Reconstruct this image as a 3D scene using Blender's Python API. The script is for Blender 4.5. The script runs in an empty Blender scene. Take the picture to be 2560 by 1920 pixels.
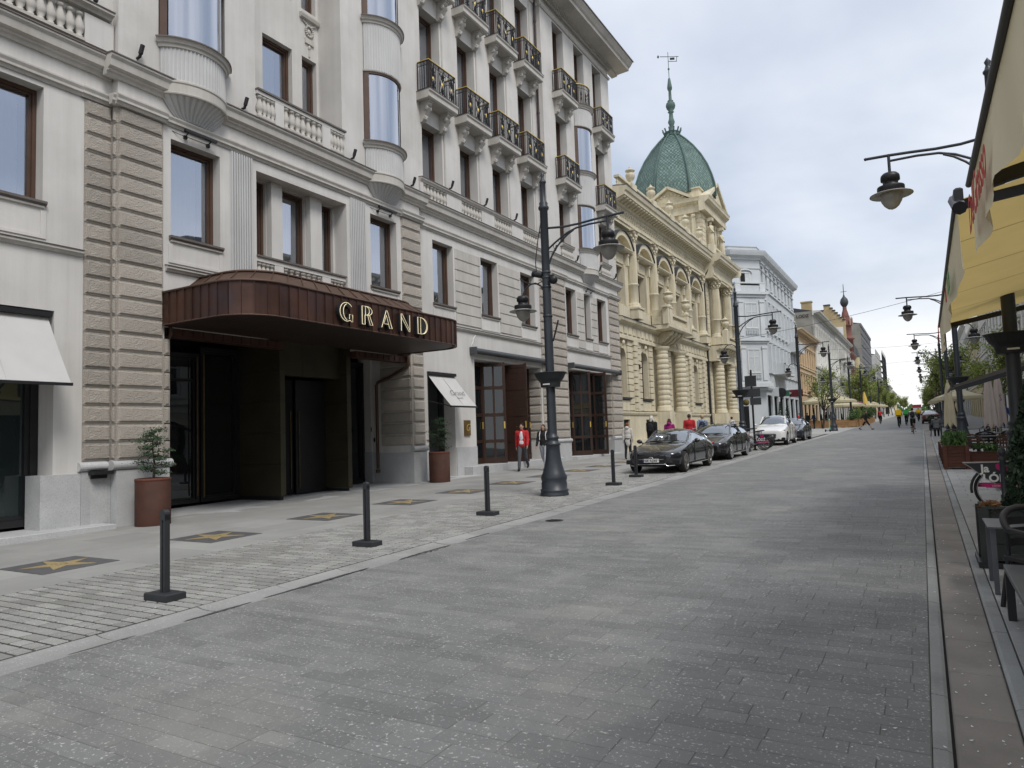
import bpy, bmesh, math, random
from mathutils import Vector, Matrix, Euler
random.seed(11)
SC = bpy.context.scene
COL = SC.collection
PI = math.pi
GR = 0.015                                   # the street climbs 1.5 %
def gz(y): return GR * min(y, 700.0)

# ------------------------------------------------------------------ camera
cam = bpy.data.cameras.new('camera'); camo = bpy.data.objects.new('camera', cam); COL.objects.link(camo)
cam.sensor_width = 36.0; cam.lens = 36.0 * 1780 / 2560; cam.clip_start = 0.05; cam.clip_end = 6000
rt = Vector((.86555, .49961, -.03489)); dn = Vector((-.06592, .04460, -.99683)); fw = Vector((-.49647, .86510, .07154))
camo.matrix_world = Matrix(((rt.x, -dn.x, -fw.x, 0), (rt.y, -dn.y, -fw.y, 0), (rt.z, -dn.z, -fw.z, 1.70), (0, 0, 0, 1)))
SC.camera = camo

# ------------------------------------------------------------------ sky, sun, exposure
SUN_EL, SUN_AZ = 52.0, 122.0                 # azimuth clockwise from +Y
W = bpy.data.worlds.new('World'); SC.world = W; W.use_nodes = True
nt = W.node_tree; nt.nodes.clear()
def wn(t, **k):
    n = nt.nodes.new(t)
    for a, b in k.items(): setattr(n, a, b)
    return n
sky = wn('ShaderNodeTexSky', sky_type='NISHITA', sun_disc=False, sun_elevation=math.radians(SUN_EL), sun_rotation=math.radians(SUN_AZ), air_density=1.0, dust_density=2.5)
tc = wn('ShaderNodeTexCoord'); sep = wn('ShaderNodeSeparateXYZ'); nt.links.new(tc.outputs['Generated'], sep.inputs[0])
zc = wn('ShaderNodeMath', operation='MAXIMUM'); nt.links.new(sep.outputs['Z'], zc.inputs[0]); zc.inputs[1].default_value = 0.0
za = wn('ShaderNodeMath', operation='ADD'); nt.links.new(zc.outputs[0], za.inputs[0]); za.inputs[1].default_value = 0.30
dx_ = wn('ShaderNodeMath', operation='DIVIDE'); dy_ = wn('ShaderNodeMath', operation='DIVIDE')
nt.links.new(sep.outputs['X'], dx_.inputs[0]); nt.links.new(za.outputs[0], dx_.inputs[1])
nt.links.new(sep.outputs['Y'], dy_.inputs[0]); nt.links.new(za.outputs[0], dy_.inputs[1])
cmb = wn('ShaderNodeCombineXYZ'); nt.links.new(dx_.outputs[0], cmb.inputs[0]); nt.links.new(dy_.outputs[0], cmb.inputs[1])
def wnoise(scale, det, rough, dist, off):
    mp = wn('ShaderNodeMapping'); mp.inputs['Location'].default_value = off
    nt.links.new(cmb.outputs[0], mp.inputs[0])
    n = wn('ShaderNodeTexNoise'); n.inputs['Scale'].default_value = scale; n.inputs['Detail'].default_value = det
    n.inputs['Roughness'].default_value = rough; n.inputs['Distortion'].default_value = dist
    nt.links.new(mp.outputs[0], n.inputs['Vector']); return n
n1 = wnoise(1.0, 6, 0.5, 0.15, (3.1, 1.7, 0)); n2 = wnoise(0.55, 5, 0.5, 0.2, (8.3, 4.1, 2))
r1 = wn('ShaderNodeValToRGB'); nt.links.new(n1.outputs['Fac'], r1.inputs[0])
e = r1.color_ramp.elements; e[0].position = .36; e[0].color = (.41, .465, .56, 1); e[1].position = .64; e[1].color = (.78, .80, .845, 1)
r2 = wn('ShaderNodeValToRGB'); nt.links.new(n2.outputs['Fac'], r2.inputs[0])
e = r2.color_ramp.elements; e[0].position = .34; e[0].color = (.84, .855, .88, 1); e[1].position = .66; e[1].color = (1.08, 1.06, 1.03, 1)
mul = wn('ShaderNodeMix', data_type='RGBA', blend_type='MULTIPLY'); mul.inputs[0].default_value = 1
nt.links.new(r1.outputs[0], mul.inputs[6]); nt.links.new(r2.outputs[0], mul.inputs[7])
# brighter, slightly warm band of thin cloud near the horizon, all round
hz = wn('ShaderNodeMapRange'); nt.links.new(sep.outputs['Z'], hz.inputs[0])
hz.inputs[1].default_value = 0.0; hz.inputs[2].default_value = 0.22; hz.inputs[3].default_value = 0.75; hz.inputs[4].default_value = 0.0
hm = wn('ShaderNodeMix', data_type='RGBA'); nt.links.new(hz.outputs[0], hm.inputs[0]); nt.links.new(mul.outputs[2], hm.inputs[6])
hm.inputs[7].default_value = (.76, .755, .735, 1)
cl = wn('ShaderNodeBackground'); nt.links.new(hm.outputs[2], cl.inputs[0]); cl.inputs[1].default_value = 1.0
bg = wn('ShaderNodeBackground'); nt.links.new(sky.outputs[0], bg.inputs[0]); bg.inputs[1].default_value = 0.08
mx = wn('ShaderNodeMixShader'); mx.inputs[0].default_value = 0.88
nt.links.new(bg.outputs[0], mx.inputs[1]); nt.links.new(cl.outputs[0], mx.inputs[2])
wo = wn('ShaderNodeOutputWorld'); nt.links.new(mx.outputs[0], wo.inputs[0])

sl = bpy.data.lights.new('sun', 'SUN'); sl.energy = 1.5; sl.angle = math.radians(20); sl.color = (1, .965, .92)
so = bpy.data.objects.new('sun', sl); COL.objects.link(so)
az, el = math.radians(SUN_AZ), math.radians(SUN_EL)
sdir = Vector((math.sin(az) * math.cos(el), math.cos(az) * math.cos(el), math.sin(el)))
so.rotation_euler = sdir.to_track_quat('Z', 'Y').to_euler(); so.location = (20, -20, 40)
SC.view_settings.view_transform = 'Standard'; SC.view_settings.look = 'None'
SC.view_settings.gamma = 1.0; SC.view_settings.use_curve_mapping = False
SC.view_settings.exposure = 0.62
SC.render.engine = 'CYCLES'
SC.cycles.max_bounces = 8; SC.cycles.transparent_max_bounces = 12; SC.cycles.caustics_reflective = False; SC.cycles.caustics_refractive = False

# ------------------------------------------------------------------ materials
MATS = {}
def mat(name, col, rough=.8, var=.12, vs=2.0, bump=0, bs=30.0, metal=0, spec=.35, speck=None, ss=120.0, sth=.62, island=0, rand=0, stain=None, sts=.5, stretch=None, coat=0, world=False, emit=0, trans=0, bdist=.02, streak=0):
    """procedural material: base colour with cloudy variation, optional speckle, per-piece variation, stains and bump"""
    if name in MATS: return MATS[name]
    m = bpy.data.materials.new(name); m.use_nodes = True; t = m.node_tree; N = t.nodes; L = t.links
    b = N['Principled BSDF']; b.inputs['Roughness'].default_value = rough; b.inputs['Metallic'].default_value = metal
    b.inputs['Specular IOR Level'].default_value = spec
    if coat: b.inputs['Coat Weight'].default_value = coat; b.inputs['Coat Roughness'].default_value = .04
    c = N.new('ShaderNodeTexCoord'); src = c.outputs['Object']
    if world: gg = N.new('ShaderNodeNewGeometry'); src = gg.outputs['Position']
    if stretch:
        mp = N.new('ShaderNodeMapping'); mp.inputs['Scale'].default_value = stretch; L.new(src, mp.inputs[0]); src = mp.outputs[0]
    def noise(s, d=4, r=.55, o=None):
        n = N.new('ShaderNodeTexNoise'); n.inputs['Scale'].default_value = s; n.inputs['Detail'].default_value = d; n.inputs['Roughness'].default_value = r
        L.new(src, n.inputs['Vector']); return n.outputs['Fac']
    def ramp(fac, p0, p1, c0, c1):
        r = N.new('ShaderNodeValToRGB'); e = r.color_ramp.elements; e[0].position = p0; e[1].position = p1
        e[0].color = (*c0, 1); e[1].color = (*c1, 1); L.new(fac, r.inputs[0]); return r.outputs[0]
    def mixc(fac, a, bcol, mode='MIX'):
        x = N.new('ShaderNodeMix'); x.data_type = 'RGBA'; x.blend_type = mode
        if isinstance(fac, (int, float)): x.inputs[0].default_value = fac
        else: L.new(fac, x.inputs[0])
        for i, q in ((6, a), (7, bcol)):
            if isinstance(q, tuple): x.inputs[i].default_value = (*q, 1)
            else: L.new(q, x.inputs[i])
        return x.outputs[2]
    lo = tuple(max(0, v * (1 - var)) for v in col); hi = tuple(min(1, v * (1 + var)) for v in col)
    cc = ramp(noise(vs, 6), .3, .7, lo, hi)
    if speck:
        cc = mixc(ramp(noise(ss, 3, .6), sth, sth + .06, (0, 0, 0), (1, 1, 1)), cc, speck)
    if stain:
        cc = mixc(ramp(noise(sts, 8, .62), .52, .74, (0, 0, 0), (.8, .8, .8)), cc, stain)
    if island or rand:
        if island and rand:                               # joined pieces and single pieces alike
            g = N.new('ShaderNodeNewGeometry'); oi = N.new('ShaderNodeObjectInfo'); ad = N.new('ShaderNodeMath'); ad.operation = 'ADD'; fr_ = N.new('ShaderNodeMath'); fr_.operation = 'FRACT'
            L.new(g.outputs['Random Per Island'], ad.inputs[0]); L.new(oi.outputs['Random'], ad.inputs[1]); L.new(ad.outputs[0], fr_.inputs[0]); fo = fr_.outputs[0]; am = island
        elif island: g = N.new('ShaderNodeNewGeometry'); fo = g.outputs['Random Per Island']; am = island
        else: g = N.new('ShaderNodeObjectInfo'); fo = g.outputs['Random']; am = rand
        cc = mixc(1.0, cc, ramp(fo, 0, 1, (1 - am,) * 3, (1 + am * .8,) * 3), 'MULTIPLY')
    if streak:                                            # rain streaks: noise drawn out along the vertical
        mp2 = N.new('ShaderNodeMapping'); mp2.inputs['Scale'].default_value = (5, 5, .22); L.new(src, mp2.inputs[0])
        ns = N.new('ShaderNodeTexNoise'); ns.inputs['Scale'].default_value = 1.0; ns.inputs['Detail'].default_value = 6; ns.inputs['Roughness'].default_value = .65; L.new(mp2.outputs[0], ns.inputs['Vector'])
        cc = mixc(1.0, cc, ramp(ns.outputs['Fac'], .42, .72, (1, 1, 1), (1 - streak, 1 - streak * 1.08, 1 - streak * 1.2)), 'MULTIPLY')
    L.new(cc, b.inputs['Base Color'])
    if bump:
        bp = N.new('ShaderNodeBump'); bp.inputs['Strength'].default_value = bump; bp.inputs['Distance'].default_value = bdist
        L.new(noise(bs, 5, .6), bp.inputs['Height']); L.new(bp.outputs[0], b.inputs['Normal'])
    if emit:
        b.inputs['Emission Color'].default_value = (*col, 1); b.inputs['Emission Strength'].default_value = emit
    if trans:                                             # thin cloth lit from behind
        o = N['Material Output']; tr = N.new('ShaderNodeBsdfTranslucent'); L.new(cc, tr.inputs[0])
        ms = N.new('ShaderNodeMixShader'); ms.inputs[0].default_value = trans
        L.new(b.outputs[0], ms.inputs[1]); L.new(tr.outputs[0], ms.inputs[2]); L.new(ms.outputs[0], o.inputs[0])
    MATS[name] = m; return m
def glassmat(name, tint=(.75, .8, .85), opac=.35, dark=(.02, .022, .024), rough=.015, spec=.9, r0=0.0):
    """window pane: mirror-like reflection by angle over a partly see-through dark sheet"""
    if name in MATS: return MATS[name]
    m = bpy.data.materials.new(name); m.use_nodes = True; t = m.node_tree; N = t.nodes; L = t.links
    N.remove(N['Principled BSDF']); o = N['Material Output']
    fr = N.new('ShaderNodeFresnel'); fr.inputs[0].default_value = 1.9
    gl = N.new('ShaderNodeBsdfGlossy'); gl.inputs['Roughness'].default_value = rough; gl.inputs[0].default_value = (*tint, 1)
    c = N.new('ShaderNodeTexCoord'); nz = N.new('ShaderNodeTexNoise'); nz.inputs['Scale'].default_value = .9; L.new(c.outputs['Object'], nz.inputs['Vector'])
    bp = N.new('ShaderNodeBump'); bp.inputs['Strength'].default_value = .05; bp.inputs['Distance'].default_value = .05
    L.new(nz.outputs['Fac'], bp.inputs['Height']); L.new(bp.outputs[0], gl.inputs['Normal'])
    tr = N.new('ShaderNodeBsdfTransparent'); df = N.new('ShaderNodeBsdfDiffuse'); df.inputs[0].default_value = (*dark, 1)
    m1 = N.new('ShaderNodeMixShader'); m1.inputs[0].default_value = opac; L.new(tr.outputs[0], m1.inputs[1]); L.new(df.outputs[0], m1.inputs[2])
    mu = N.new('ShaderNodeMath'); mu.operation = 'MULTIPLY'; mu.use_clamp = True; mu.inputs[1].default_value = spec * 2.2; L.new(fr.outputs[0], mu.inputs[0])
    if r0: mu.operation = 'MULTIPLY_ADD'; mu.inputs[2].default_value = r0
    m2 = N.new('ShaderNodeMixShader'); L.new(mu.outputs[0], m2.inputs[0]); L.new(m1.outputs[0], m2.inputs[1]); L.new(gl.outputs[0], m2.inputs[2])
    L.new(m2.outputs[0], o.inputs[0]); MATS[name] = m; return m

M_PLASTER = mat('plaster_light', (.60, .585, .56), .9, .08, .7, .3, 55, stain=(.49, .475, .445), sts=.45, bdist=.012, streak=.09)
M_TRIM = mat('plaster_trim', (.50, .48, .445), .88, .10, 1.1, .2, 60, stain=(.38, .36, .325), sts=.8, bdist=.01, streak=.13)
M_FLUTE = mat('fluted_grey', (.52, .522, .52), .8, .08, 1.0, .1, 40, streak=.08)
M_QUOIN = mat('quoin_stone', (.47, .43, .38), .95, .16, 1.6, 1.0, 38, rand=.16, speck=(.34, .295, .245), ss=60, sth=.57, bdist=.045, stain=(.36, .32, .275), sts=1.2)
M_GRANITE = mat('granite', (.46, .465, .465), .6, .10, 2, .15, 90, speck=(.29, .29, .295), ss=85, sth=.56, rand=.08)
M_LEDGE = mat('zinc_ledge', (.13, .115, .105), .6, .15, 4, .1, 30)
M_FRAME = mat('window_frame_brown', (.085, .05, .035), .45, .15, 3, spec=.4)
M_BLACK = mat('black_metal', (.016, .016, .018), .45, .15, 4, spec=.4)
M_IRON = mat('wrought_iron', (.014, .014, .016), .5, .2, 6)
M_GOLD = mat('gilt', (.75, .55, .14), .35, .1, 4, metal=.6)
M_COPPER = mat('brown_copper', (.085, .042, .031), .42, .35, 1.3, .10, 8, metal=.45, spec=.5, stain=(.060, .045, .055), sts=1.1, rand=.16, streak=.30)
M_COPPERD = mat('brown_copper_roof', (.10, .062, .045), .55, .2, 1.5, .08, 8, metal=.3)
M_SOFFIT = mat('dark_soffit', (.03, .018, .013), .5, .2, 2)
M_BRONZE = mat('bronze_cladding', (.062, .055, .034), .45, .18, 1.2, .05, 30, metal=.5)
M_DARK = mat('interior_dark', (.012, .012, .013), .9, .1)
M_ROOM = mat('room_dark', (.05, .045, .04), .95, .3, .6)
M_CURTAIN = mat('curtain_cloth', (.80, .82, .85), .95, .05, 2)
M_DRAPE = mat('drape_grey', (.26, .27, .25), .95, .08, 2)
G_SKY = glassmat('glass_upper', (.84, .89, .99), .10, spec=.50, r0=.40)
G_DARK = glassmat('glass_shop', (.72, .76, .80), .80, (.012, .014, .015), spec=.42)
G_CLEAR = glassmat('glass_clear', (.9, .92, .95), .12, spec=.6)
M_WHITE = mat('white_paint', (.72, .71, .69), .7, .06, 2)
M_SOFFTXT = mat('letter_white', (.8, .79, .76), .6, .03)

# ------------------------------------------------------------------ mesh builder
class MB:
    def __init__(s): s.v = []; s.f = []; s.sm = []
    def add(s, vs, fs, smooth=False):
        o = len(s.v); s.v += [tuple(p) for p in vs]; s.f += [tuple(i + o for i in q) for q in fs]; s.sm += [smooth] * len(fs); return s
    def quad(s, a, b, c, d): return s.add([a, b, c, d], [(0, 1, 2, 3)])
    def poly(s, pts): return s.add(pts, [tuple(range(len(pts)))])
    def box(s, x0, x1, y0, y1, z0, z1):
        return s.add([(x0, y0, z0), (x1, y0, z0), (x1, y1, z0), (x0, y1, z0), (x0, y0, z1), (x1, y0, z1), (x1, y1, z1), (x0, y1, z1)],
                     [(3, 2, 1, 0), (4, 5, 6, 7), (0, 1, 5, 4), (1, 2, 6, 5), (2, 3, 7, 6), (3, 0, 4, 7)])
    def obox(s, c, ax, ay, az, hx, hy, hz):
        c = Vector(c); P = []
        for dz in (-1, 1):
            for a, b in ((-1, -1), (1, -1), (1, 1), (-1, 1)): P.append(c + ax * hx * a + ay * hy * b + az * hz * dz)
        return s.add(P, [(3, 2, 1, 0), (4, 5, 6, 7), (0, 1, 5, 4), (1, 2, 6, 5), (2, 3, 7, 6), (3, 0, 4, 7)])
    def bar(s, a, b, w, d=None, upv=(0, 0, 1)):
        a, b = Vector(a), Vector(b); d = d or w; t = (b - a); ln = t.length
        if ln < 1e-6: return s
        t.normalize(); u = Vector(upv)
        if abs(t.dot(u)) > .98: u = Vector((1, 0, 0))
        x = t.cross(u).normalized(); y = x.cross(t).normalized()
        return s.obox((a + b) / 2, x, t, y, w / 2, ln / 2, d / 2)
    def bevbox(s, x0, x1, y0, y1, z0, z1, b=.01):
        """box whose +Z top is chamfered"""
        P = [(x0, y0, z0), (x1, y0, z0), (x1, y1, z0), (x0, y1, z0), (x0, y0, z1 - b), (x1, y0, z1 - b), (x1, y1, z1 - b), (x0, y1, z1 - b),
             (x0 + b, y0 + b, z1), (x1 - b, y0 + b, z1), (x1 - b, y1 - b, z1), (x0 + b, y1 - b, z1)]
        return s.add(P, [(8, 9, 10, 11), (0, 1, 5, 4), (1, 2, 6, 5), (2, 3, 7, 6), (3, 0, 4, 7), (4, 5, 9, 8), (5, 6, 10, 9), (6, 7, 11, 10), (7, 4, 8, 11)])
    def lathe(s, prof, c=(0, 0, 0), seg=16, a0=0, a1=2 * PI, smooth=True, sx=1, sy=1):
        full = abs(a1 - a0 - 2 * PI) < 1e-4; n = seg if full else seg + 1; vs = []
        for r, z in prof:
            for i in range(n):
                a = a0 + (a1 - a0) * i / seg; vs.append((c[0] + r * math.cos(a) * sx, c[1] + r * math.sin(a) * sy, c[2] + z))
        fs = []
        for k in range(len(prof) - 1):
            for i in range(seg):
                j = (i + 1) % n if full else i + 1
                fs.append((k * n + i, k * n + j, (k + 1) * n + j, (k + 1) * n + i))
        s.add(vs, fs, smooth)
        if full:
            if prof[0][0] > 1e-4: s.add([vs[i] for i in range(n)], [tuple(reversed(range(n)))])
            if prof[-1][0] > 1e-4: s.add([vs[(len(prof) - 1) * n + i] for i in range(n)], [tuple(range(n))])
        return s
    def tube(s, pts, r, seg=8, smooth=True, cap=True):
        pts = [Vector(p) for p in pts]; n = len(pts); rs = r if isinstance(r, (list, tuple)) else [r] * n
        vs = []; pu = None
        for i, p in enumerate(pts):
            t = (pts[min(i + 1, n - 1)] - pts[max(i - 1, 0)])
            if t.length < 1e-9: t = Vector((0, 0, 1))
            t.normalize()
            if pu is None: pu = Vector((0, 0, 1)) if abs(t.z) < .9 else Vector((1, 0, 0))
            x = t.cross(pu)
            if x.length < 1e-6: x = t.cross(Vector((0, 1, 0)))
            x.normalize(); y = x.cross(t).normalized(); pu = y
            for k in range(seg):
                a = 2 * PI * k / seg; vs.append(p + (x * math.cos(a) + y * math.sin(a)) * rs[i])
        fs = [(i * seg + k, i * seg + (k + 1) % seg, (i + 1) * seg + (k + 1) % seg, (i + 1) * seg + k) for i in range(n - 1) for k in range(seg)]
        s.add(vs, fs, smooth)
        if cap: s.add(vs[:seg], [tuple(range(seg))]); s.add(vs[-seg:], [tuple(reversed(range(seg)))])
        return s
    def extr(s, prof, y0, y1, caps=True):
        """extrude a closed (x, z) profile along Y; points run counter-clockwise seen from -Y"""
        n = len(prof); vs = [(x, y0, z) for x, z in prof] + [(x, y1, z) for x, z in prof]
        fs = [(i, (i + 1) % n, n + (i + 1) % n, n + i) for i in range(n)]
        s.add(vs, fs)
        if caps: s.add(vs[:n], [tuple(reversed(range(n)))]); s.add(vs[n:], [tuple(range(n))])
        return s
    def extrx(s, prof, x0, x1):
        """extrude a closed (y, z) profile along X"""
        n = len(prof); vs = [(x0, y, z) for y, z in prof] + [(x1, y, z) for y, z in prof]
        s.add(vs, [(i, (i + 1) % n, n + (i + 1) % n, n + i) for i in range(n)])
        s.add(vs[:n], [tuple(reversed(range(n)))]); s.add(vs[n:], [tuple(range(n))]); return s
    def extrz(s, prof, z0, z1):
        n = len(prof); vs = [(x, y, z0) for x, y in prof] + [(x, y, z1) for x, y in prof]
        s.add(vs, [(i, (i + 1) % n, n + (i + 1) % n, n + i) for i in range(n)])
        s.add(vs[:n], [tuple(reversed(range(n)))]); s.add(vs[n:], [tuple(range(n))]); return s
    def wall(s, X, y0, y1, z0, z1, holes=(), depth=.3, sign=1):
        """a wall facing +X (sign 1) with rectangular openings (ya, yb, za, zb[, depth]) and their reveals"""
        ys = sorted({y0, y1, *[min(max(q, y0), y1) for h in holes for q in h[:2]]}); zs = sorted({z0, z1, *[min(max(q, z0), z1) for h in holes for q in h[2:4]]})
        for i in range(len(ys) - 1):
            for k in range(len(zs) - 1):
                cy, cz = (ys[i] + ys[i + 1]) / 2, (zs[k] + zs[k + 1]) / 2
                if any(h[0] < cy < h[1] and h[2] < cz < h[3] for h in holes): continue
                s.quad((X, ys[i], zs[k]), (X, ys[i + 1], zs[k]), (X, ys[i + 1], zs[k + 1]), (X, ys[i], zs[k + 1]))
        for h in holes:
            d = h[4] if len(h) > 4 else depth; B = X - d * sign; a, b, c, e = h[:4]
            s.quad((X, a, c), (B, a, c), (B, a, e), (X, a, e)); s.quad((B, b, c), (X, b, c), (X, b, e), (B, b, e))
            s.quad((X, a, e), (B, a, e), (B, b, e), (X, b, e)); s.quad((B, a, c), (X, a, c), (X, b, c), (B, b, c))
        return s
    def xf(s, M, start=0):
        s.v[start:] = [tuple(M @ Vector(p)) for p in s.v[start:]]; return s
    def mesh(s, name, m):
        me = bpy.data.meshes.new(name); me.from_pydata(s.v, [], s.f); me.update()
        for p, q in zip(me.polygons, s.sm): p.use_smooth = q
        if m:
            for q in (m if isinstance(m, (list, tuple)) else [m]): me.materials.append(q)
        return me
    def build(s, name, m, parent=None, loc=None, rot=0):
        o = bpy.data.objects.new(name, s.mesh(name, m)); COL.objects.link(o)
        if parent: o.parent = parent
        if loc: o.location = loc
        if rot: o.rotation_euler = (0, 0, rot)
        return o
def put(name, me, parent=None, loc=(0, 0, 0), rot=0, scale=None):
    o = bpy.data.objects.new(name, me); COL.objects.link(o); o.parent = parent; o.location = loc
    if rot: o.rotation_euler = (0, 0, rot) if isinstance(rot, (int, float)) else rot
    if scale: o.scale = scale
    return o
def empty(name, loc=(0, 0, 0), rot=0, label=None, cat=None, group=None):
    o = bpy.data.objects.new(name, None); COL.objects.link(o); o.location = loc; o.rotation_euler = (0, 0, rot); o.empty_display_size = .1
    if label: tag(o, label, cat, group)
    return o
def tag(o, label, cat, group=None):
    o['label'] = label; o['category'] = cat
    if group: o['group'] = group
    return o
def struct(o): o['kind'] = 'structure'; return o
def stuff(o): o['kind'] = 'stuff'; return o
def copytree(o, parent=None):
    c = o.copy(); COL.objects.link(c); c.parent = parent
    for ch in list(o.children): copytree(ch, c)
    return c
def ico(r, sub=1):
    bm = bmesh.new(); bmesh.ops.create_icosphere(bm, subdivisions=sub, radius=r)
    v = [tuple(q.co) for q in bm.verts]; f = [tuple(x.index for x in p.verts) for p in bm.faces]; bm.free(); return v, f
def ell(mb, c, rx, ry, rz, sub=2, M=None):
    v, f = ico(1, sub); c = Vector(c)
    P = [Vector((a * rx, b * ry, d * rz)) for a, b, d in v]
    if M: P = [M @ p for p in P]
    return mb.add([c + p for p in P], f, True)
TMP = bpy.data.scenes.new('workbench')        # scratch scene: modifiers are evaluated there, away from the big scene
def bake(o, extra=()):
    for q in (o, *extra): TMP.collection.objects.link(q)
    vl = TMP.view_layers[0]; vl.update(); dg = vl.depsgraph; dg.update()
    return bpy.data.meshes.new_from_object(o.evaluated_get(dg))
def evalmesh(mb, mods, name='tmp', m=None):
    """run modifiers on a mesh builder and return the resulting mesh"""
    o = bpy.data.objects.new(name, mb.mesh(name, m))
    for t, kw in mods:
        md = o.modifiers.new(t, t)
        for a, b in kw.items(): setattr(md, a, b)
    me = bake(o); me.name = name
    old = o.data; bpy.data.objects.remove(o); bpy.data.meshes.remove(old)
    return me
FONT = {}
def text(body, size, m, parent, M, extrude=.004, name='lettering', align='LEFT', shear=0, bold=0, spacing=1.0):
    cu = bpy.data.curves.new(name, 'FONT'); cu.body = body; cu.size = size; cu.extrude = extrude; cu.align_x = align; cu.shear = shear; cu.offset = bold; cu.space_character = spacing
    o = bpy.data.objects.new(name, cu); me = bake(o); bpy.data.objects.remove(o); bpy.data.curves.remove(cu)
    me.materials.clear(); me.materials.append(m); me.transform(M)
    q = bpy.data.objects.new(name, me); COL.objects.link(q); q.parent = parent; return q
def facing_x(loc, s=1):
    """matrix for lettering that reads on a wall facing +X: text runs along +Y, up is Z"""
    return Matrix(((0, 0, 1, loc[0]), (1, 0, 0, loc[1]), (0, 1, 0, loc[2]), (0, 0, 0, 1)))
def facing_my(loc):
    """matrix for lettering on a face looking along -Y: text runs along +X"""
    return Matrix(((1, 0, 0, loc[0]), (0, 0, -1, loc[1]), (0, 1, 0, loc[2]), (0, 0, 0, 1)))
# ------------------------------------------------------------------ ground, road, pavements
M_ROADP = mat('road_paver', (.180, .182, .178), .72, .12, 1.2, .5, 70, spec=.35, speck=(.46, .455, .43), ss=48, sth=.605, island=.13, rand=.13, stain=(.265, .258, .235), sts=.6, world=True, bdist=.008)
M_JOINT = mat('joint_sand', (.15, .146, .134), .95, .3, 3, world=True)
M_JOINTD = mat('joint_dark', (.055, .053, .048), .95, .3, 3, world=True)
M_SETT = mat('granite_sett', (.262, .26, .247), .85, .12, 1.2, .5, 60, speck=(.48, .475, .45), ss=60, sth=.60, island=.20, rand=.2, stain=(.20, .196, .18), sts=.5, world=True, bdist=.01)
M_SLAB = mat('pavement_slab', (.285, .283, .27), .85, .12, .8, .35, 80, speck=(.27, .267, .255), ss=90, sth=.58, island=.09, rand=.09, stain=(.235, .23, .212), sts=.55, world=True, bdist=.006)
M_CHAN = mat('channel_stone', (.29, .29, .282), .7, .12, 1.5, .3, 50, speck=(.45, .45, .44), ss=60, sth=.60, rand=.10, stain=(.16, .155, .145), sts=.8, world=True, bdist=.008)
M_GUTB = mat('gutter_slab_brown', (.25, .23, .212), .88, .16, 1.4, .5, 35, rand=.10, stain=(.16, .148, .134), sts=1.1, world=True, bdist=.012)
M_KERB = mat('kerb_stone', (.28, .285, .28), .8, .12, 1.4, .35, 60, speck=(.36, .36, .35), ss=60, sth=.61, rand=.10, stain=(.14, .14, .13), sts=.9, world=True, bdist=.008)
M_RPAV = mat('right_pavement', (.34, .337, .325), .85, .12, 1.0, .35, 60, island=.10, stain=(.17, .165, .155), sts=.7, world=True, bdist=.006)
M_ASPH = mat('ground_far', (.15, .148, .142), .9, .15, .2, world=True)
M_WET = mat('wet_stone', (.035, .034, .030), .18, .3, 3, spec=.5, world=True)
def sheet(name, x0, x1, ys, dz, m):
    b = MB()
    for a, c in zip(ys[:-1], ys[1:]): b.quad((x0, a, gz(a) + dz), (x1, a, gz(a) + dz), (x1, c, gz(c) + dz), (x0, c, gz(c) + dz))
    return struct(b.build(name, m))
YL = [-30, 0, 60, 200, 400, 700]
ground = sheet('ground', -900, 900, [-200, 0, 700, 3000], -.10, M_ASPH)
road = sheet('road', -6.085, -.07, [-12, 62], -.0035, M_JOINT)
def brickmat(name, c1, c2, mortar, sx, sz):
    m = bpy.data.materials.new(name); m.use_nodes = True; N = m.node_tree.nodes; L = m.node_tree.links; b = N['Principled BSDF']
    g = N.new('ShaderNodeNewGeometry'); t = N.new('ShaderNodeTexBrick'); L.new(g.outputs['Position'], t.inputs['Vector'])
    t.inputs['Color1'].default_value = (*c1, 1); t.inputs['Color2'].default_value = (*c2, 1); t.inputs['Mortar'].default_value = (*mortar, 1)
    t.inputs['Scale'].default_value = 1; t.inputs['Brick Width'].default_value = sx; t.inputs['Row Height'].default_value = sz; t.inputs['Mortar Size'].default_value = .006
    L.new(t.outputs[0], b.inputs['Base Color']); b.inputs['Roughness'].default_value = .85; return m
sheet_far = sheet('road_beyond', -6.085, -.07, [62, 200, 400, 700], -.004, brickmat('road_far_pavers', (.18, .183, .183), (.21, .213, .21), (.12, .12, .115), .45, .146))
CAMP = Vector((0, 0, 1.70))
def inview(x, y, mrg=0.0):
    d = Vector((x, y, gz(y))) - CAMP; f = d.dot(fw)
    if f < .3: return False
    u, v = d.dot(rt) / f, d.dot(dn) / f
    return abs(u) < .7191 + mrg and abs(v) < .5394 + mrg
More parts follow.
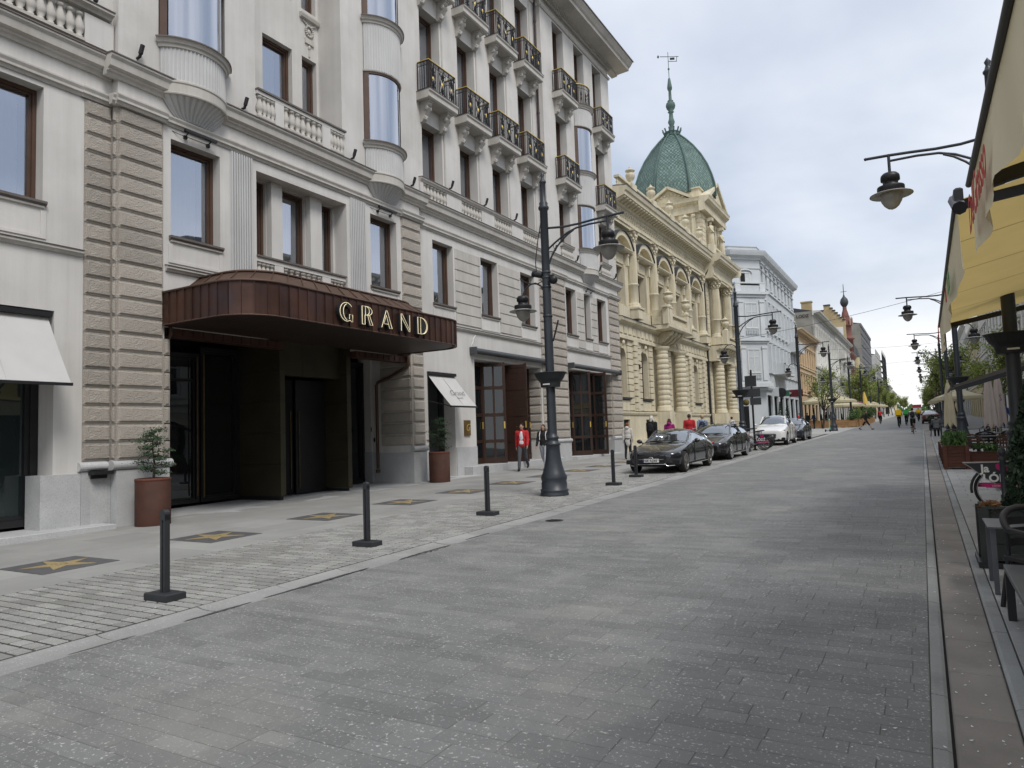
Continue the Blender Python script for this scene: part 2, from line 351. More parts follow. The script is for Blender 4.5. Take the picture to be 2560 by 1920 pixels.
def lay(parent, name, rects, m, h, bev, limit=300):
    """rects: (x0, x1, y0, y1). The pieces that show largest become objects, the rest one joined part"""
    rects.sort(key=lambda r: (not inview((r[0] + r[1]) / 2, (r[2] + r[3]) / 2), ((r[0] + r[1]) / 2) ** 2 + ((r[2] + r[3]) / 2) ** 2))
    rnd = random.Random(5); rest = MB(); cache = {}
    for i, (x0, x1, y0, y1) in enumerate(rects):
        j = rnd.uniform(-.0008, .0008)
        if i < limit:
            k = (round(x1 - x0, 3), round(y1 - y0, 3))
            if k not in cache: cache[k] = MB().bevbox(-k[0] / 2, k[0] / 2, -k[1] / 2, k[1] / 2, -h, 0, bev).mesh(name, m)
            yc = (y0 + y1) / 2; o = put(name, cache[k], parent, ((x0 + x1) / 2, yc, gz(yc) + j))
            o.rotation_euler = (math.atan(GR) + rnd.uniform(-.0015, .0015), rnd.uniform(-.001, .001), 0)
        else:
            n = len(rest.v); rest.bevbox(x0, x1, y0, y1, -h, j, bev)
            rest.v[n:] = [(a, b, c + gz(b)) for a, b, c in rest.v[n:]]
    if rest.v: stuff(rest.build(name, m, parent))
rr = random.Random(3); R = []
y = -2.0
while y < 62:
    x = -6.085 - rr.choice((.0, .13, .27, .4)); x += 0
    while x < -.072:
        w = rr.choice((.27, .40, .40, .54, .54)); a, b = max(x, -6.085), min(x + w, -.072)
        if b - a > .05: R.append((a + .0018, b - .0018, y + .0018, y + .1442))
        x += w
    y += .146
lay(road, 'paver', R, M_ROADP, .028, .0025)
# left channel: dished stones, dark joint, then setts and slabs
gut = sheet('left_gutter', -6.53, -6.085, [-12, 62], -.045, M_JOINTD)
prof = [(-.222, -.04), (.218, -.04), (.218, -.002), (.12, -.016), (.0, -.022), (-.12, -.016), (-.205, 0), (-.222, -.006)]
cm = {}
y = -2.2
while y < 62:
    L_ = rr.choice((.92, .98, 1.02)); k = L_
    if k not in cm:
        b = MB(); b.extr(prof, -k / 2 + .008, k / 2 - .008); cm[k] = b.mesh('channel_stone', M_CHAN)
    o = put('channel_stone', cm[k], gut, (-6.305, y + k / 2, gz(y + k / 2) + rr.uniform(-.003, .003))); o.rotation_euler = (math.atan(GR) + rr.uniform(-.004, .004), rr.uniform(-.01, .01), 0)
    y += L_
def wetpatch(y0, y1, xo, w):
    b = MB(); n = 26; top = []; bot = []
    for i in range(n + 1):
        yy = y0 + (y1 - y0) * i / n; e = max(0, math.sin(PI * i / n)) ** .5
        top.append((xo + w * e * (.7 + .5 * rr.random()), yy)); bot.append((xo - w * .8 * e * (.6 + .5 * rr.random()), yy))
    def zz(x, y): 
        t = (x + 6.305) / .2; return gz(y) - .022 + .020 * min(1, t * t) + .004
    for i in range(n):
        q = [top[i], top[i + 1], bot[i + 1], bot[i]]; q = q[::-1]
        b.poly([(x, y, zz(x, y)) for x, y in q])
    b.build('wet_patch', M_WET, gut)
wetpatch(4.35, 5.15, -6.16, .06); wetpatch(5.3, 7.0, -6.18, .075); wetpatch(7.5, 8.7, -6.13, .09); wetpatch(3.3, 3.9, -6.16, .04); wetpatch(9.2, 9.9, -6.2, .06)
pav = sheet('left_pavement', -14.6, -6.53, [-12, 62], -.007, M_JOINTD)
R = []; y = -2.0
while y < 50:
    x = -9.34 - rr.choice((0, .1, .2))
    while x < -6.545:
        w = rr.choice((.20, .29, .29, .38)); a, b = max(x, -9.34), min(x + w, -6.545)
        if b - a > .05: R.append((a + .008, b - .008, y + .008, y + .138))
        x += w
    y += .146
lay(pav, 'sett', R, M_SETT, .035, .013)
STARS = [5.66, 8.22, 10.85, 13.45, 15.95, 18.45, 20.95, 23.35, 25.6, 27.9]
R = []; y = -2.0; k = 0
while y < 61:
    x = -14.6 + (k % 2) * -.5
    dy = 1.02
    while x < -9.35:
        a, b = max(x, -14.6), min(x + 1.05, -9.35)
        if b - a > .06: R.append((a + .0025, b - .0025, y + .0025, y + dy - .0025))
        x += 1.05
    y += dy; k += 1
R += [(x + .003, x + .497, y + .003, y + .497) for x in [-9.34 + .5 * i for i in range(5)] for y in [50.02 + .5 * j for j in range(23)]]
lay(pav, 'slab', R, M_SLAB, .035, .004)
sheet('left_pavement_beyond', -14.6, -6.085, [62, 200, 400, 700], -.004, brickmat('pavement_far', (.32, .318, .30), (.36, .358, .34), (.2, .2, .19), 1.0, .6))
sheet('entrance_apron', -16.6, -14.6, [9.4, 22], -.004, M_GRANITE)
# light granite strip along the hotel wall
lay(pav, 'wall_strip_slab', [(-14.62, -14.20 + (.45 if 9.7 < y < 21 else 0), y + .004, y + 1.196) for y in [9.7 + 1.2 * i for i in range(23)]], M_GRANITE, .02, .004)
# right: kerb stones, sunk slabs, second kerb, terrace paving
kr = sheet('right_gutter', -.07, .45, [-12, 62], -.055, M_JOINTD)
cm = {}
y = -1.6
def strip(name, x0, x1, L_, m, z1, x_in=0, tilt=0):
    y = -1.6 + rr.random() * .4; me = {}
    k = L_; b = MB(); w = x1 - x0
    if tilt: b.extr([(-w / 2, -.05), (w / 2, -.05), (w / 2, z1 - (.012 if tilt < 0 else 0)), (w / 2 - .02, z1) if tilt > 0 else (w / 2 - .018, z1 - .004), (-w / 2 + .02, z1), (-w / 2, z1 - (.012 if tilt > 0 else 0))], -k / 2 + .004, k / 2 - .004)
    else: b.bevbox(-w / 2, w / 2, -k / 2 + .004, k / 2 - .004, -.05, z1, .008)
    me = b.mesh(name, m)
    while y < 62:
        o = put(name, me, kr, ((x0 + x1) / 2, y + k / 2, gz(y + k / 2) + rr.uniform(-.002, .002))); o.rotation_euler = (math.atan(GR), rr.uniform(-.006, .006), 0); y += L_
strip('kerb_stone', -.066, .018, .78, M_KERB, 0, tilt=-1)
strip('gutter_slab', .034, .338, .77, M_GUTB, -.022)
strip('edge_stone', .344, .440, .80, M_KERB, 0, tilt=1)
rp = sheet('right_pavement', .45, 9.2, [-12, 62], -.035, M_JOINT)
R = []; y = -1.5; k = 0
while y < 40:
    x = .45 - (k % 3) * .2
    while x < 5.5:
        a, b = max(x, .45), min(x + .60, 5.5)
        if b - a > .05: R.append((a + .003, b - .003, y + .003, y + .297))
        x += .60
    y += .30; k += 1
lay(rp, 'terrace_slab', R, M_RPAV, .035, .004)
sheet('right_pavement_beyond', .45, 9.2, [40, 200, 400, 700], -.003, brickmat('rpavement_far', (.21, .208, .20), (.25, .248, .24), (.12, .12, .115), .6, .3))
sheet('right_gutter_beyond', -.07, .45, [62, 200, 400, 700], -.003, M_GUTB)
# fallen petals
b = MB(); rp_ = random.Random(8)
for i in range(260):
    y = 2.5 + 14 * rp_.random() ** 1.8; x = rp_.choice((rp_.uniform(.04, .33), rp_.uniform(.04, .33), rp_.uniform(.44, .9), rp_.uniform(-.6, 0)))
    s = rp_.uniform(.004, .009); a = rp_.random() * PI; z = gz(y) + (-.017 if .034 < x < .338 else .004) + .001
    b.poly([(x + s * math.cos(a + q) * (1.5 if k % 2 == 0 else .8), y + s * math.sin(a + q), z + (.004 if k == 0 else 0)) for k, q in enumerate((0, 1.6, 3.1, 4.7))])
stuff(tag(b.build('fallen_petals', M_WHITE), 'tiny white petals scattered along the right gutter', 'petals'))
# bronze stars in the pavement
M_STARP = mat('star_plate', (.095, .095, .098), .6, .15, 6, .2, 60)
M_STAR = mat('star_brass', (.40, .31, .155), .55, .15, 6, .2, 40, metal=.35)
ords = ['nearest the camera', 'second from the camera', 'third from the camera', 'fourth from the camera', 'fifth from the camera', 'sixth from the camera', 'just beyond the lamp post foot', 'eighth in the row', 'ninth in the row', 'farthest in the row']
pm = MB().bevbox(-.575, .575, -.52, .52, -.02, .004, .004).mesh('star_plaque', M_STARP)
b = MB(); P = []
for i in range(10):
    a = PI / 2 + .25 + i * PI / 5; r = (.50, .18)[i % 2]; P.append((r * math.cos(a) * 1.06, r * math.sin(a) * .95))
b.extrz(P, .0045, .009); b.extrz([(x * .25, y * .25) for x, y in P], .0092, .012)
stm = b.mesh('star', M_STAR)
b = MB()
for k in range(6): b.box(-.10 + .03 * (k % 2), .10 - .02 * (k % 3), -.09 + k * .028, -.082 + k * .028, .0092, .011)
for q in STARS[:0]: pass
lm = b.mesh('inscription', M_STARP)
for i, y in enumerate(STARS):
    o = put('star_plaque', pm, None, (-10.75, y, gz(y) + .004)); o.rotation_euler = (math.atan(GR), 0, 0)
    tag(o, 'bronze star on dark square plate in the pavement, ' + ords[i], 'star plaque', 'bronze stars set in the pavement')
    put('star', stm, o); put('inscription', lm, o, (.0, .02, .0))
# manhole cover and small road plates
def cover(x, y, r, lab):
    b = MB(); b.lathe([(r, -.01), (r, .002), (r * .93, .003), (r * .92, .0), (r * .85, .0), (r * .84, .003), (.001, .003)], seg=24)
    for k in range(-3, 4): b.box(-r * .7, r * .7, k * r * .2 - .008, k * r * .2 + .008, .003, .006)
    tag(b.build('valve_cover', M_IRON, None, (x, y, gz(y) + .003)), lab, 'cover')
cover(-5.75, 11.35, .16, 'small round iron valve cover in the road beside the left gutter')
# ------------------------------------------------------------------ the hotel
XP, XW = -14.258, -14.505                    # pavilion front, recessed wall
hotel = empty('hotel_building')
tag(hotel, 'pale grey hotel with brown copper entrance canopy and fluted bow windows', 'hotel')
def rebase(root, loc):
    root.location = loc
    for c in root.children: c.matrix_parent_inverse = Matrix.Translation(-Vector(loc))
WC = {}; WR = random.Random(21)
def win(parent, X, y0, y1, z0, z1, fm=None, gm=None, cur=None, fr=.075, dep=.15, mulls=(), trs=(), name='window', side=1, curfrac=.68):
    """glazed window facing +X: frame mesh with pane and curtain as sub-parts; meshes shared by size"""
    fm = fm or M_FRAME; gm = gm or G_SKY; w, h = round(y1 - y0, 2), round(z1 - z0, 2)
    k = (w, h, fm.name, gm.name, cur.name if cur else '', fr, tuple(mulls), tuple(trs), curfrac)
    if k not in WC:
        b = MB()
        b.box(-dep, 0, -w / 2, -w / 2 + fr, 0, h); b.box(-dep, 0, w / 2 - fr, w / 2, 0, h)
        b.box(-dep, 0, -w / 2 + fr, w / 2 - fr, 0, fr); b.box(-dep, 0, -w / 2 + fr, w / 2 - fr, h - fr, h)
        i = fr * .62; a0, a1 = -w / 2 + fr, w / 2 - fr
        b.box(-dep - .01, -.045, a0, a0 + i, fr, h - fr); b.box(-dep - .01, -.045, a1 - i, a1, fr, h - fr)
        b.box(-dep - .01, -.045, a0 + i, a1 - i, fr, fr + i); b.box(-dep - .01, -.045, a0 + i, a1 - i, h - fr - i, h - fr)
        for q in mulls: b.box(-dep - .01, -.03, -w / 2 + q * w - fr * .5, -w / 2 + q * w + fr * .5, fr + i, h - fr - i)
        for q in trs: b.box(-dep - .008, -.034, a0 + i, a1 - i, q * h - fr * .4, q * h + fr * .4)
        p = MB(); p.quad((-.10, a0, fr), (-.10, a1, fr), (-.10, a1, h - fr), (-.10, a0, h - fr))
        c = None
        if cur:
            c = MB(); n = 22; e = curfrac; ww = (a1 - a0) * e; vs = []
            for j in range(n + 1):
                yy = a0 + ww * j / n; xx = -.20 + .035 * math.sin(j * 1.9) + .01 * math.sin(j * 5)
                vs += [(xx, yy, fr), (xx, yy, h - fr)]
            c.add(vs, [(2 * j, 2 * j + 2, 2 * j + 3, 2 * j + 1) for j in range(n)], True); c = c.mesh('curtain', cur)
        WC[k] = (b.mesh(name, fm), p.mesh('pane', gm), c)
    fmesh, pm, cm_ = WC[k]
    o = put(name, fmesh, parent, (X, (y0 + y1) / 2, z0)); q_ = put('pane', pm, o); q_.rotation_euler = (0, WR.uniform(-.006, .006), WR.uniform(-.010, .010))
    if cm_: put('curtain', cm_, o)
    return o
def part(b, name, m, p=None): return b.build(name, m, p or hotel)
# ---- walls with their openings
XF = XP - .04
A0 = 2.0
holes1 = [(9.82, 11.12, 6.40, 8.65), (12.20, 15.48, 5.80, 8.65, .50), (16.52, 17.77, 6.40, 8.65), (9.66, 18.38, -.5, 4.50, 2.0),
          (9.52, 11.28, 10.75, 13.12, .10), (16.32, 18.08, 10.75, 13.12, .10), (9.52, 11.28, 14.8, 17.2, .10), (16.32, 18.08, 14.8, 17.2, .10),
          (12.20, 15.36, 10.06, 21.5, .93)]
b = MB(); b.wall(XF, 8.60, 19.02, -.4, 22.3, holes1, .32)
b.quad((XF - .3, 8.60, -.4), (XF, 8.60, -.4), (XF, 8.60, 22.3), (XF - .3, 8.60, 22.3)); b.quad((XF, 19.02, -.4), (XF - .3, 19.02, -.4), (XF - .3, 19.02, 22.3), (XF, 19.02, 22.3))
part(b, 'pavilion_wall', M_PLASTER)
b = MB(); b.wall(-15.22 + .0, 12.20, 15.36, 10.0, 21.5, [(12.30, 12.90, 10.2, 13.13), (13.24, 14.32, 10.2, 13.13), (14.70, 15.28, 10.2, 13.13), (12.30, 12.90, 14.6, 17.3), (13.24, 14.32, 14.6, 17.3), (14.70, 15.28, 14.6, 17.3), (13.24, 14.32, 18.6, 21.0)], .22)
part(b, 'loggia_wall', M_PLASTER)
XA = XW
holesA = [(5.9, 7.24, 6.52, 8.82), (2.6, 4.0, 6.52, 8.82), (2.4, 7.48, .12, 4.42, .55), (5.2, 6.6, 10.9, 13.1), (2.4, 3.7, 10.9, 13.1)]
b = MB(); b.wall(XA, A0 - 8, 8.60, -.4, 22.3, holesA, .32); part(b, 'side_wall', M_PLASTER)
colw = [(19.56 + 2.362 * i, 20.76 + 2.362 * i) for i in range(4)]
holesW = [(20.0, 21.25, 6.40, 8.65), (23.14, 24.39, 6.40, 8.65), (26.30, 27.55, 6.40, 8.65), (19.5, 21.1, .2, 3.97, .5), (22.47, 27.86, .2, 4.62, 1.2)]
for a, c in colw: holesW += [(a, c, 10.66, 12.80, .42), (a, c, 13.75, 17.0, .42), (a, c, 17.95, 21.2, .42)]
b = MB(); b.wall(XW, 19.02, 28.72, -.4, 22.3, holesW, .32); part(b, 'wing_wall', M_PLASTER)
holes2 = [(30.32, 31.47, 6.40, 8.65), (32.45, 33.2, 6.40, 8.65), (34.1, 35.28, 6.40, 8.65), (30.25, 35.62, .2, 4.72, 1.2)]
for a, c in ((29.98, 31.18), (34.78, 35.98)): holes2 += [(a, c, 10.66, 12.9, .42), (a, c, 13.75, 17.0, .42), (a, c, 17.95, 21.62, .42)]
holes2 += [(32.12, 33.88, 10.75, 13.1, .1), (32.12, 33.88, 14.8, 17.2, .1), (32.43, 33.63, 18.3, 21.62, .42)]
b = MB(); b.wall(XF, 28.72, 37.08, -.4, 22.3, holes2, .32)
b.quad((XF - .3, 28.72, -.4), (XF, 28.72, -.4), (XF, 28.72, 22.3), (XF - .3, 28.72, 22.3)); b.quad((XF, 37.08, -.4), (-30, 37.08, -.4), (-30, 37.08, 22.3), (XF, 37.08, 22.3))
part(b, 'far_pavilion_wall', M_PLASTER)
# dark rooms behind the panes
b = MB(); b.box(-24, -16.9, A0 - 7, 36.9, -.3, 22); part(b, 'inner_core', M_ROOM)
b = MB()
for z in (5.2, 9.75, 13.45, 17.7, 22.1): b.box(-16.85, -15.30, A0 - 7, 36.9, z - .1, z + .1)
part(b, 'floor_slab', M_ROOM)
b = MB(); b.box(-30, -14.9, A0 - 8, 37.0, 22.32, 22.6); b.wall(-16.2, A0 - 8, 37.0, 22.6, 27.5, [(19 + 2.9 * i, 20.2 + 2.9 * i, 23.6, 25.8) for i in range(6)], .3)
b.quad((-16.2, 37.0, 22.6), (-26, 37.0, 22.6), (-26, 37.0, 27.5), (-16.2, 37.0, 27.5)); b.box(-26, -16.0, A0 - 8, 37.2, 27.5, 27.8); part(b, 'attic_storey', M_PLASTER)
for i in range(6): win(hotel, -16.48, 19 + 2.9 * i, 20.2 + 2.9 * i, 23.6, 25.8, cur=None)
# ---- windows
for y0, y1 in ((9.82, 11.12), (16.52, 17.77)): win(hotel, XF - .26, y0, y1, 6.42, 8.65, cur=M_CURTAIN, curfrac=.78)
for y0, y1 in ((5.9, 7.24), (2.6, 4.0)): win(hotel, XA - .26, y0, y1, 6.54, 8.82, cur=M_CURTAIN, curfrac=.86)
for y0, y1 in ((5.2, 6.6), (2.4, 3.7)): win(hotel, XA - .26, y0, y1, 10.9, 13.1, cur=M_CURTAIN)
for i, (y0, y1) in enumerate(((20.0, 21.25), (23.14, 24.39), (26.30, 27.55))): win(hotel, XW - .26, y0, y1, 6.42, 8.65, cur=M_DRAPE, curfrac=.6)
for y0, y1 in ((30.32, 31.47), (32.45, 33.2), (34.1, 35.28)): win(hotel, XF - .26, y0, y1, 6.42, 8.65, cur=M_DRAPE, curfrac=.6)
for a, c in colw:
    for z0, z1 in ((10.68, 12.80), (13.78, 17.0), (17.98, 21.2)): win(hotel, XW - .36, a, c, z0, z1, cur=M_DRAPE, curfrac=.5)
for a, c in ((29.98, 31.18), (34.78, 35.98)):
    for z0, z1 in ((10.68, 12.9), (13.78, 17.0), (17.98, 21.62)): win(hotel, XF - .36, a, c, z0, z1, cur=M_DRAPE, curfrac=.5)
win(hotel, XF - .36, 32.43, 33.63, 18.3, 21.62, cur=M_DRAPE, curfrac=.5)
for y0, y1 in ((12.30, 12.90), (13.24, 14.32), (14.70, 15.28)):
    for z0, z1 in ((10.22, 13.13), (14.62, 17.3)): win(hotel, -15.22 - .16, y0, y1, z0, z1, cur=M_CURTAIN, curfrac=.7)
win(hotel, -15.22 - .16, 13.24, 14.32, 18.62, 21.0, cur=M_CURTAIN, curfrac=.7)
# triple window over the canopy: piers, panes, balustrade
b = MB(); b.wall(XF - .50, 12.2, 15.48, 5.8, 8.65, [(12.28, 12.93, 6.3, 8.62), (13.34, 14.32, 6.3, 8.62), (14.80, 15.42, 6.3, 8.62)], .2)
b.box(XF - .48, XF - .30, 12.95, 13.32, 5.8, 8.64); b.box(XF - .48, XF - .30, 14.34, 14.78, 5.8, 8.64); part(b, 'window_pier', M_PLASTER)
for y0, y1 in ((12.28, 12.93), (13.34, 14.32), (14.80, 15.42)): win(hotel, XF - .60, y0, y1, 6.3, 8.62, cur=M_CURTAIN if y0 == 13.34 else M_DRAPE, curfrac=.72)
# ---- mouldings: profiles are (x out, z) from the wall plane
def mould(name, X, prof, y0, y1, m=M_TRIM, side=True):
    b = MB(); b.extr([(X + px, z) for px, z in prof], y0, y1); return part(b, name, m)
CORN = [(-.06, 9.50), (.05, 9.50), (.07, 9.56), (.12, 9.58), (.12, 9.62), (.20, 9.66), (.22, 9.80), (.27, 9.86), (.27, 9.90), (-.06, 9.93)]
CAPS = [(-.06, 9.932), (.29, 9.902), (.29, 9.93), (-.06, 9.975)]
STRG = [(-.05, 8.92), (.03, 8.92), (.05, 8.97), (.09, 8.99), (.09, 9.04), (.12, 9.10), (.12, 9.13), (-.05, 9.15)]
for X, y0, y1 in ((XA, A0 - 8, 8.56), (XF, 8.56 - .25, 19.02 + .25), (XW, 19.28, 28.46), (XF, 28.72 - .25, 37.08 + .25)):
    d = .0 if X == XF else 0
    mould('cornice', X, CORN, y0, y1); mould('cornice_flashing', X, CAPS, y0 - (.01 if X == XF else 0), y1, M_LEDGE)
    mould('string_course', X, STRG, y0 + (.13 if X == XF else 0), y1 - (.13 if X == XF else 0))
for y0, y1 in ((8.50, 9.66), (17.94, 19.08), (28.66, 30.24), (35.52, 37.14)): mould('string_break', XP, [(q + (.03 if q > 0 else 0), z + (0.004 if i else -.004)) for i, (q, z) in enumerate(STRG)], y0, y1)
for y0, y1 in ((7.94, 8.50), (19.08, 19.33), (27.9, 28.66)): mould('string_break', XW + .02, STRG, y0, y1)
# ledges and aprons under the first-floor windows
def ledge(X, y0, y1, z=5.70, h=.07, d=.10):
    mould('sill_ledge', X, [(-.02, z - h - .04), (d * .4, z - h - .04), (d * .6, z - h), (d, z - h + .02), (d, z), (-.02, z + .02)], y0, y1)
    mould('ledge_flashing', X, [(-.02, z + .021), (d + .02, z + .002), (d + .02, z + .016), (-.02, z + .045)], y0 - .01, y1 + .01, M_LEDGE)
for X, y0, y1 in ((XA, A0, 7.99), (XF, 9.68, 11.40), (XF, 16.30, 17.97), (XW, 19.30, 27.96), (XF, 30.2, 35.56)): ledge(X, y0, y1)
def sill(X, y0, y1, z=6.40, d=.09):
    b = MB(); b.extr([(X - .25, z - .02), (X - .0, z - .09), (X + d * .5, z - .08), (X + d, z - .04), (X + d, z + .005), (X - .25, z + .03)], y0 - .05, y1 + .05); part(b, 'window_sill', M_LEDGE if d > .08 else M_TRIM)
    b = MB(); b.extr([(X - .02, z - .15), (X + d * .5, z - .12), (X + d * .5, z - .082), (X - .02, z - .092)], y0 - .02, y1 + .02); part(b, 'sill_moulding', M_TRIM)
    b = MB()
    for a, c, e, f in ((y0 - .06, y0 + .04, 5.80, z - .17), (y1 - .04, y1 + .06, 5.80, z - .17), (y0 + .04, y1 - .04, 5.80, 5.86)): b.box(X - .02, X + .022, a, c, e, f)
    part(b, 'apron_frame', M_PLASTER)
for X, y0, y1, z in ((XF, 9.82, 11.12, 6.40), (XF, 16.52, 17.77, 6.40), (XA, 5.9, 7.24, 6.52), (XW, 20.0, 21.25, 6.40), (XW, 23.14, 24.39, 6.40), (XW, 26.30, 27.55, 6.40), (XF, 30.32, 31.47, 6.4), (XF, 32.45, 33.2, 6.4), (XF, 34.1, 35.28, 6.4)): sill(X, y0, y1, z)
# grooved panels between the wing windows, each course its own block
def courses(X, y0, y1, z0, z1, n):
    hh = (z1 - z0) / n; me = None
    for i in range(n):
        b = MB(); a = z0 + i * hh
        P = [(-.01, y0, a), (-.01, y1, a), (-.01, y1, a + hh), (-.01, y0, a + hh)]; q = .018
        b.add([(X, y0, a + .004), (X, y1, a + .004), (X, y1, a + hh - .02), (X, y0, a + hh - .02), (X + .035, y0 + q, a + .004 + q), (X + .035, y1 - q, a + .004 + q), (X + .035, y1 - q, a + hh - .02 - q), (X + .035, y0 + q, a + hh - .02 - q)],
              [(4, 5, 6, 7), (0, 1, 5, 4), (1, 2, 6, 5), (2, 3, 7, 6), (3, 0, 4, 7)])
        part(b, 'wall_course', M_TRIM)
for y0, y1 in ((21.34, 23.06), (24.48, 26.22), (31.55, 32.38), (33.28, 34.02)): courses(XW if y0 < 28 else XF, y0, y1, 5.82, 8.64, 7)
# ---- rusticated quoin blocks
def blockmesh(w, h, d=.055):
    m_ = .030; b = MB(); y0, y1 = -w / 2, w / 2
    P = [(0, y0, 0), (0, y1, 0), (0, y1, h), (0, y0, h), (.02, y0, 0), (.02, y1, 0), (.02, y1, h), (.02, y0, h),
         (.02, y0 + m_, m_), (.02, y1 - m_, m_), (.02, y1 - m_, h - m_), (.02, y0 + m_, h - m_),
         (d, y0 + m_ + .02, m_ + .02), (d, y1 - m_ - .02, m_ + .02), (d, y1 - m_ - .02, h - m_ - .02), (d, y0 + m_ + .02, h - m_ - .02)]
    F = [(0, 1, 5, 4), (1, 2, 6, 5), (2, 3, 7, 6), (3, 0, 4, 7)]
    for i in range(4):
        j = (i + 1) % 4; F += [(4 + i, 4 + j, 8 + j, 8 + i), (8 + i, 8 + j, 12 + j, 12 + i)]
    # rough-hewn face: a small grid pushed in and out
    rq = random.Random(int(w * 1000)); n, k = max(3, int(w / .09)), 4; vs = []
    for i in range(n + 1):
        for j in range(k + 1):
            e = 0 if i in (0, n) or j in (0, k) else rq.uniform(-.003, .006)
            vs.append((d + e, y0 + m_ + .02 + (w - 2 * m_ - .04) * i / n, m_ + .02 + (h - 2 * m_ - .04) * j / k))
    b.add(P, F); b.add(vs, [(i * (k + 1) + j, (i + 1) * (k + 1) + j, (i + 1) * (k + 1) + j + 1, i * (k + 1) + j + 1) for i in range(n) for j in range(k)])
    return b.mesh('quoin_block', M_QUOIN)
QB = {}
PIT = .3735
def quoins(X, y0, y1, z0=1.48, z1=8.93, face='x'):
    n = int((z1 - z0) / PIT + .3); w = round(y1 - y0, 3)
    if w not in QB: QB[w] = blockmesh(w, PIT - .022)
    for i in range(n):
        z = z0 + i * PIT
        if face == 'x': put('quoin_block', QB[w], hotel, (X, (y0 + y1) / 2, z))
        else: put('quoin_block', QB[w], hotel, ((y0 + y1) / 2, X, z), -PI / 2)
quoins(XF - .0, 8.60, 9.62); quoins(XF, 9.64, 9.78, 1.48, 4.2); quoins(XA, 8.02, 8.59)
quoins(8.60, XA + .06, XF - .002, face='y')
quoins(XF, 18.0, 19.02, 4.48, 8.93); quoins(XF, 18.40, 19.02, 1.48, 4.46); quoins(XW, 19.05, 19.27)
quoins(18.39, -15.60, XF - .004, 1.48, 4.46, face='y')
quoins(XW, 27.98, 28.70); quoins(XF, 28.74, 30.18); quoins(XF, 35.60, 37.04); quoins(35.62, -15.45, XF - .004, 1.48, 4.6, face='y'); quoins(28.72, XW + .06, XF - .002, face='y')
quoins(27.87, -15.65, XW - .004, 1.48, 4.6, face='y')
# granite plinths and torus mouldings
def plinth(x1, y0, y1, top=1.24, x0=-16.4, tor=False, extra=.0):
    b = MB(); b.box(x0, x1, y0, y1, -.4, top); part(b, 'plinth_block', M_GRANITE)
    if tor:
        b = MB(); n = 8; P = [(x1 - .12, top + .002)] + [(x1 - .055 + .085 * math.cos(-PI / 2 + PI * i / n), top + .09 + .085 * math.sin(-PI / 2 + PI * i / n)) for i in range(n + 1)] + [(x1 - .12, top + .22)]
        b.extr(P, y0 - .06, y1 + .06); o = part(b, 'torus_moulding', M_GRANITE)
plinth(XP, 8.58, 9.20, 1.26, tor=False); plinth(XP + .001, 9.205, 9.76, 1.26); plinth(XP + .002, 18.35, 19.04, 1.26); plinth(XP, 28.70, 30.24, 1.28); plinth(XP, 35.59, 37.10, 1.28)
plinth(XW + .04, 7.24, 7.985, 1.24, -15.0); plinth(XW + .05, 7.99, 8.575, 1.26, -15.0); plinth(XW + .04, 21.115, 22.455, 1.33, -15.0); plinth(XW + .04, 27.88, 28.69, 1.28, -15.6)
for y0, y1, X in ((7.94, 8.50, XW + .06), (8.50, 9.82, XP), (18.34, 19.1, XP), (19.1, 19.32, XW + .06), (27.9, 28.64, XW + .06), (28.64, 30.28, XP), (35.58, 37.14, XP)):
    b = MB(); n = 8; top = 1.27; P = [(X - .12, top)] + [(X - .03 + .09 * math.cos(-PI / 2 + PI * i / n), top + .095 + .09 * math.sin(-PI / 2 + PI * i / n)) for i in range(n + 1)] + [(X - .12, top + .20)]
    b.extr(P, y0, y1); part(b, 'torus_moulding', M_GRANITE)
b = MB(); b.box(XW + .052, XW + .062, 8.16, 8.50, .22, 1.02); part(b, 'meter_door', M_GRANITE)
b = MB(); b.box(XW + .06, XW + .26, 8.12, 8.52, 1.20, 1.27); b.box(XW + .06, XW + .1, 8.16, 8.48, 1.12, 1.2); part(b, 'ground_spotlight', M_BLACK)
b = MB(); b.bevbox(XW - .6, -13.98, A0, 8.42, -.2, gz(8) + .10, .01); part(b, 'shop_step', M_GRANITE)
b = MB(); b.bevbox(XW - 1.0, -14.10, 21.55, 29.2, -.2, .62, .01); part(b, 'wing_step', M_GRANITE)
b = MB(); b.bevbox(XP - 1.0, -13.98, 30.2, 35.7, -.2, .60, .01); part(b, 'door_step', M_GRANITE)
# ---- balustrades
BAL = MB(); BAL.lathe([(.055, 0), (.055, .04), (.035, .05), (.075, .13), (.085, .22), (.05, .36), (.038, .42), (.045, .46), (.06, .47), (.06, .52)], seg=8)
BALM = BAL.mesh('baluster', M_TRIM)
def balustrade(X, y0, y1, n, z=9.98, h=.62, sx=1.0):
    s = (h - .10) / .52
    for i in range(n): put('baluster', BALM, hotel, (X, y0 + (y1 - y0) * (i + .5) / n, z + .06), 0, (1.25, 1.25, s))
    b = MB(); b.box(X - .07, X + .07, y0, y1, z, z + .058); part(b, 'baluster_base', M_TRIM)
def rail(X, y0, y1, z, d=.13):
    b = MB(); b.extr([(X - .1, z - .13), (X + .07, z - .13), (X + .09, z - .08), (X + d, z - .05), (X + d, z), (X - .1, z + .02)], y0, y1); part(b, 'rail_moulding', M_TRIM)
    b = MB(); b.extr([(X - .1, z + .021), (X + d + .02, z + .002), (X + d + .02, z + .025), (X - .1, z + .05)], y0, y1); part(b, 'rail_flashing', M_LEDGE)
def pedestal(X, y0, y1, z, h): b = MB(); b.box(X - .1, X + .055, y0, y1, z, z + h); part(b, 'pedestal', M_PLASTER)
for i in range(4):                           # wing, along the top of the cornice
    balustrade(XW + .03, colw[i][0] - .1, colw[i][1] + .1, 7, 9.97, .56)
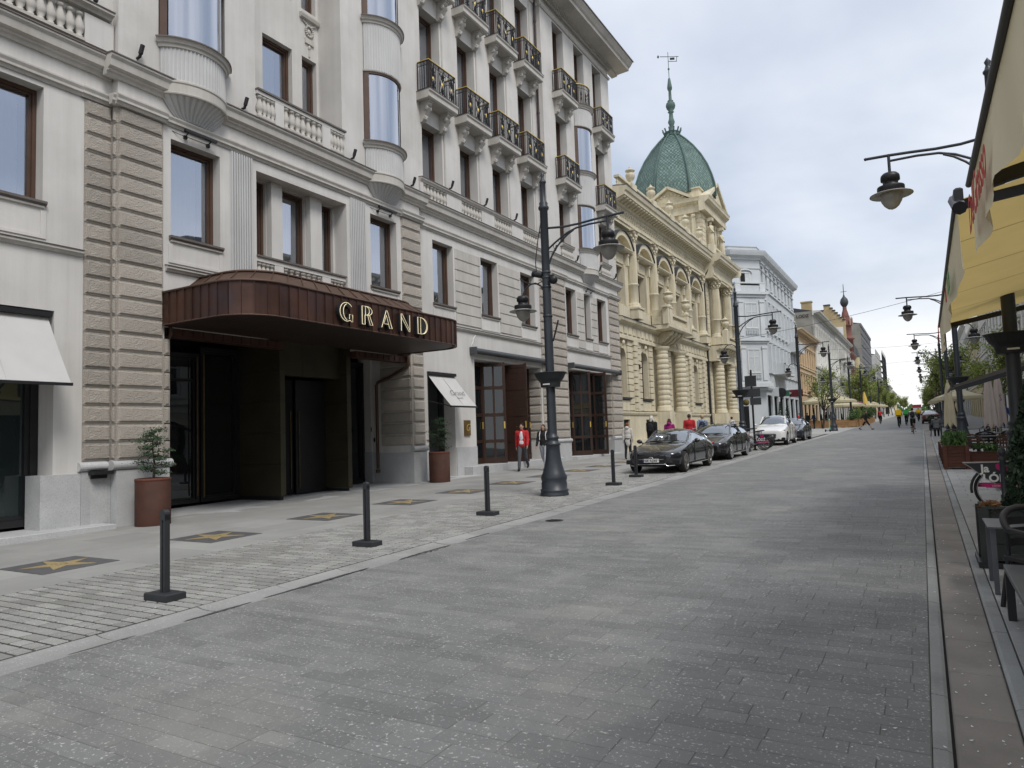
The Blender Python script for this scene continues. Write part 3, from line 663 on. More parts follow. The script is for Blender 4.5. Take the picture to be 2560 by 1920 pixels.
for a, c in ((19.28, 19.46), (20.86, 21.82), (23.22, 24.18), (25.58, 26.55), (27.95, 28.46)): pedestal(XW + .03, a, c, 9.97, .56)
rail(XW + .03, 19.28, 28.46, 10.66)
for a, c in ((29.98, 31.18), (34.78, 35.98)): balustrade(XF + .05, a, c, 7, 9.97, .56); rail(XF + .05, a - .06, c + .06, 10.66)
# loggia balustrade of the pavilion and the one over the canopy
for X, z, h, zr in ((XF + .02, 10.06, .62, 10.80), (XF - .06, 5.72, .60, 6.46)):
    for a, c, n in ((12.24, 12.78, 4), (13.08, 14.48, 7), (14.80, 15.34, 4)): balustrade(X, a, c, n, z, h)
    for a, c in ((12.78, 13.08), (14.48, 14.80)): pedestal(X, a, c, z, h)
    b = MB(); b.box(X - .1, X + .06, 12.2, 15.40, z + h, zr - .03); part(b, 'balustrade_top', M_PLASTER)
    b = MB(); b.box(X - .12, X + .10, 12.19, 15.42, zr - .028, zr + .02); part(b, 'rail_flashing', M_LEDGE)
for a, c, n in ((6.3, 7.96, 9), (3.6, 5.4, 9)): balustrade(XA + .05, a, c, n, 10.08, .62)
for a, c in ((5.4, 6.3), (7.96, 8.56)): pedestal(XA + .05, a, c, 10.08, .62)
rail(XA + .05, A0, 8.52, 10.90, .18)
# relief panels between loggia windows
for y0, y1 in ((14.70, 15.28), (12.30, 12.90)):
    b = MB(); yc = (y0 + y1) / 2; X = -15.22
    b.extr([(X, 14.28), (X + .10, 14.30), (X + .13, 14.38), (X + .13, 14.42), (X, 14.46)], y0 - .08, y1 + .08)
    for q in range(16):
        a = 2 * PI * q / 16; ell(b, (X + .03, yc + .14 * math.cos(a), 13.98 + .16 * math.sin(a)), .04, .04, .04, 1)
    ell(b, (X + .01, yc, 13.98), .04, .08, .10, 1); b.box(X, X + .05, yc - .17, yc + .17, 13.58, 13.74); b.box(X, X + .03, yc - .025, yc + .025, 13.2, 13.56); ell(b, (X + .02, yc, 13.48), .04, .05, .09, 1)
    for s in (-1, 1):
        for q in range(4): ell(b, (X + .02, yc + s * (.08 + .05 * q), 14.15 + .03 * q), .035, .04, .045, 1)
    part(b, 'relief_ornament', M_TRIM)
# moulded strips beside the wing windows
for a, c in colw:
    b = MB(); b.box(XW - .02, XW + .03, c + .10, c + .17, 10.7, 22.2); part(b, 'wall_strip', M_TRIM)
# fluted panels beside the triple window
def fluted(X, y0, y1, z0, z1, n, name='fluted_panel'):
    b = MB(); b.box(X - .02, X + .012, y0, y1, z0, z1); w = (y1 - y0) / n
    for i in range(n): yc = y0 + (i + .5) * w; b.extr([(X + .012, 0 + z0), (X + .012 + .04, z0), (X + .052, z1), (X + .012, z1)], yc - w * .26, yc + w * .26)
    part(b, name, M_FLUTE)
fluted(XF, 11.40, 12.06, 5.78, 8.90, 9); fluted(XF, 15.60, 16.28, 5.78, 8.90, 9)
# ---- bow windows
def arc(hw, sag, n, grow=0.0):
    R_ = (hw * hw + sag * sag) / (2 * sag); a = math.asin(min(1, hw / R_)); R2 = R_ + grow; x0 = sag - R_
    return [(x0 + R2 * math.cos(-a + 2 * a * i / n), R2 * math.sin(-a + 2 * a * i / n)) for i in range(n + 1)]
def loft(b, rings, smooth=True):
    n = len(rings[0]); vs = [p for r in rings for p in r]
    b.add(vs, [(k * n + i, k * n + i + 1, (k + 1) * n + i + 1, (k + 1) * n + i) for k in range(len(rings) - 1) for i in range(n - 1)], smooth)
ORC = {}
def oriel(yc, stages):
    o = None
    if not ORC:
        n = 28
        # fan-shaped corbel
        b = MB(); rings = []
        for k in range(7):
            t = k / 6; hw = .45 + .40 * t ** .8; sg = .08 + .40 * t ** 1.3; A = arc(hw, sg, 56)
            rings.append([(x + (.03 if (i // 2) % 2 == 0 else 0), y, 9.16 + .42 * t) for i, (x, y) in enumerate(A)])
        loft(b, rings, False); b.add([(x, y, 9.16) for x, y in arc(.45, .08, 20)], [tuple(range(21))])
        ORC['corbel'] = b.mesh('corbel', M_FLUTE)
        def band(z0, z1, prof, m, name):
            b = MB(); loft(b, [[(x, y, z) for x, y in arc(.88, .50, n, g)] for g, z in prof], False); 
            for q in (0, -1): b.poly([(x, y, prof[q][1]) for x, y in arc(.88, .50, n, prof[q][0])])
            ORC[name] = b.mesh(name, m)
        band(0, 0, [(-.01, -.12), (.045, -.12), (.055, -.09), (.03, -.07), (.03, .13), (.05, .15), (.05, .19), (.02, .21), (.0, .23)], M_TRIM, 'oriel_band')
        band(0, 0, [(.0, -.17), (.03, -.16), (.04, -.10), (.08, -.08), (.10, -.02), (.13, 0)], M_TRIM, 'oriel_cornice')
        band(0, 0, [(.0, .0), (.15, .001), (.15, .03), (.0, .05)], M_LEDGE, 'oriel_flashing')
        b = MB(); A = arc(.86, .49, 75)
        loft(b, [[(x * (1 + (.0)) + (.0 if (i % 3) else .032), y, z) for i, (x, y) in enumerate(A)] for z in (0, 1)], False); ORC['fluted'] = b.mesh('fluted_panel', M_FLUTE)
        b = MB(); A = arc(.80, .44, 24); loft(b, [[(x, y, z) for x, y in A] for z in (0, 1)]); ORC['pane'] = b.mesh('pane', G_SKY)
        b = MB(); A = arc(.74, .34, 60); loft(b, [[(x + .02 * math.sin(i * .9) + .008 * math.sin(i * 2.3), y, z) for i, (x, y) in enumerate(A)] for z in (0, 1)]); ORC['curtain'] = b.mesh('curtain', M_CURTAIN)
    root = None
    for kind, z0, z1 in stages:
        if kind == 'corbel':
            root = put('bow_window', ORC['corbel'], hotel, (XF, yc, 0)); root.name = 'bow_window'; put('band', ORC['oriel_band'], root, (0, 0, 9.70))
        elif kind == 'fluted': put('fluted_panel', ORC['fluted'], root, (0, 0, z0), 0, (1, 1, z1 - z0))
        elif kind == 'cap': put('cornice', ORC['oriel_cornice'], root, (0, 0, z1)); put('flashing', ORC['oriel_flashing'], root, (0, 0, z1 + .001))
        elif kind == 'win':
            h = z1 - z0; put('pane', ORC['pane'], root, (0, 0, z0), 0, (1, 1, h)); put('curtain', ORC['curtain'], root, (0, 0, z0), 0, (1, 1, h))
            b = MB(); A = arc(.86, .47, 24)
            for i0, i1, q0, q1 in ((0, 24, 0, .07), (0, 24, h - .09, h), (0, 2, .07, h - .09), (22, 24, .07, h - .09)):
                seg = A[i0:i1 + 1]; loft(b, [[(x, y, z0 + z) for x, y in seg] for z in (q0, q1)]); 
                ins = arc(.80, .42, 24)[i0:i1 + 1]; loft(b, [[(x, y, z0 + z) for x, y in ins][::-1] for z in (q0, q1)])
                for q in (q0, q1): b.add([(x, y, z0 + q) for x, y in seg] + [(x, y, z0 + q) for x, y in ins[::-1]], [tuple(range(2 * len(seg)))])
            b.build('window_frame', M_FRAME, root)
            b = MB()
            for i in range(34): t = -1 + 2 * i / 33; x, y = arc(.88, .49, 33)[i]; b.box(x - .02, x + .03, y - .012, y + .012, z1 - .03, z1 + .02)
            b.build('bead_trim', M_TRIM, root)
    return root
ST = [('corbel', 0, 0), ('fluted', 9.92, 10.68), ('cap', 10.6, 10.83), ('win', 10.86, 13.13), ('fluted', 13.14, 14.66), ('cap', 14.6, 14.82), ('win', 14.86, 17.2), ('fluted', 17.2, 18.7)]
oriel(10.40, ST); oriel(17.20, ST); o3 = oriel(33.0, ST[:-1] + [('fluted', 17.2, 18.1), ('cap', 18.0, 18.3)])
# ---- balconies: slab, two scroll corbels, iron railing
def railing_panel(b, g, p0, p1, h, n):
    """iron railing between two points at slab level; b iron, g gilt"""
    p0, p1 = Vector(p0), Vector(p1); t = p1 - p0; ln = t.length; t.normalize(); U = Vector((0, 0, 1))
    b.bar(p0 + U * h * .06, p1 + U * h * .06, .02); b.bar(p0 + U * h * .84, p1 + U * h * .84, .016); b.bar(p0 + U * (h - .03), p1 + U * (h - .03), .02)
    g.bar(p0 + U * h, p1 + U * h, .05, .025)
    for i in range(n + 1):
        q = p0 + t * ln * i / n; b.bar(q, q + U * (h - .01), .016 if i % 3 else .026)
    for i in range(n):
        q = p0 + t * ln * (i + .5) / n; b.bar(q + U * h * .86, q + U * (h - .04), .012)
BM = {}
def balcony(X, yc, z, w=1.78, d=.55, name='balcony'):
    if not BM:
        s = MB(); s.extr([(0, 0), (d - .05, 0), (d, .04), (d, .20), (d + .05, .24), (d + .05, .285), (0, .285)], -w / 2, w / 2)
        BM['slab'] = s.mesh('balcony_slab', M_TRIM)
        s = MB(); s.box(0, d + .06, -w / 2 - .01, w / 2 + .01, .287, .31); BM['fl'] = s.mesh('slab_flashing', M_LEDGE)
        c = MB(); n = 10
        P = [(0, 0), (.38, 0), (.40, -.06), (.34, -.12)] + [(.24 + .13 * math.cos(PI * .5 - i * .3), -.24 + .12 * math.sin(PI * .5 - i * .3)) for i in range(5)] + [(.2, -.42), (.22, -.50), (.14, -.58), (.10, -.64), (0, -.66)]
        c.extr(P[::-1], -.10, .10); ell(c, (.27, -.11, -.20), .11, .04, .11, 1); ell(c, (.27, .11, -.20), .11, .04, .11, 1); ell(c, (.15, 0, -.54), .08, .13, .08, 1)
        c.box(0, .43, -.13, .13, 0, .05); BM['corbel'] = c.mesh('corbel', M_TRIM)
        b = MB(); g = MB(); h = 1.06; a = w / 2 - .08; e = d - .03
        railing_panel(b, g, (e, -a, 0), (e, a, 0), h, 16); railing_panel(b, g, (.04, -a, 0), (e, -a, 0), h, 5); railing_panel(b, g, (.04, a, 0), (e, a, 0), h, 5)
        for q in (-.5, 0, .5):
            yy = q * w * .62; v, f = ico(1, 1); g.add([(e + .012 * x, yy + .055 * y, .46 + .09 * zz) for x, y, zz in v], f, True)
            for s in (-1, 1):
                b.bar((e, yy + s * .17, .08), (e, yy, .34), .022); b.bar((e, yy + s * .17, .84), (e, yy, .58), .022); b.bar((e, yy, .1), (e, yy, .36), .03); b.bar((e, yy, .56), (e, yy, .86), .03)
                b.bar((e, yy + s * .03, .1), (e, yy + s * .14, .46), .02); b.bar((e, yy + s * .14, .46), (e, yy + s * .03, .84), .02)
        BM['iron'] = b.mesh('railing', M_IRON); BM['gilt'] = g.mesh('gilt_trim', M_GOLD)
    o = put(name, BM['slab'], hotel, (X, yc, z)); put('flashing', BM['fl'], o)
    for s in (-1, 1): put('corbel', BM['corbel'], o, (0, s * .58, -.052))
    put('railing', BM['iron'], o, (0, 0, .31)); put('gilt_trim', BM['gilt'], o, (0, 0, .31))
for a, c in colw:
    for z in (13.40, 17.65): balcony(XW, (a + c) / 2, z)
for a, c in ((29.98, 31.18), (34.78, 35.98)):
    for z in (13.40, 17.65): balcony(XF, (a + c) / 2, z)
# railing on top of the far bow window
b = MB(); g = MB(); A = arc(.84, .46, 20)
for i, (x, y) in enumerate(A):
    b.bar((x, y, 18.33), (x, y, 19.4), .018)
    if i < 20:
        x2, y2 = A[i + 1]; 
        for q in (18.4, 19.2, 19.36): b.bar((x, y, q), (x2, y2, q), .018)
        g.bar((x, y, 19.42), (x2, y2, 19.42), .05, .03)
        if i % 3 == 1: b.bar((x, y, 18.45), (x2, y2, 19.1), .02); b.bar((x2, y2, 18.45), (x, y, 19.1), .02)
b.build('railing', M_IRON, o3); g.build('gilt_trim', M_GOLD, o3)
# ---- top cornice with egg-and-dart
TOP = [(-.1, 21.70), (.05, 21.70), (.08, 21.74), (.10, 21.80), (-.1, 21.84)]
EAV = [(-.1, 22.20), (.22, 22.24), (.26, 22.32), (.95, 22.36), (.97, 22.50), (1.05, 22.56), (1.18, 22.74), (1.22, 22.80), (-.1, 22.86)]
for X, y0, y1 in ((XA, A0 - 8, 8.58), (XF, 8.58, 19.05), (XW, 19.05, 28.70), (XF, 28.70, 37.12)):
    e = .9 if y1 > 37 else 0
    mould('frieze_band', X, TOP, y0, y1 + (.06 if e else 0)); mould('eaves_cornice', X, EAV, y0, y1 + e)
    mould('eaves_flashing', X, [(-.1, 22.862), (1.26, 22.802), (1.26, 22.86), (-.1, 22.93)], y0, y1 + e + (.04 if e else 0), M_LEDGE)
b = MB()
yy = 28.8
while yy < 37.0:
    ell(b, (XF + .16, yy, 22.16), .06, .05, .09, 1); b.box(XF + .20, XF + .30, yy + .05, yy + .11, 22.22, 22.34); yy += .17
part(b, 'egg_and_dart', M_TRIM)
# downpipe
b = MB(); b.tube([(XW + .10, 28.40, 10.7), (XW + .10, 28.40, 22.3)], .06, 8)
for z in (12, 14.2, 16.4, 18.6, 20.8): b.lathe([(.075, 0), (.075, .06)], (XW + .1, 28.40, z), 10)
part(b, 'downpipe', mat('downpipe_brown', (.05, .032, .032), .4, .2, 3))
# floodlights and picture lights
FLM = MB(); FLM.tube([(0, 0, 0), (.09, 0, .01)], .03, 8); FLM.tube([(.09, 0, 0), (.12, 0, .07)], .035, 8); FLM.tube([(.12, 0, .07), (.17, .02, .26)], .048, 10)
FLM = FLM.mesh('floodlight', M_BLACK)
for X, y, z in ((XA + .02, 8.15, 10.95), (XF, 9.02, 10.16), (XF, 11.78, 10.10), (XF, 15.72, 10.10), (XF, 18.6, 10.12), (XW + .01, 18.9 + 2.25, 10.8), (XW + .01, 23.52, 10.8), (XW + .01, 25.9, 10.8), (XW + .01, 28.2, 10.8), (XF, 29.2, 10.12), (XF, 31.6, 10.12), (XF, 34.4, 10.12), (XF, 36.6, 10.12)):
    put('floodlight', FLM, hotel, (X, y, z))
pl = MB(); pl.box(.14, .22, -.42, .42, 0, .06); pl.tube([(0, -.3, -.06), (.16, -.3, .02)], .015, 6); pl.tube([(0, .3, -.06), (.16, .3, .02)], .015, 6); pl.box(0, .05, -.34, -.26, -.1, -.03); pl.box(0, .05, .26, .34, -.1, -.03); pl.tube([(0, -.62, -.02), (.05, -.45, -.06), (.1, -.2, -.08), (.1, .3, -.08)], .008, 5)
pl = pl.mesh('picture_light', M_BLACK)
for y in (10.47, 17.15, 33.0): put('picture_light', pl, hotel, (XF, y, 8.86))
# ---- canopy
CB, CT = 4.365, 5.075
def outline(off=0.0, n=9):
    xf, ya, yb, r = -11.60 - off, 9.60 + off, 17.70 - off, .95
    P = [(XF, ya), (xf - r, ya)]
    P += [(xf - r + r * math.sin(PI / 2 * i / n), ya + r - r * math.cos(PI / 2 * i / n)) for i in range(1, n + 1)]
    P += [(xf - r + r * math.cos(PI / 2 * i / n), yb - r + r * math.sin(PI / 2 * i / n)) for i in range(n + 1)]
    P += [(XF, yb)]; return P
def resample(P, step):
    D = [0]
    for a, c in zip(P[:-1], P[1:]): D.append(D[-1] + math.dist(a, c))
    n = max(2, round(D[-1] / step)); out = []
    for i in range(n + 1):
        s = D[-1] * i / n; k = max(j for j in range(len(D)) if D[j] <= s + 1e-9); k = min(k, len(P) - 2)
        t = (s - D[k]) / max(1e-9, D[k + 1] - D[k]); out.append((P[k][0] + (P[k + 1][0] - P[k][0]) * t, P[k][1] + (P[k + 1][1] - P[k][1]) * t))
    return out
OL = outline(); b = MB(); b.extrz([(x, y) for x, y in outline(.04)], CB + .06, CT - .02); can = part(b, 'canopy', M_SOFFIT)
PN = resample(OL, .265); M_SEAM = M_COPPERD
for i in range(len(PN) - 1):
    (x0, y0), (x1, y1) = PN[i], PN[i + 1]; t = Vector((x1 - x0, y1 - y0, 0)).normalized(); nn = Vector((t.y, -t.x, 0))
    b = MB(); o_ = nn * .0
    a0, a1 = Vector((x0, y0, 0)) + t * .004, Vector((x1, y1, 0)) - t * .004
    b.add([a0 + Vector((0, 0, CB)), a1 + Vector((0, 0, CB)), a1 + Vector((0, 0, CT)), a0 + Vector((0, 0, CT)), a0 - nn * .03 + Vector((0, 0, CB)), a1 - nn * .03 + Vector((0, 0, CB)), a1 - nn * .03 + Vector((0, 0, CT)), a0 - nn * .03 + Vector((0, 0, CT))],
          [(0, 1, 2, 3), (5, 4, 7, 6), (1, 0, 4, 5), (3, 2, 6, 7)])
    b.obox(a1 + nn * .012 + Vector((0, 0, (CB + CT) / 2)), t, nn, Vector((0, 0, 1)), .006, .016, (CT - CB) / 2)
    b.build('fascia_panel', M_COPPER, can)
b = MB(); b.tube([(x, y, CT + .012) for x, y in resample(outline(-.012), .1)], .026, 8); b.tube([(x, y, CB + .0) for x, y in resample(outline(-.01), .1)], .016, 6); b.build('edge_bead', M_COPPERD, can)
def roofring(o0, z0, o1, z1, step, name):
    A, B = resample(outline(o0), .12), None; n = len(A); Bp = outline(o1); 
    D = sum(math.dist(a, c) for a, c in zip(Bp[:-1], Bp[1:])); B = resample(Bp, D / (n - 1))[:n]
    m = min(len(A), len(B)); b = MB()
    for i in range(m - 1): b.add([(*A[i], z0), (*A[i + 1], z0), (*B[i + 1], z1), (*B[i], z1)], [(0, 1, 2, 3)], True)
    b.build(name, M_COPPERD, can); k = max(1, int(step / .12))
    for i in range(0, m, k): s = MB(); s.bar((*A[i], z0 + .015), (*B[i], z1 + .015), .016, .03); s.build('roof_seam', M_COPPERD, can)
roofring(.02, CT + .01, .50, CT + .10, .36, 'roof_sheet'); roofring(.50, CT + .10, .98, CT + .50, .48, 'roof_slope')
b = MB(); b.poly([(x, y, CT + .502) for x, y in outline(.98)]); b.build('roof_top', M_COPPERD, can)
b = MB(); b.tube([(x, y, CT + .52) for x, y in resample(outline(.97), .1)], .03, 8); b.build('roof_bead', M_COPPERD, can)
x = -11.66; 
while x > XF:                                # soffit boards along the street
    xi = x + .0; r = .95; q = -11.60 - r; ins = .06 if x < q else .06 + r - math.sqrt(max(0, r * r - (x - q) ** 2))
    b = MB(); b.box(x - .155, x - .008, 9.60 + ins, 17.70 - ins, CB + .012, CB + .05); b.build('soffit_board', M_SOFFIT, can); x -= .163
# letters: dark boxes with neon outlines
NEON = mat('neon_cream', (.92, .80, .52), .5, .02, emit=.28)
def stroke(pl, closed=False):
    return pl + [pl[0]] if closed else pl
def cir(cx, cz, rx, rz, a0, a1, n=14): return [(cx + rx * math.cos(math.radians(a0 + (a1 - a0) * i / n)), cz + rz * math.sin(math.radians(a0 + (a1 - a0) * i / n))) for i in range(n + 1)]
LET = {
 'G': (.46, [cir(.24, .22, .22, .22, 40, 265) + [(.26, .0), (.36, .03), (.40, .0), (.44, .0), (.44, .17), (.33, .17), (.33, .06)], cir(.30, .22, .17, .20, 110, 250)], [cir(.24, .22, .25, .25, 40, 320) + [(.46, .19), (.33, .19), (.33, .1)] + cir(.24, .22, .13, .14, 320, 40)]),
 'R': (.40, [[(.02, 0), (.02, .44), (.14, .44), (.14, .26), (.12, .22), (.12, 0), (.02, 0)], [(.14, .44)] + cir(.2, .335, .18, .105, 90, -90) + [(.14, .23)], cir(.16, .335, .12, .105, 90, -90), [(.22, .22), (.30, .0), (.40, .0), (.28, .24)]], [[(-.02, -.02), (-.02, .46)] + cir(.2, .335, .21, .125, 90, -60) + [(.43, -.02), (.27, -.02), (.17, .2), (.14, .2), (.14, -.02)]]),
 'A': (.44, [[(.02, 0), (.06, .10), (.20, .44), (.24, .44), (.42, 0), (.32, 0), (.20, .32), (.10, .10), (.28, .10)]], [[(-.02, -.02), (.18, .47), (.26, .47), (.46, -.02), (.30, -.02), (.26, .08), (.14, .08), (.10, -.02)]]),
 'N': (.40, [[(.02, 0), (.02, .44), (.06, .44), (.37, .04), (.37, .44)], [(.04, .34), (.34, 0), (.37, 0), (.37, .06)]], [[(-.02, -.02), (-.02, .46), (.10, .46), (.30, .2), (.30, .46), (.40, .46), (.40, -.02), (.30, -.02), (.09, .26), (.09, -.02)]]),
 'D': (.46, [[(.02, 0), (.02, .44), (.14, .44), (.14, 0), (.02, 0)], [(.14, .44)] + cir(.16, .22, .24, .22, 90, -90) + [(.14, 0)], cir(.22, .22, .22, .21, 85, -85)], [[(-.02, -.02), (-.02, .46), (.2, .46)] + cir(.2, .22, .26, .24, 88, -88) + [(.2, -.02)]]) }
XL = -11.50
for ch, y in zip('GRAND', (12.14, 12.89, 13.60, 14.37, 15.07)):
    w, lines, body = LET[ch]; b = MB()
    for P in body:
        n = len(P); vs = [(XL - .10, y + p, 4.485 + q) for p, q in P] + [(XL, y + p, 4.485 + q) for p, q in P]
        b.add(vs, [(i, (i + 1) % n, n + (i + 1) % n, n + i) for i in range(n)]); b.add(vs[:n], [tuple(reversed(range(n)))]); b.add(vs[n:], [tuple(range(n))])
    lo = b.build('sign_letter', M_BLACK, can)
    b = MB()
    for P in lines: b.tube([(XL + .016, y + p, 4.485 + q) for p, q in P], .0070, 6)
    b.build('neon_tube', NEON, can)
# ---- entrance under the canopy
M_OLDB = mat('dull_brass', (.16, .115, .05), .4, .2, 5, metal=.8)
for ya, yb, n in ((9.80, 13.20, 12), (15.95, 18.36, 8)):
    b = MB(); b.box(-14.75, -14.45, ya, yb, 4.17, 4.36)
    for i in range(n): b.box(-14.455, -14.43, ya + .15 + .27 * i, ya + .17 + .27 * i, 4.19, 4.35)
    part(b, 'copper_beam', M_COPPER)
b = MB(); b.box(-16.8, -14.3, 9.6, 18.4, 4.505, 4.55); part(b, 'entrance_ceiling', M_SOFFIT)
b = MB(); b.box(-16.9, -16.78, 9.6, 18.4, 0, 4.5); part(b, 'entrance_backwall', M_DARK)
def clad(name, x0, x1, y0, y1, z0, z1, n):
    h = (z1 - z0) / n
    for i in range(n): b = MB(); b.box(x0, x1, y0, y1, z0 + i * h + .006, z0 + (i + 1) * h - .002); part(b, name, M_BRONZE)
clad('bronze_panel', -16.6, -14.70, 13.26, 13.43, .30, 4.50, 5); clad('bronze_panel', -16.6, -14.68, 15.77, 15.94, .32, 4.50, 5)
for y in (13.30, 15.80): b = MB(); b.box(-16.5, -14.77, y, y + .10, .12, .31); part(b, 'portal_base', M_BLACK)
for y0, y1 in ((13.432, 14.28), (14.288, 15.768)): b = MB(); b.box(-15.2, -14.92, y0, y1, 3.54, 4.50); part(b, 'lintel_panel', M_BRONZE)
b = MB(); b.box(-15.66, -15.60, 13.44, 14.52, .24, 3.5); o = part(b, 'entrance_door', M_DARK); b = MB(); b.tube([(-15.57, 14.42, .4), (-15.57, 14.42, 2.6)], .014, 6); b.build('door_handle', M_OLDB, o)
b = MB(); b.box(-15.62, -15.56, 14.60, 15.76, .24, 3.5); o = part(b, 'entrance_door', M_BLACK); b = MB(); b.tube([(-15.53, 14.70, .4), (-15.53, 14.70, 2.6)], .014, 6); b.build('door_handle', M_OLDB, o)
win(hotel, -16.30, 9.7, 12.0, .25, 4.10, M_BLACK, G_DARK, fr=.09, mulls=(.5,), trs=(.82,), name='shopfront_window'); win(hotel, -16.30, 12.05, 13.26, .25, 4.30, M_BLACK, G_DARK, fr=.10, name='shopfront_window'); win(hotel, -16.25, 15.95, 18.28, .28, 4.30, M_BLACK, G_DARK, fr=.10, mulls=(.55,), name='shopfront_window')
b = MB(); b.tube([(-16.22, 11.89, .42), (-16.22, 11.89, 4.0)], .02, 6); b.tube([(-16.22, 12.08, .36), (-16.22, 12.08, 4.1)], .025, 6); part(b, 'brass_trim', M_OLDB)
b = MB(); b.box(-16.5, -15.95, 18.27, 18.38, 1.30, 4.5); part(b, 'jamb', M_PLASTER); b = MB(); b.box(-16.5, -15.92, 18.25, 18.385, -.2, 1.30); part(b, 'jamb_plinth', M_GRANITE)
b = MB(); b.box(-15.92, -15.6, 18.36, 18.385, 1.30, 4.5); part(b, 'jamb', M_PLASTER)
b = MB(); b.box(-15.95, -15.93, 18.24, 18.262, 1.98, 2.12); ell(b, (-15.9, 18.35, 1.70), .04, .02, .09, 1); part(b, 'intercom', M_BLACK)
for y, s in ((9.88, -1), (18.30, 1)):
    b = MB()
    if s < 0: b.tube([(-14.4, y, 4.37), (-14.4, y, 4.2), (-14.44, y - .03, 4.1), (-14.6, y - .05, 4.04), (-15.2, y - .05, 3.98)], .045, 8)
    else: b.tube([(-14.35, y, 4.37), (-14.35, y, 4.12), (-14.5, y, 4.0), (-15.2, y, 3.72), (-15.66, y, 3.6), (-15.72, y, 3.5), (-15.72, y, .75)], .05, 8); b.lathe([(.075, 0), (.075, .1)], (-15.72, y, .62), 10)
    part(b, 'rainwater_pipe', M_COPPERD)
# ---- street-level shopfront on the left, with awning
win(hotel, XA - .52, 4.75, 7.46, .28, 4.3, M_BLACK, glassmat('glass_green', (.62, .68, .70), .85, (.022, .030, .030), spec=.38), fr=.13, name='shopfront_window')
win(hotel, XA - .52, 2.42, 4.73, .28, 4.3, M_BLACK, G_DARK, fr=.13, name='shopfront_window')
b = MB(); b.tube([(XA - .545, 6.55 - .02 * i, 2.58 + .05 * math.sin(i * .33)) for i in range(22)], .022, 6); part(b, 'window_logo', M_GOLD)
text('G R A N D', .15, M_BLACK, hotel, facing_x((XA - .548, 6.02, 2.27)), .002, 'window_lettering')
M_CANV = mat('canvas_grey', (.60, .592, .578), .9, .05, 1.5, .1, 80, trans=.18)
def awning(y0, y1, x0, z0, x1, z1, nseg=3, label=None):
    w = (y1 - y0) / nseg; o = None
    for i in range(nseg):
        b = MB(); a, c = y0 + i * w, y0 + (i + 1) * w; n = 6
        for k in range(n):
            t0, t1 = k / n, (k + 1) / n; s0, s1 = -.03 * math.sin(PI * t0), -.03 * math.sin(PI * t1)
            b.quad((x0 + (x1 - x0) * t0, a, z0 + (z1 - z0) * t0 + s0), (x0 + (x1 - x0) * t1, a, z0 + (z1 - z0) * t1 + s1), (x0 + (x1 - x0) * t1, c, z0 + (z1 - z0) * t1 + s1), (x0 + (x1 - x0) * t0, c, z0 + (z1 - z0) * t0 + s0))
        if o is None: o = part(b, 'awning', M_CANV)
        else: b.build('awning_panel', M_CANV, o)
        if i: b = MB(); b.bar((x0, a, z0 + .004), (x1, a, z1 + .004), .03, .006); b.build('awning_seam', M_CANV, o)
    b = MB(); b.box(x1 - .03, x1 + .03, y0 - .02, y1 + .02, z1 - .05, z1 + .005)
    b.build('awning_bar', M_BLACK, o)
    for y in (y0 + .06, y1 - .06): b = MB(); b.bar((x0, y, z0 - .9), (x1, y, z1 - .03), .03); b.build('awning_arm', M_BLACK, o)
    b = MB(); b.box(x0 - .08, x0 + .1, y0 - .03, y1 + .03, z0, z0 + .1); b.build('awning_box', M_BLACK, o)
    return o
awning(4.2, 7.42, -14.62, 4.30, -13.78, 2.96)
caf = awning(19.52, 21.08, -14.50, 3.86, -13.56, 2.75, 2)
v = Vector((-13.56 + 14.50, 0, 2.75 - 3.86)).normalized(); nrm = Vector((-v.z, 0, v.x)) if v.x > 0 else None
nrm = Vector((1.11, 0, .94)).normalized()
Mc = Matrix(((0, -v.x, nrm.x, -13.78), (1, -v.y, nrm.y, 19.98), (0, -v.z, nrm.z, 3.0), (0, 0, 0, 1)))
M_INK = mat('ink_grey', (.08, .08, .085), .8, .05)
text('Grand', .34, M_INK, caf, Mc @ Matrix.Translation((0, .16, .035)), .0015, 'lettering', shear=.3, bold=-.006); text('C A F E', .10, M_INK, caf, Mc @ Matrix.Translation((.28, .0, .022)), .0015, 'lettering')
win(hotel, XW - .46, 19.52, 21.08, .32, 3.95, M_BLACK, G_DARK, fr=.10, mulls=(.42,), name='cafe_door')
b = MB(); b.box(XW, XW + .05, 21.64, 22.02, 1.74, 2.30); o = part(b, 'brass_plaque', mat('old_brass', (.20, .13, .05), .45, .3, 4, metal=.6)); text('G', .36, M_GOLD, o, facing_x((XW + .052, 21.70, 1.92)), .003, 'lettering', shear=.3)
# awning cassettes over the two big doors
for X, y0, y1, z in ((XW, 22.2, 28.3, 4.90), (XP + .02, 30.2, 36.3, 4.86)):
    b = MB(); b.tube([(X + .16, y0, z), (X + .16, y1, z)], .115, 12); 
    for y in (y0, y1 - .06): b.box(X - .02, X + .29, y - .03, y + .06, z - .14, z + .13)
    part(b, 'awning_cassette', mat('cassette_grey', (.06, .065, .07), .45, .1, 3))
for y in (22.25, 30.3): b = MB(); b.tube([(XW + .02, y, 5.05), (XW + .1, y + .05, 5.28), (XW + .04, y + .12, 5.33), (XW + .12, y + .2, 5.5)], .02, 6); part(b, 'cable_loop', M_WHITE)
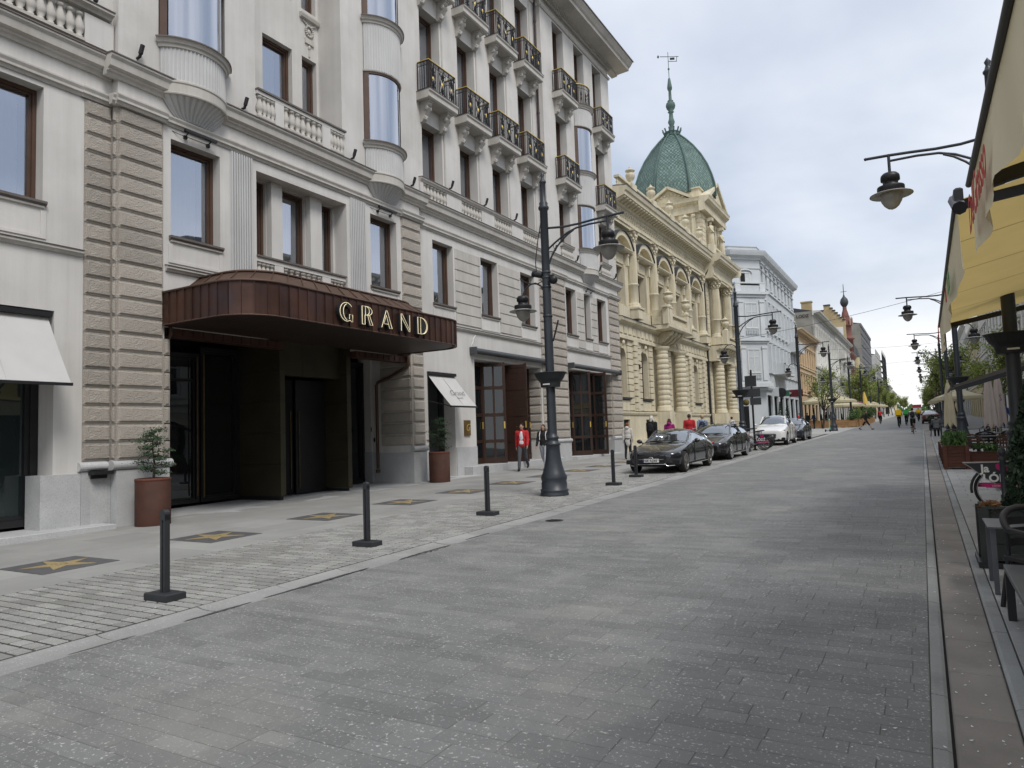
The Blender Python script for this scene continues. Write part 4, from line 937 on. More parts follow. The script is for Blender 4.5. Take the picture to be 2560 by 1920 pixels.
# ---- tall folding wooden doors
M_WOOD = mat('door_wood', (.036, .018, .012), .5, .25, 3, .15, 60, stretch=(1, 1, .12))
M_WOODD = mat('door_wood_dark', (.030, .016, .011), .55, .2, 3)
def leaf(w, h, plank=False):
    """a door leaf in its own plane: width along y, thin along x"""
    b = MB(); s = .11
    b.box(-.03, .03, 0, s, 0, h); b.box(-.03, .03, w - s, w, 0, h)
    for z in (0, h * .2, h * .46, h * .73, h - .16): b.box(-.028, .028, s, w - s, z, z + (.22 if z == 0 else .13))
    if not plank: b.box(-.026, .026, w / 2 - .04, w / 2 + .04, .22, h - .16)
    return b
def door(X, y, w, h, z, ang, plank=False):
    o = leaf(w, h, plank).build('door_leaf', M_WOOD, hotel, (X, y, z), ang)
    g = MB()
    if plank:
        n = 15
        for i in range(n): g.box(-.015, .015, .11, w - .11, .2 + (h - .36) * i / n + .006, .2 + (h - .36) * (i + 1) / n - .002)
        g.build('door_plank', M_WOOD, o)
    else: g.quad((0, .11, .2), (0, w - .11, .2), (0, w - .11, h - .16), (0, .11, h - .16)); g.build('pane', G_DARK, o)
    b = MB(); b.box(.03, .06, w - .10, w - .05, 1.35, 1.62); b.build('door_handle', M_GOLD, o)
    return o
for X, ys, z, h in ((XW, 22.5, .63, 3.97), (XP, 30.3, .61, 4.08)):
    door(X - .55, ys + .02, 1.30, h, z, 0); door(X - .57, ys + 1.32, .95, h, z, -1.05); door(X - .60, ys + 2.65, 1.28, h, z, -1.45, X == XW); door(X - .55, ys + 2.7, 1.28, h, z, 0)
    door(X - .58, ys + 4.02, 1.25, h, z, 0)
    b = MB(); b.box(X - 1.35, X - 1.15, ys - .1, ys + 5.5, z, z + h + .2); part(b, 'dark_lobby', M_DARK)
rebase(hotel, (-14.3, 8.6, gz(8.6)))
# ------------------------------------------------------------------ cream palace with green dome
pal = empty('palace_building'); tag(pal, 'cream yellow neo-baroque palace with banded columns and green copper dome', 'palace')
M_CREAM = mat('cream_plaster', (.64, .58, .435), .88, .08, .8, .15, 40, stain=(.53, .475, .34), sts=.5, streak=.18)
M_CREAMT = mat('cream_trim', (.63, .575, .435), .85, .10, 1.0, .12, 40, stain=(.47, .42, .305), sts=.8, streak=.2)
M_PFRAME = mat('maroon_frame', (.05, .016, .013), .5, .15)
M_SLATE = mat('slate_dark', (.045, .05, .055), .55, .15, 2)
M_GRAIN = mat('ornament_cream', (.58, .52, .38), .9, .12, 3, .8, 12, bdist=.06)
XC = -14.55
def pp(b, name, m=None, p=None): return b.build(name, m or M_CREAM, p or pal)
BAYS = [37.95, 41.68, 45.42, 49.25, 53.05]; COLS = [39.80, 43.55, 47.33, 51.15, 54.90]
def archfill(b, X, yc, hw, zs, n=12, d=.4):
    """fill the corners above a round-headed opening of half width hw springing at zs; top of the square hole is zs + hw"""
    pts = [(yc + hw * math.cos(PI * i / n), zs + hw * math.sin(PI * i / n)) for i in range(n + 1)]
    for i in range(n):
        (a, za), (c, zc_) = pts[i], pts[i + 1]; ya = yc + hw if i < n / 2 else yc - hw
        b.poly([(X, a, za), (X, ya, zs + hw), (X, c, zc_)] if i < n / 2 else [(X, a, za), (X, ya, zs + hw), (X, c, zc_)])
        b.quad((X, a, za), (X - d, a, za), (X - d, c, zc_), (X, c, zc_))
    b.poly([(X, yc + hw, zs + hw), (X, yc - hw, zs + hw), (X, yc, zs + hw)])
AR = [37.95, 41.68, 49.25, 53.05]
holes = [(y - .68, y + .68, 3.62, 6.52, .4) for y in AR] + [(y - .75, y + .75, 9.0, 11.2, .4) for y in BAYS] + [(45.42 - .8, 45.42 + .8, 1.2, 5.9, .7)]
b = MB(); b.wall(XC, 37.1, 56.3, -.2, 15.6, holes, .4)
for y in AR: archfill(b, XC, y, .68, 5.84)
b.box(-30, XC - .02, 37.1, 62.3, 15.4, 15.6); pp(b, 'facade_wall')
b = MB(); b.box(-28, -15.7, 37.2, 62.0, 0, 15.3); pp(b, 'inner_core', M_ROOM)
for y in AR:
    win(pal, XC - .34, y - .68, y + .68, 3.62, 6.52, M_PFRAME, G_DARK, fr=.07, mulls=(.5,), trs=(.36, .7), name='arched_window')
    b = MB(); n = 12                           # keystone head and moulded arch
    ell(b, (XC + .12, y, 6.72), .12, .11, .18, 1); b.box(XC, XC + .09, y - .13, y + .13, 6.4, 6.66); pp(b, 'keystone', M_CREAMT)
    b = MB(); b.extr([(XC - .05, 3.46), (XC + .2, 3.50), (XC + .22, 3.60), (XC - .05, 3.64)], y - .85, y + .85); pp(b, 'window_sill', M_SLATE)
    b = MB(); b.box(XC, XC + .10, y - .72, y + .72, 2.86, 3.44); pp(b, 'apron', M_CREAMT)
for y in BAYS: win(pal, XC - .34, y - .75, y + .75, 9.0, 11.2, M_PFRAME, G_DARK, fr=.08, mulls=(.5,), trs=(.66,))
# banded stone courses between the arches
segs = [(37.1, 37.20), (38.70, 39.50), (40.1, 40.94), (42.42, 43.10), (44.0, 44.60), (46.24, 46.9), (47.8, 48.50), (50.0, 50.85), (51.45, 52.3), (53.8, 54.55), (55.25, 56.25)]
ch = .375
for a, c in segs:
    for i in range(11):
        z = 2.84 + i * ch; b = MB(); b.box(XC, XC + .10, a, c, z + .04, z + ch - .012); pp(b, 'stone_course')
for y in (39.80, 51.15, 54.90):               # banded pilasters
    for i in range(10): z = 2.95 + i * .375; b = MB(); b.box(XC, XC + .22, y - .28, y + .28, z + .03, z + .345); pp(b, 'pilaster_block')
    b = MB(); b.box(XC, XC + .24, y - .36, y + .36, 6.70, 6.93); b.box(XC, XC + .21, y - .32, y + .32, 2.84, 2.95); pp(b, 'pilaster_capital', M_CREAMT)
# plinth with ledge and grilled cellar windows
b = MB(); b.wall(XC + .14, 37.1, 56.3, -.2, 2.62, [(y - .5, y + .5, 1.05, 2.35, .25) for y in AR] + [(45.42 - .8, 45.42 + .8, -.2, 2.62, .5)], .25); pp(b, 'plinth_wall')
b = MB(); b.box(XC - .3, XC + .26, 37.1, 43.0, -.2, 1.2); b.box(XC - .3, XC + .26, 48.1, 56.3, -.2, 1.3); pp(b, 'plinth_base')
b = MB(); b.extr([(XC - .05, 2.62), (XC + .20, 2.62), (XC + .24, 2.72), (XC + .24, 2.78), (XC - .05, 2.83)], 37.1, 44.4); pp(b, 'plinth_ledge', M_CREAMT)
b = MB(); b.extr([(XC - .05, 2.62), (XC + .20, 2.62), (XC + .24, 2.72), (XC + .24, 2.78), (XC - .05, 2.83)], 46.4, 56.3); pp(b, 'plinth_ledge', M_CREAMT)
for y in AR:
    b = MB()
    for i in range(8): b.box(XC + .02, XC + .04, y - .48 + .13 * i, y - .45 + .13 * i, 1.06, 2.34)
    for i in range(7):
        for k in range(5): b.bar((XC + .035, y - .46 + .13 * i, 1.1 + .25 * k), (XC + .035, y - .34 + .13 * i, 1.32 + .25 * k), .02); b.bar((XC + .035, y - .34 + .13 * i, 1.1 + .25 * k), (XC + .035, y - .46 + .13 * i, 1.32 + .25 * k), .02)
    pp(b, 'window_grille', M_IRON); b = MB(); b.box(XC - .14, XC - .12, y - .5, y + .5, 1.0, 2.4); pp(b, 'cellar_pane', M_DARK)
# columns: banded below, fluted engaged columns above
def colprof(r, h, band=True):
    P = [(r * 1.35, 0), (r * 1.35, .12), (r * 1.2, .2), (r * 1.25, .28), (r * 1.05, .34)]; z = .36
    if band:
        n = 10; p = (h - .36 - .45) / n
        for i in range(n): P += [(r * .98, z), (r * 1.06, z + .025), (r * 1.075, z + p * .5), (r * 1.06, z + p - .06), (r * .98, z + p - .03)]; z += p
    P += [(r * .95, h - .42), (r * 1.1, h - .38), (r * 1.0, h - .34), (r * 1.05, h - .2), (r * 1.35, h - .1), (r * 1.35, h)]
    return P
cb = MB().lathe(colprof(.36, 4.05), seg=20).mesh('banded_column', M_CREAM)
for y in (43.55, 47.33): put('banded_column', cb, pal, (XC + .55, y, 2.86)); b = MB(); b.box(XC, XC + 1.02, y - .5, y + .5, 0, 2.84); pp(b, 'column_pedestal', M_CREAMT)
win(pal, XC - .6, 45.42 - .8, 45.42 + .8, 1.0, 5.9, M_PFRAME, G_DARK, fr=.12, mulls=(.5,), trs=(.7,), name='portal_door')
def fluted_col(h, r):
    b = MB(); n = 24; rings = []
    b.lathe([(r * 1.4, 0), (r * 1.4, .1), (r * 1.2, .14), (r * 1.3, .22), (r * 1.05, .3)], seg=20)
    for z, k in ((.3, 1.0), (1.35, .98)): pass
    b.lathe([(r, .3), (r, 1.32), (r * 1.12, 1.36), (r * 1.12, 1.42), (r * .98, 1.46)], seg=20)
    vs = []
    for z, k in ((1.46, .97), (h * .6, .94), (h - .7, .86)):
        for i in range(n * 2): a = PI * i / n; rr_ = r * k * (1 if i % 2 else .90); vs.append((rr_ * math.cos(a), rr_ * math.sin(a), z))
    m = n * 2; b.add(vs, [(q * m + i, q * m + (i + 1) % m, (q + 1) * m + (i + 1) % m, (q + 1) * m + i) for q in range(2) for i in range(m)])
    capital(b, r, h - .7, .7); return b
def capital(b, r, z, h):
    b.lathe([(r * .9, z), (r * 1.0, z + .03), (r * .88, z + .06), (r * .95, z + h * .5), (r * 1.2, z + h * .85)], seg=16)
    for k, (zz, rr_, n, s) in enumerate(((.22, 1.0, 8, .11), (.48, 1.12, 8, .12), (.78, 1.38, 4, .15))):
        for i in range(n): a = 2 * PI * (i + .5 * (k % 2)) / n + PI / 4 * (k == 2); ell(b, (r * rr_ * math.cos(a), r * rr_ * math.sin(a), z + h * zz), s * .7, s * .7, s * 1.1, 1)
    b.box(-r * 1.4, r * 1.4, -r * 1.4, r * 1.4, z + h * .9, z + h)
fc = fluted_col(4.65, .29).mesh('engaged_column', M_CREAMT)
for y in COLS: put('engaged_column', fc, pal, (XC + .22, y, 8.90)); b = MB(); b.box(XC - .02, XC + .64, y - .45, y + .45, 8.22, 8.86); b.box(XC - .02, XC + .70, y - .50, y + .50, 8.80, 8.90); pp(b, 'pedestal', M_CREAMT)
# window surrounds with segmental pediments
for y in BAYS:
    b = MB()
    for s in (-1, 1): b.box(XC, XC + .10, y + s * .87 - .12, y + s * .87 + .12, 8.92, 11.3)
    pp(b, 'window_surround', M_CREAMT) if False else None
    for s in (-1, 1):
        b = MB(); b.box(XC, XC + .12, y + s * .87 - .12, y + s * .87 + .12, 8.92, 11.3); pp(b, 'window_jamb', M_CREAMT)
        b = MB(); b.extrx([(y + s * 1.05 - .1, 11.3), (y + s * 1.05 + .1, 11.3), (y + s * 1.05 + .1, 12.0), (y + s * 1.05 - .1, 12.0)], XC, XC + .28); ell(b, (XC + .26, y + s * 1.05, 11.9), .1, .1, .12, 1); ell(b, (XC + .2, y + s * 1.05, 11.45), .08, .09, .12, 1); pp(b, 'console', M_CREAMT)
    b = MB(); b.box(XC, XC + .06, y - .85, y + .85, 11.35, 11.95); pp(b, 'header_panel', M_GRAIN)
    b = MB(); b.extr([(XC, 12.0), (XC + .40, 12.04), (XC + .48, 12.14), (XC + .48, 12.20), (XC, 12.22)], y - 1.3, y + 1.3); pp(b, 'pediment_base', M_CREAMT)
    n = 14; R_, zc_ = 1.75, 11.33; aa = math.acos((12.22 - zc_) / R_) * 1.0
    def ar(r, k): return [(y + r * math.sin(-aa + 2 * aa * i / k), zc_ + r * math.cos(-aa + 2 * aa * i / k)) for i in range(k + 1)]
    o_, i_ = ar(R_ + .02, n), ar(R_ - .26, n); b = MB(); i_ = [(p, max(q, 12.22)) for p, q in i_]
    P = o_ + i_[::-1]; b.extrx([(p, q) for p, q in P], XC, XC + .44); pp(b, 'pediment_arch', M_CREAMT)
    b = MB(); b.extrx(ar(R_ + .07, n) + ar(R_ + .022, n)[::-1], XC, XC + .52); pp(b, 'pediment_roof', M_SLATE)
    b = MB(); b.extrx(i_ + [(y, 12.22)], XC, XC + .06); pp(b, 'tympanum', M_GRAIN)
# entablatures
def band(name, prof, y0, y1, m=None): b = MB(); b.extr([(XC + p, z) for p, z in prof], y0, y1); return pp(b, name, m or M_CREAMT)
MID = [(-.05, 6.95), (.22, 6.95), (.22, 7.12), (.15, 7.16), (.15, 7.75), (.25, 7.82), (.42, 7.92), (.46, 8.08), (-.05, 8.16)]
band('middle_cornice', MID, 37.1, 56.3); band('cornice_flashing', [(-.05, 8.162), (.48, 8.082), (.48, 8.12), (-.05, 8.2)], 37.1, 56.3, M_SLATE)
yy = 37.3
while yy < 56: b = MB(); b.box(XC + .15, XC + .20, yy, yy + .5, 7.26, 7.66); pp(b, 'frieze_panel', M_CREAMT); yy += .72
for a, c in zip([37.1] + COLS, COLS): b = MB(); b.box(XC, XC + .12, a + .5, c - .5, 8.24, 8.9) if c - a > 1.2 else None; pp(b, 'parapet_panel', M_CREAMT) if b.v else None
TOPE = [(-.05, 13.55), (.30, 13.55), (.30, 13.72), (.36, 13.74), (.36, 13.92), (.28, 13.96), (.28, 14.55), (.40, 14.62), (.45, 14.78), (.92, 14.95), (.94, 15.14), (1.02, 15.2), (1.08, 15.42), (-.05, 15.56)]
band('top_entablature', TOPE, 37.1, 56.3); band('eaves_flashing', [(-.05, 15.562), (1.10, 15.422), (1.10, 15.46), (-.05, 15.62)], 37.1, 56.3, M_SLATE)
b = MB(); yy = 37.25; ro = random.Random(4)
while yy < 56.2:                              # scroll ornament of the frieze
    z = 14.26; ell(b, (XC + .30, yy, z + .08), .05, .11, .13, 1); ell(b, (XC + .30, yy + .14, z - .1), .05, .09, .08, 1); ell(b, (XC + .30, yy - .14, z + .16), .04, .07, .07, 1); ell(b, (XC + .31, yy + .04, z - .18), .04, .05, .06, 1); yy += .38
pp(b, 'frieze_scroll', M_CREAMT)
mo = MB(); mo.extr([(.30, -.02), (.30, -.16), (.42, -.2), (.62, -.10), (.80, -.06), (.82, -.0)], -.10, .10); mo = mo.mesh('modillion', M_CREAMT)
yy = 37.3
while yy < 56.2: put('modillion', mo, pal, (XC + .08, yy, 14.88)); yy += .46
# parapet balustrade, urns
def bal2(y0, y1, X=XC + .35, z=15.62, n=None):
    n = n or int((y1 - y0) / .2)
    for i in range(n): put('baluster', PB, pal, (X, y0 + (y1 - y0) * (i + .5) / n, z + .1))
    b = MB(); b.box(X - .13, X + .13, y0, y1, z - .05, z + .1); pp(b, 'baluster_base', M_CREAMT); b = MB(); b.box(X - .16, X + .16, y0, y1, z + .52, z + .66); pp(b, 'baluster_rail', M_CREAMT)
PB = MB().lathe([(.06, 0), (.06, .04), (.04, .06), (.085, .16), (.05, .28), (.04, .33), (.06, .37), (.06, .42)], seg=7).mesh('baluster', M_CREAMT)
for a, c in zip([37.1] + COLS, COLS + [56.3]):
    if c - a > 1: bal2(a + .38, c - .38)
urn = MB().lathe([(.22, 0), (.22, .1), (.12, .16), (.1, .22), (.28, .42), (.36, .66), (.34, .80), (.24, .9), (.2, .98), (.36, 1.04), (.36, 1.1), (.18, 1.2), (.08, 1.28), (.09, 1.34), (.02, 1.42)], seg=16).mesh('urn', M_CREAMT)
for y in COLS: b = MB(); b.box(XC + .1, XC + .60, y - .38, y + .38, 15.56, 16.34); pp(b, 'parapet_pedestal', M_CREAMT); put('urn', urn, pal, (XC + .35, y, 16.34), 0, (.8, .8, .8))
# portal balcony on consoles
b = MB(); b.extr([(XC, 7.95), (XC + 1.25, 8.0), (XC + 1.32, 8.1), (XC + 1.32, 8.24), (XC, 8.26)], 42.9, 48.0); pp(b, 'balcony_slab', M_CREAMT)
co = MB(); co.extr([(0, 0), (.95, 0), (.98, -.1), (.7, -.3), (.5, -.5), (.34, -.62), (.1, -.7), (0, -.72)][::-1], -.14, .14); ell(co, (.75, 0, -.16), .2, .17, .16, 1); co = co.mesh('console', M_CREAMT)
for y in (44.3, 45.05, 45.8, 46.55): put('console', co, pal, (XC + .15, y, 7.95))
for y in (42.98, 43.55, 47.33, 47.9): b = MB(); b.box(XC + .95, XC + 1.28, y - .16 if y not in (43.55, 47.33) else y - .3, y + .16 if y not in (43.55, 47.33) else y + .3, 8.27, 9.30); b.box(XC + .92, XC + 1.31, y - .33, y + .33, 9.3, 9.42); pp(b, 'balcony_pier', M_CREAMT)
bal2(43.85, 47.03, XC + 1.12, 8.33, 16)
for y in (43.55, 47.33): put('urn', urn, pal, (XC + 1.12, y, 9.42), 0, (.9, .9, .8))
b = MB(); b.box(XC + .2, XC + .95, 42.93, 43.03, 8.3, 9.2); pp(b, 'balcony_side', M_GRAIN); b = MB(); b.box(XC + .2, XC + .95, 47.87, 47.97, 8.3, 9.2); pp(b, 'balcony_side', M_GRAIN)
b = MB(); b.tube([(XC + .2, 56.1, .5), (XC + .2, 56.1, 13.4), (XC + .3, 56.15, 13.7), (XC + .75, 56.2, 14.5)], .09, 8); b.lathe([(.13, 0), (.13, 1.5)], (XC + .2, 56.1, .8), 10); pp(b, 'downpipe', M_BLACK)
b = MB(); b.box(XC + .06, XC + .2, 40.25, 40.47, 5.35, 5.62); pp(b, 'wall_camera', M_BLACK)
# ---- corner tower
XT = XC + .25; TY0, TY1 = 56.35, 62.35; TXB = -20.2
b = MB(); b.wall(XT, TY0, TY1, -.2, 15.6, [(58.3, 60.4, 3.3, 6.6, .6), (58.4, 60.3, 9.0, 12.4, .6)], .6); b.quad((TXB, TY0, -.2), (XT, TY0, -.2), (XT, TY0, 15.6), (TXB, TY0, 15.6)); b.quad((XT, TY1, -.2), (TXB, TY1, -.2), (TXB, TY1, 15.6), (XT, TY1, 15.6)); pp(b, 'tower_wall')
win(pal, XT - .5, 58.3, 60.4, 3.3, 6.6, M_PFRAME, G_DARK, fr=.1, mulls=(.5,)); win(pal, XT - .5, 58.4, 60.3, 9.0, 12.4, M_PFRAME, G_DARK, fr=.1, mulls=(.5,), trs=(.7,))
for a, c in ((56.35, 56.9), (61.7, 62.35)):
    for i in range(34): z = 2.84 + i * ch; b = MB(); b.box(XT, XT + .05, a, c, z + .025, z + ch - .01); (pp(b, 'stone_course') if not 6.9 < z < 8.3 and z < 13.3 else None)
for y in (57.35, 61.3):
    put('banded_column', cb, pal, (XT + .50, y, 2.86)); b = MB(); b.box(XT, XT + .98, y - .5, y + .5, 0, 2.84); pp(b, 'column_pedestal', M_CREAMT)
    put('engaged_column', fc, pal, (XT + .50, y, 8.90), 0, (1.2, 1.2, 1)); b = MB(); b.box(XT, XT + .95, y - .46, y + .46, 8.3, 8.9); pp(b, 'pedestal', M_CREAMT)
b = MB(); b.box(XT - .3, XT + .2, TY0, TY1, -.2, 2.8); pp(b, 'plinth_base')
def bandt(name, prof, m=None, y0=TY0 - .25, y1=TY1 + .5): b = MB(); b.extr([(XT + p, z) for p, z in prof], y0, y1); return pp(b, name, m or M_CREAMT)
bandt('middle_cornice', [(p + (.5 if p > 0 else 0), z + .003) for p, z in MID]); bandt('top_entablature', [(p + (.42 if p > 0 else 0), z + .004) for p, z in TOPE])
b = MB(); b.extrx([(TY1 + p, z) for p, z in [(-.05, 14.55), (.4, 14.62), (.92, 14.95), (1.08, 15.42), (-.05, 15.56)]], TXB, XT + 1.4); pp(b, 'side_cornice', M_CREAMT)
for i in range(13): put('modillion', mo, pal, (XT + .5, 56.5 + .46 * i, 14.885))
b = MB(); b.extr([(XT, 7.95), (XT + 1.3, 8.0), (XT + 1.36, 8.2), (XT, 8.27)], 57.0, 61.9); pp(b, 'balcony_slab', M_CREAMT)
bal2(57.9, 60.8, XT + 1.15, 8.33, 13)
for y in (57.4, 61.4): b = MB(); b.box(XT + .95, XT + 1.33, y - .4, y + .4, 8.28, 9.4); pp(b, 'balcony_pier', M_CREAMT); put('urn', urn, pal, (XT + 1.14, y, 9.4), 0, (.9, .9, .8))
for y in (58.2, 59.0, 59.8, 60.6): put('console', co, pal, (XT + .2, y, 7.95))
bal2(57.3, 61.6, XT + .55, 15.62)
for y in (56.9, 62.0): b = MB(); b.box(XT + .3, XT + .8, y - .35, y + .35, 15.58, 16.36); pp(b, 'parapet_pedestal', M_CREAMT)
# lantern stage
b = MB(); b.wall(XT, TY0, TY1, 15.6, 20.0, [(58.2, 60.6, 16.2, 19.0, .5)], .5); b.quad((TXB, TY0, 15.6), (XT, TY0, 15.6), (XT, TY0, 20.0), (TXB, TY0, 20.0)); b.quad((XT, TY1, 15.6), (TXB, TY1, 15.6), (TXB, TY1, 20), (XT, TY1, 20)); b.quad((TXB, TY0, 15.6), (TXB, TY0, 20), (TXB, TY1, 20), (TXB, TY1, 15.6)); b.quad((TXB, TY0, 19.99), (XT, TY0, 19.99), (XT, TY1, 19.99), (TXB, TY1, 19.99)); pp(b, 'lantern_wall')
b = MB(); b.box(XT - .7, XT - .5, 58.1, 60.7, 16.1, 19.1); pp(b, 'lantern_pane', M_DARK)
for i in range(11): z = 15.65 + i * .36; b = MB(); b.box(XT - .9, XT, TY0 - .05, TY0, z + .02, z + .34); pp(b, 'stone_course'); b = MB(); b.box(XT, XT + .05, TY0, 57.2, z + .02, z + .34); pp(b, 'stone_course')
for x in (-15.75, -17.3, -18.9):             # pilasters and niches on the flank
    b = MB(); b.box(x - .3, x + .3, TY0 - .16, TY0, 15.65, 18.9); pp(b, 'pilaster', M_CREAMT); b = MB(); b.box(x - .36, x + .36, TY0 - .2, TY0, 18.6, 19.05); pp(b, 'pilaster_capital', M_GRAIN)
for x in (-16.5, -18.1): b = MB(); b.box(x - .4, x + .4, TY0 - .02, TY0 - .003, 16.2, 18.5); pp(b, 'flank_window', M_DARK)
b = MB(); b.box(-15.05, -14.75, TY0 - .22, TY0 - .05, 16.3, 18.9); ell(b, (-14.9, TY0 - .2, 18.75), .24, .12, .2, 1); ell(b, (-14.9, TY0 - .25, 16.35), .26, .2, .2, 1); pp(b, 'scroll_bracket', M_CREAMT)
# caryatids
def caryatid(y):
    b = MB(); x = XT + .35
    b.lathe([(.30, 0), (.28, .1), (.24, .6), (.26, 1.1), (.20, 1.45), (.25, 1.75), (.24, 1.95), (.10, 2.05)], (x, y, 16.1), 12); ell(b, (x, y, 18.32), .13, .13, .17, 1)
    for s in (-1, 1): b.tube([(x, y + s * .24, 18.0), (x + .1, y + s * .36, 17.75), (x + .2, y + s * .2, 17.55), (x + .22, y, 17.6)], .07, 6)
    b.box(x - .28, x + .28, y - .28, y + .28, 15.8, 16.1); b.box(x - .22, x + .22, y - .22, y + .22, 18.5, 18.75)
    for k in range(7): a = -1.2 + .4 * k; b.bar((x + .26 * math.cos(a), y + .28 * math.sin(a), 16.2), (x + .2 * math.cos(a), y + .22 * math.sin(a), 17.3), .05)
    pp(b, 'caryatid', M_CREAMT)
caryatid(57.65); caryatid(61.15)
LC = [(-.05, 19.0), (.25, 19.0), (.28, 19.3), (.22, 19.34), (.22, 19.62), (.3, 19.66), (.55, 19.84), (.58, 20.0), (.64, 20.14), (-.05, 20.2)]
b = MB(); b.extr([(XT + p + (.2 if p > 0 else 0), z) for p, z in LC], TY0 - .55, TY1 + .5); pp(b, 'lantern_cornice', M_CREAMT)
b = MB(); b.extrx([(TY0 - p, z) for p, z in LC[::-1]], TXB - .4, XT + .04); pp(b, 'lantern_cornice', M_CREAMT)
yy = 56.1
while yy < 62.6: b = MB(); b.box(XT + .36, XT + .62, yy, yy + .12, 19.68, 19.82); pp(b, 'dentil', M_CREAMT); yy += .27
xx = -20.3
while xx < XT: b = MB(); b.box(xx, xx + .12, TY0 - .44, TY0 - .24, 19.68, 19.82); pp(b, 'dentil', M_CREAMT); xx += .27
# pediments front and flank
zc0 = 20.2
b = MB(); b.extrx([(57.0, zc0), (62.6, zc0), (59.8, zc0 + 1.75)], XT - 1.0, XT + .45); pp(b, 'tympanum', M_GRAIN)
for s in (0, 1):
    b = MB(); p0, p1 = ((56.7, zc0), (59.8, zc0 + 1.95)) if s == 0 else ((62.9, zc0), (59.8, zc0 + 1.95)); b.bar((XT - .1, p0[0], p0[1] + .08), (XT - .1, p1[0], p1[1] + .0), 1.5, .26, (0, 0, 1)); pp(b, 'pediment_rake', M_CREAMT)
b = MB(); n0 = len(b.v)
xa, xb_ = -18.4, -15.2; b.add([(xa, TY0 - .35, zc0), (xb_, TY0 - .35, zc0), ((xa + xb_) / 2, TY0 - .35, zc0 + 1.0), (xa, TY0 + .6, zc0), (xb_, TY0 + .6, zc0), ((xa + xb_) / 2, TY0 + .6, zc0 + 1.0)], [(0, 1, 2), (3, 5, 4), (0, 2, 5, 3), (1, 4, 5, 2)]); pp(b, 'tympanum', M_GRAIN)
b = MB()
for q in range(9): ell(b, (-18.0 + .3 * q, TY0 - .37, zc0 + .25 + .3 * math.sin(PI * q / 8)), .14, .06, .14, 1)
pp(b, 'pediment_relief', M_CREAMT)
for p0, p1 in (((xa - .25, zc0 + .05), ((xa + xb_) / 2, zc0 + 1.15)), ((xb_ + .25, zc0 + .05), ((xa + xb_) / 2, zc0 + 1.15))): b = MB(); b.bar((p0[0], TY0 - .15, p0[1]), (p1[0], TY0 - .15, p1[1]), 1.0, .2); pp(b, 'pediment_rake', M_CREAMT)
b = MB(); b.box(TXB + .1, XT - .15, TY0 + .15, TY1 - .2, 20.15, 21.05); b.box(TXB, XT - .05, TY0 + .05, TY1 - .1, 21.05, 21.15); pp(b, 'attic_block', M_CREAM)
# dome with scales, ribs, crown and spire
M_VERD = mat('verdigris', (.085, .135, .122), .65, .30, .9, .2, 12, stain=(.045, .08, .07), sts=.55, spec=.4)
M_SCALE = mat('verdigris_scale', (.17, .255, .23), .6, .25, .7, .15, 12, island=.25, stain=(.05, .085, .078), sts=.35)
M_VERDD = mat('verdigris_dark', (.075, .125, .115), .6, .25, 2)
DC = Vector((-17.22, 59.4, 21.0)); ROT = math.radians(12)
DP = [(3.62, -.15), (3.64, .3), (3.56, 1.0), (3.36, 1.8), (3.0, 2.8), (2.5, 3.75), (1.85, 4.7), (1.2, 5.45), (.62, 6.02)]
def dring(r, z, k): a = ROT + PI / 8 + k * PI / 4; return DC + Vector((r * math.cos(a), r * math.sin(a), z))
b = MB()
for (r0, z0), (r1, z1) in zip(DP[:-1], DP[1:]):
    for k in range(8): b.quad(dring(r0 - .04, z0, k), dring(r0 - .04, z0, k + 1), dring(r1 - .04, z1, k + 1), dring(r1 - .04, z1, k))
dome = pp(b, 'dome', M_VERD)
for k in range(8):
    b = MB(); b.tube([dring(r + .03, z, k) for r, z in DP], .085, 6); b.build('dome_rib', M_VERDD, dome)
    for s in (-1, 1):
        b = MB(); b.tube([dring(r + .01, z, k).lerp(dring(r + .01, z, k + s), .045) for r, z in DP], .035, 5); b.build('dome_rib', M_VERDD, dome)
b = MB()
def dprof(s):
    L_ = [0]
    for p, q in zip(DP[:-1], DP[1:]): L_.append(L_[-1] + math.dist(p, q))
    s *= L_[-1]; k = max(i for i in range(len(L_)) if L_[i] <= s + 1e-9); k = min(k, len(DP) - 2); t = (s - L_[k]) / (L_[k + 1] - L_[k])
    return DP[k][0] + (DP[k + 1][0] - DP[k][0]) * t, DP[k][1] + (DP[k + 1][1] - DP[k][1]) * t
NR = 44
for k in range(8):
    for i in range(NR - 1):
        r, z = dprof((i + .5) / NR); w = 2 * r * math.sin(PI / 8); n = max(1, int(w * .88 / .27)); off = .5 * (i % 2)
        r0, z0 = dprof(max(0, (i - .38) / NR)); r1, z1 = dprof(min(1, (i + 1.38) / NR))
        for j in range(n + (i % 2)):
            t = .06 + .88 * (j + .5 - off) / n; dt = .40 * .88 / n
            if not .05 < t < .95: continue
            P = [dring(r0, z0, k).lerp(dring(r0, z0, k + 1), t), dring(r, z, k).lerp(dring(r, z, k + 1), min(.97, t + dt)), dring(r1, z1, k).lerp(dring(r1, z1, k + 1), t), dring(r, z, k).lerp(dring(r, z, k + 1), max(.03, t - dt))]
            nn = ((P[1] - P[3]).cross(P[2] - P[0])).normalized()
            b.poly([P[0] + nn * .02, P[1] + nn * .005, P[2] - nn * .03, P[3] + nn * .005])
stuff(b.build('roof_scale', M_SCALE, dome))
b = MB(); b.lathe([(.62, 5.95), (.72, 6.0), (.58, 6.1), (.68, 6.35)], DC, 12)
for k in range(12): a = 2 * PI * k / 12; b.bar(DC + Vector((.64 * math.cos(a), .64 * math.sin(a), 6.2)), DC + Vector((.82 * math.cos(a), .82 * math.sin(a), 6.62)), .09)
b.build('crown', M_VERDD, dome)
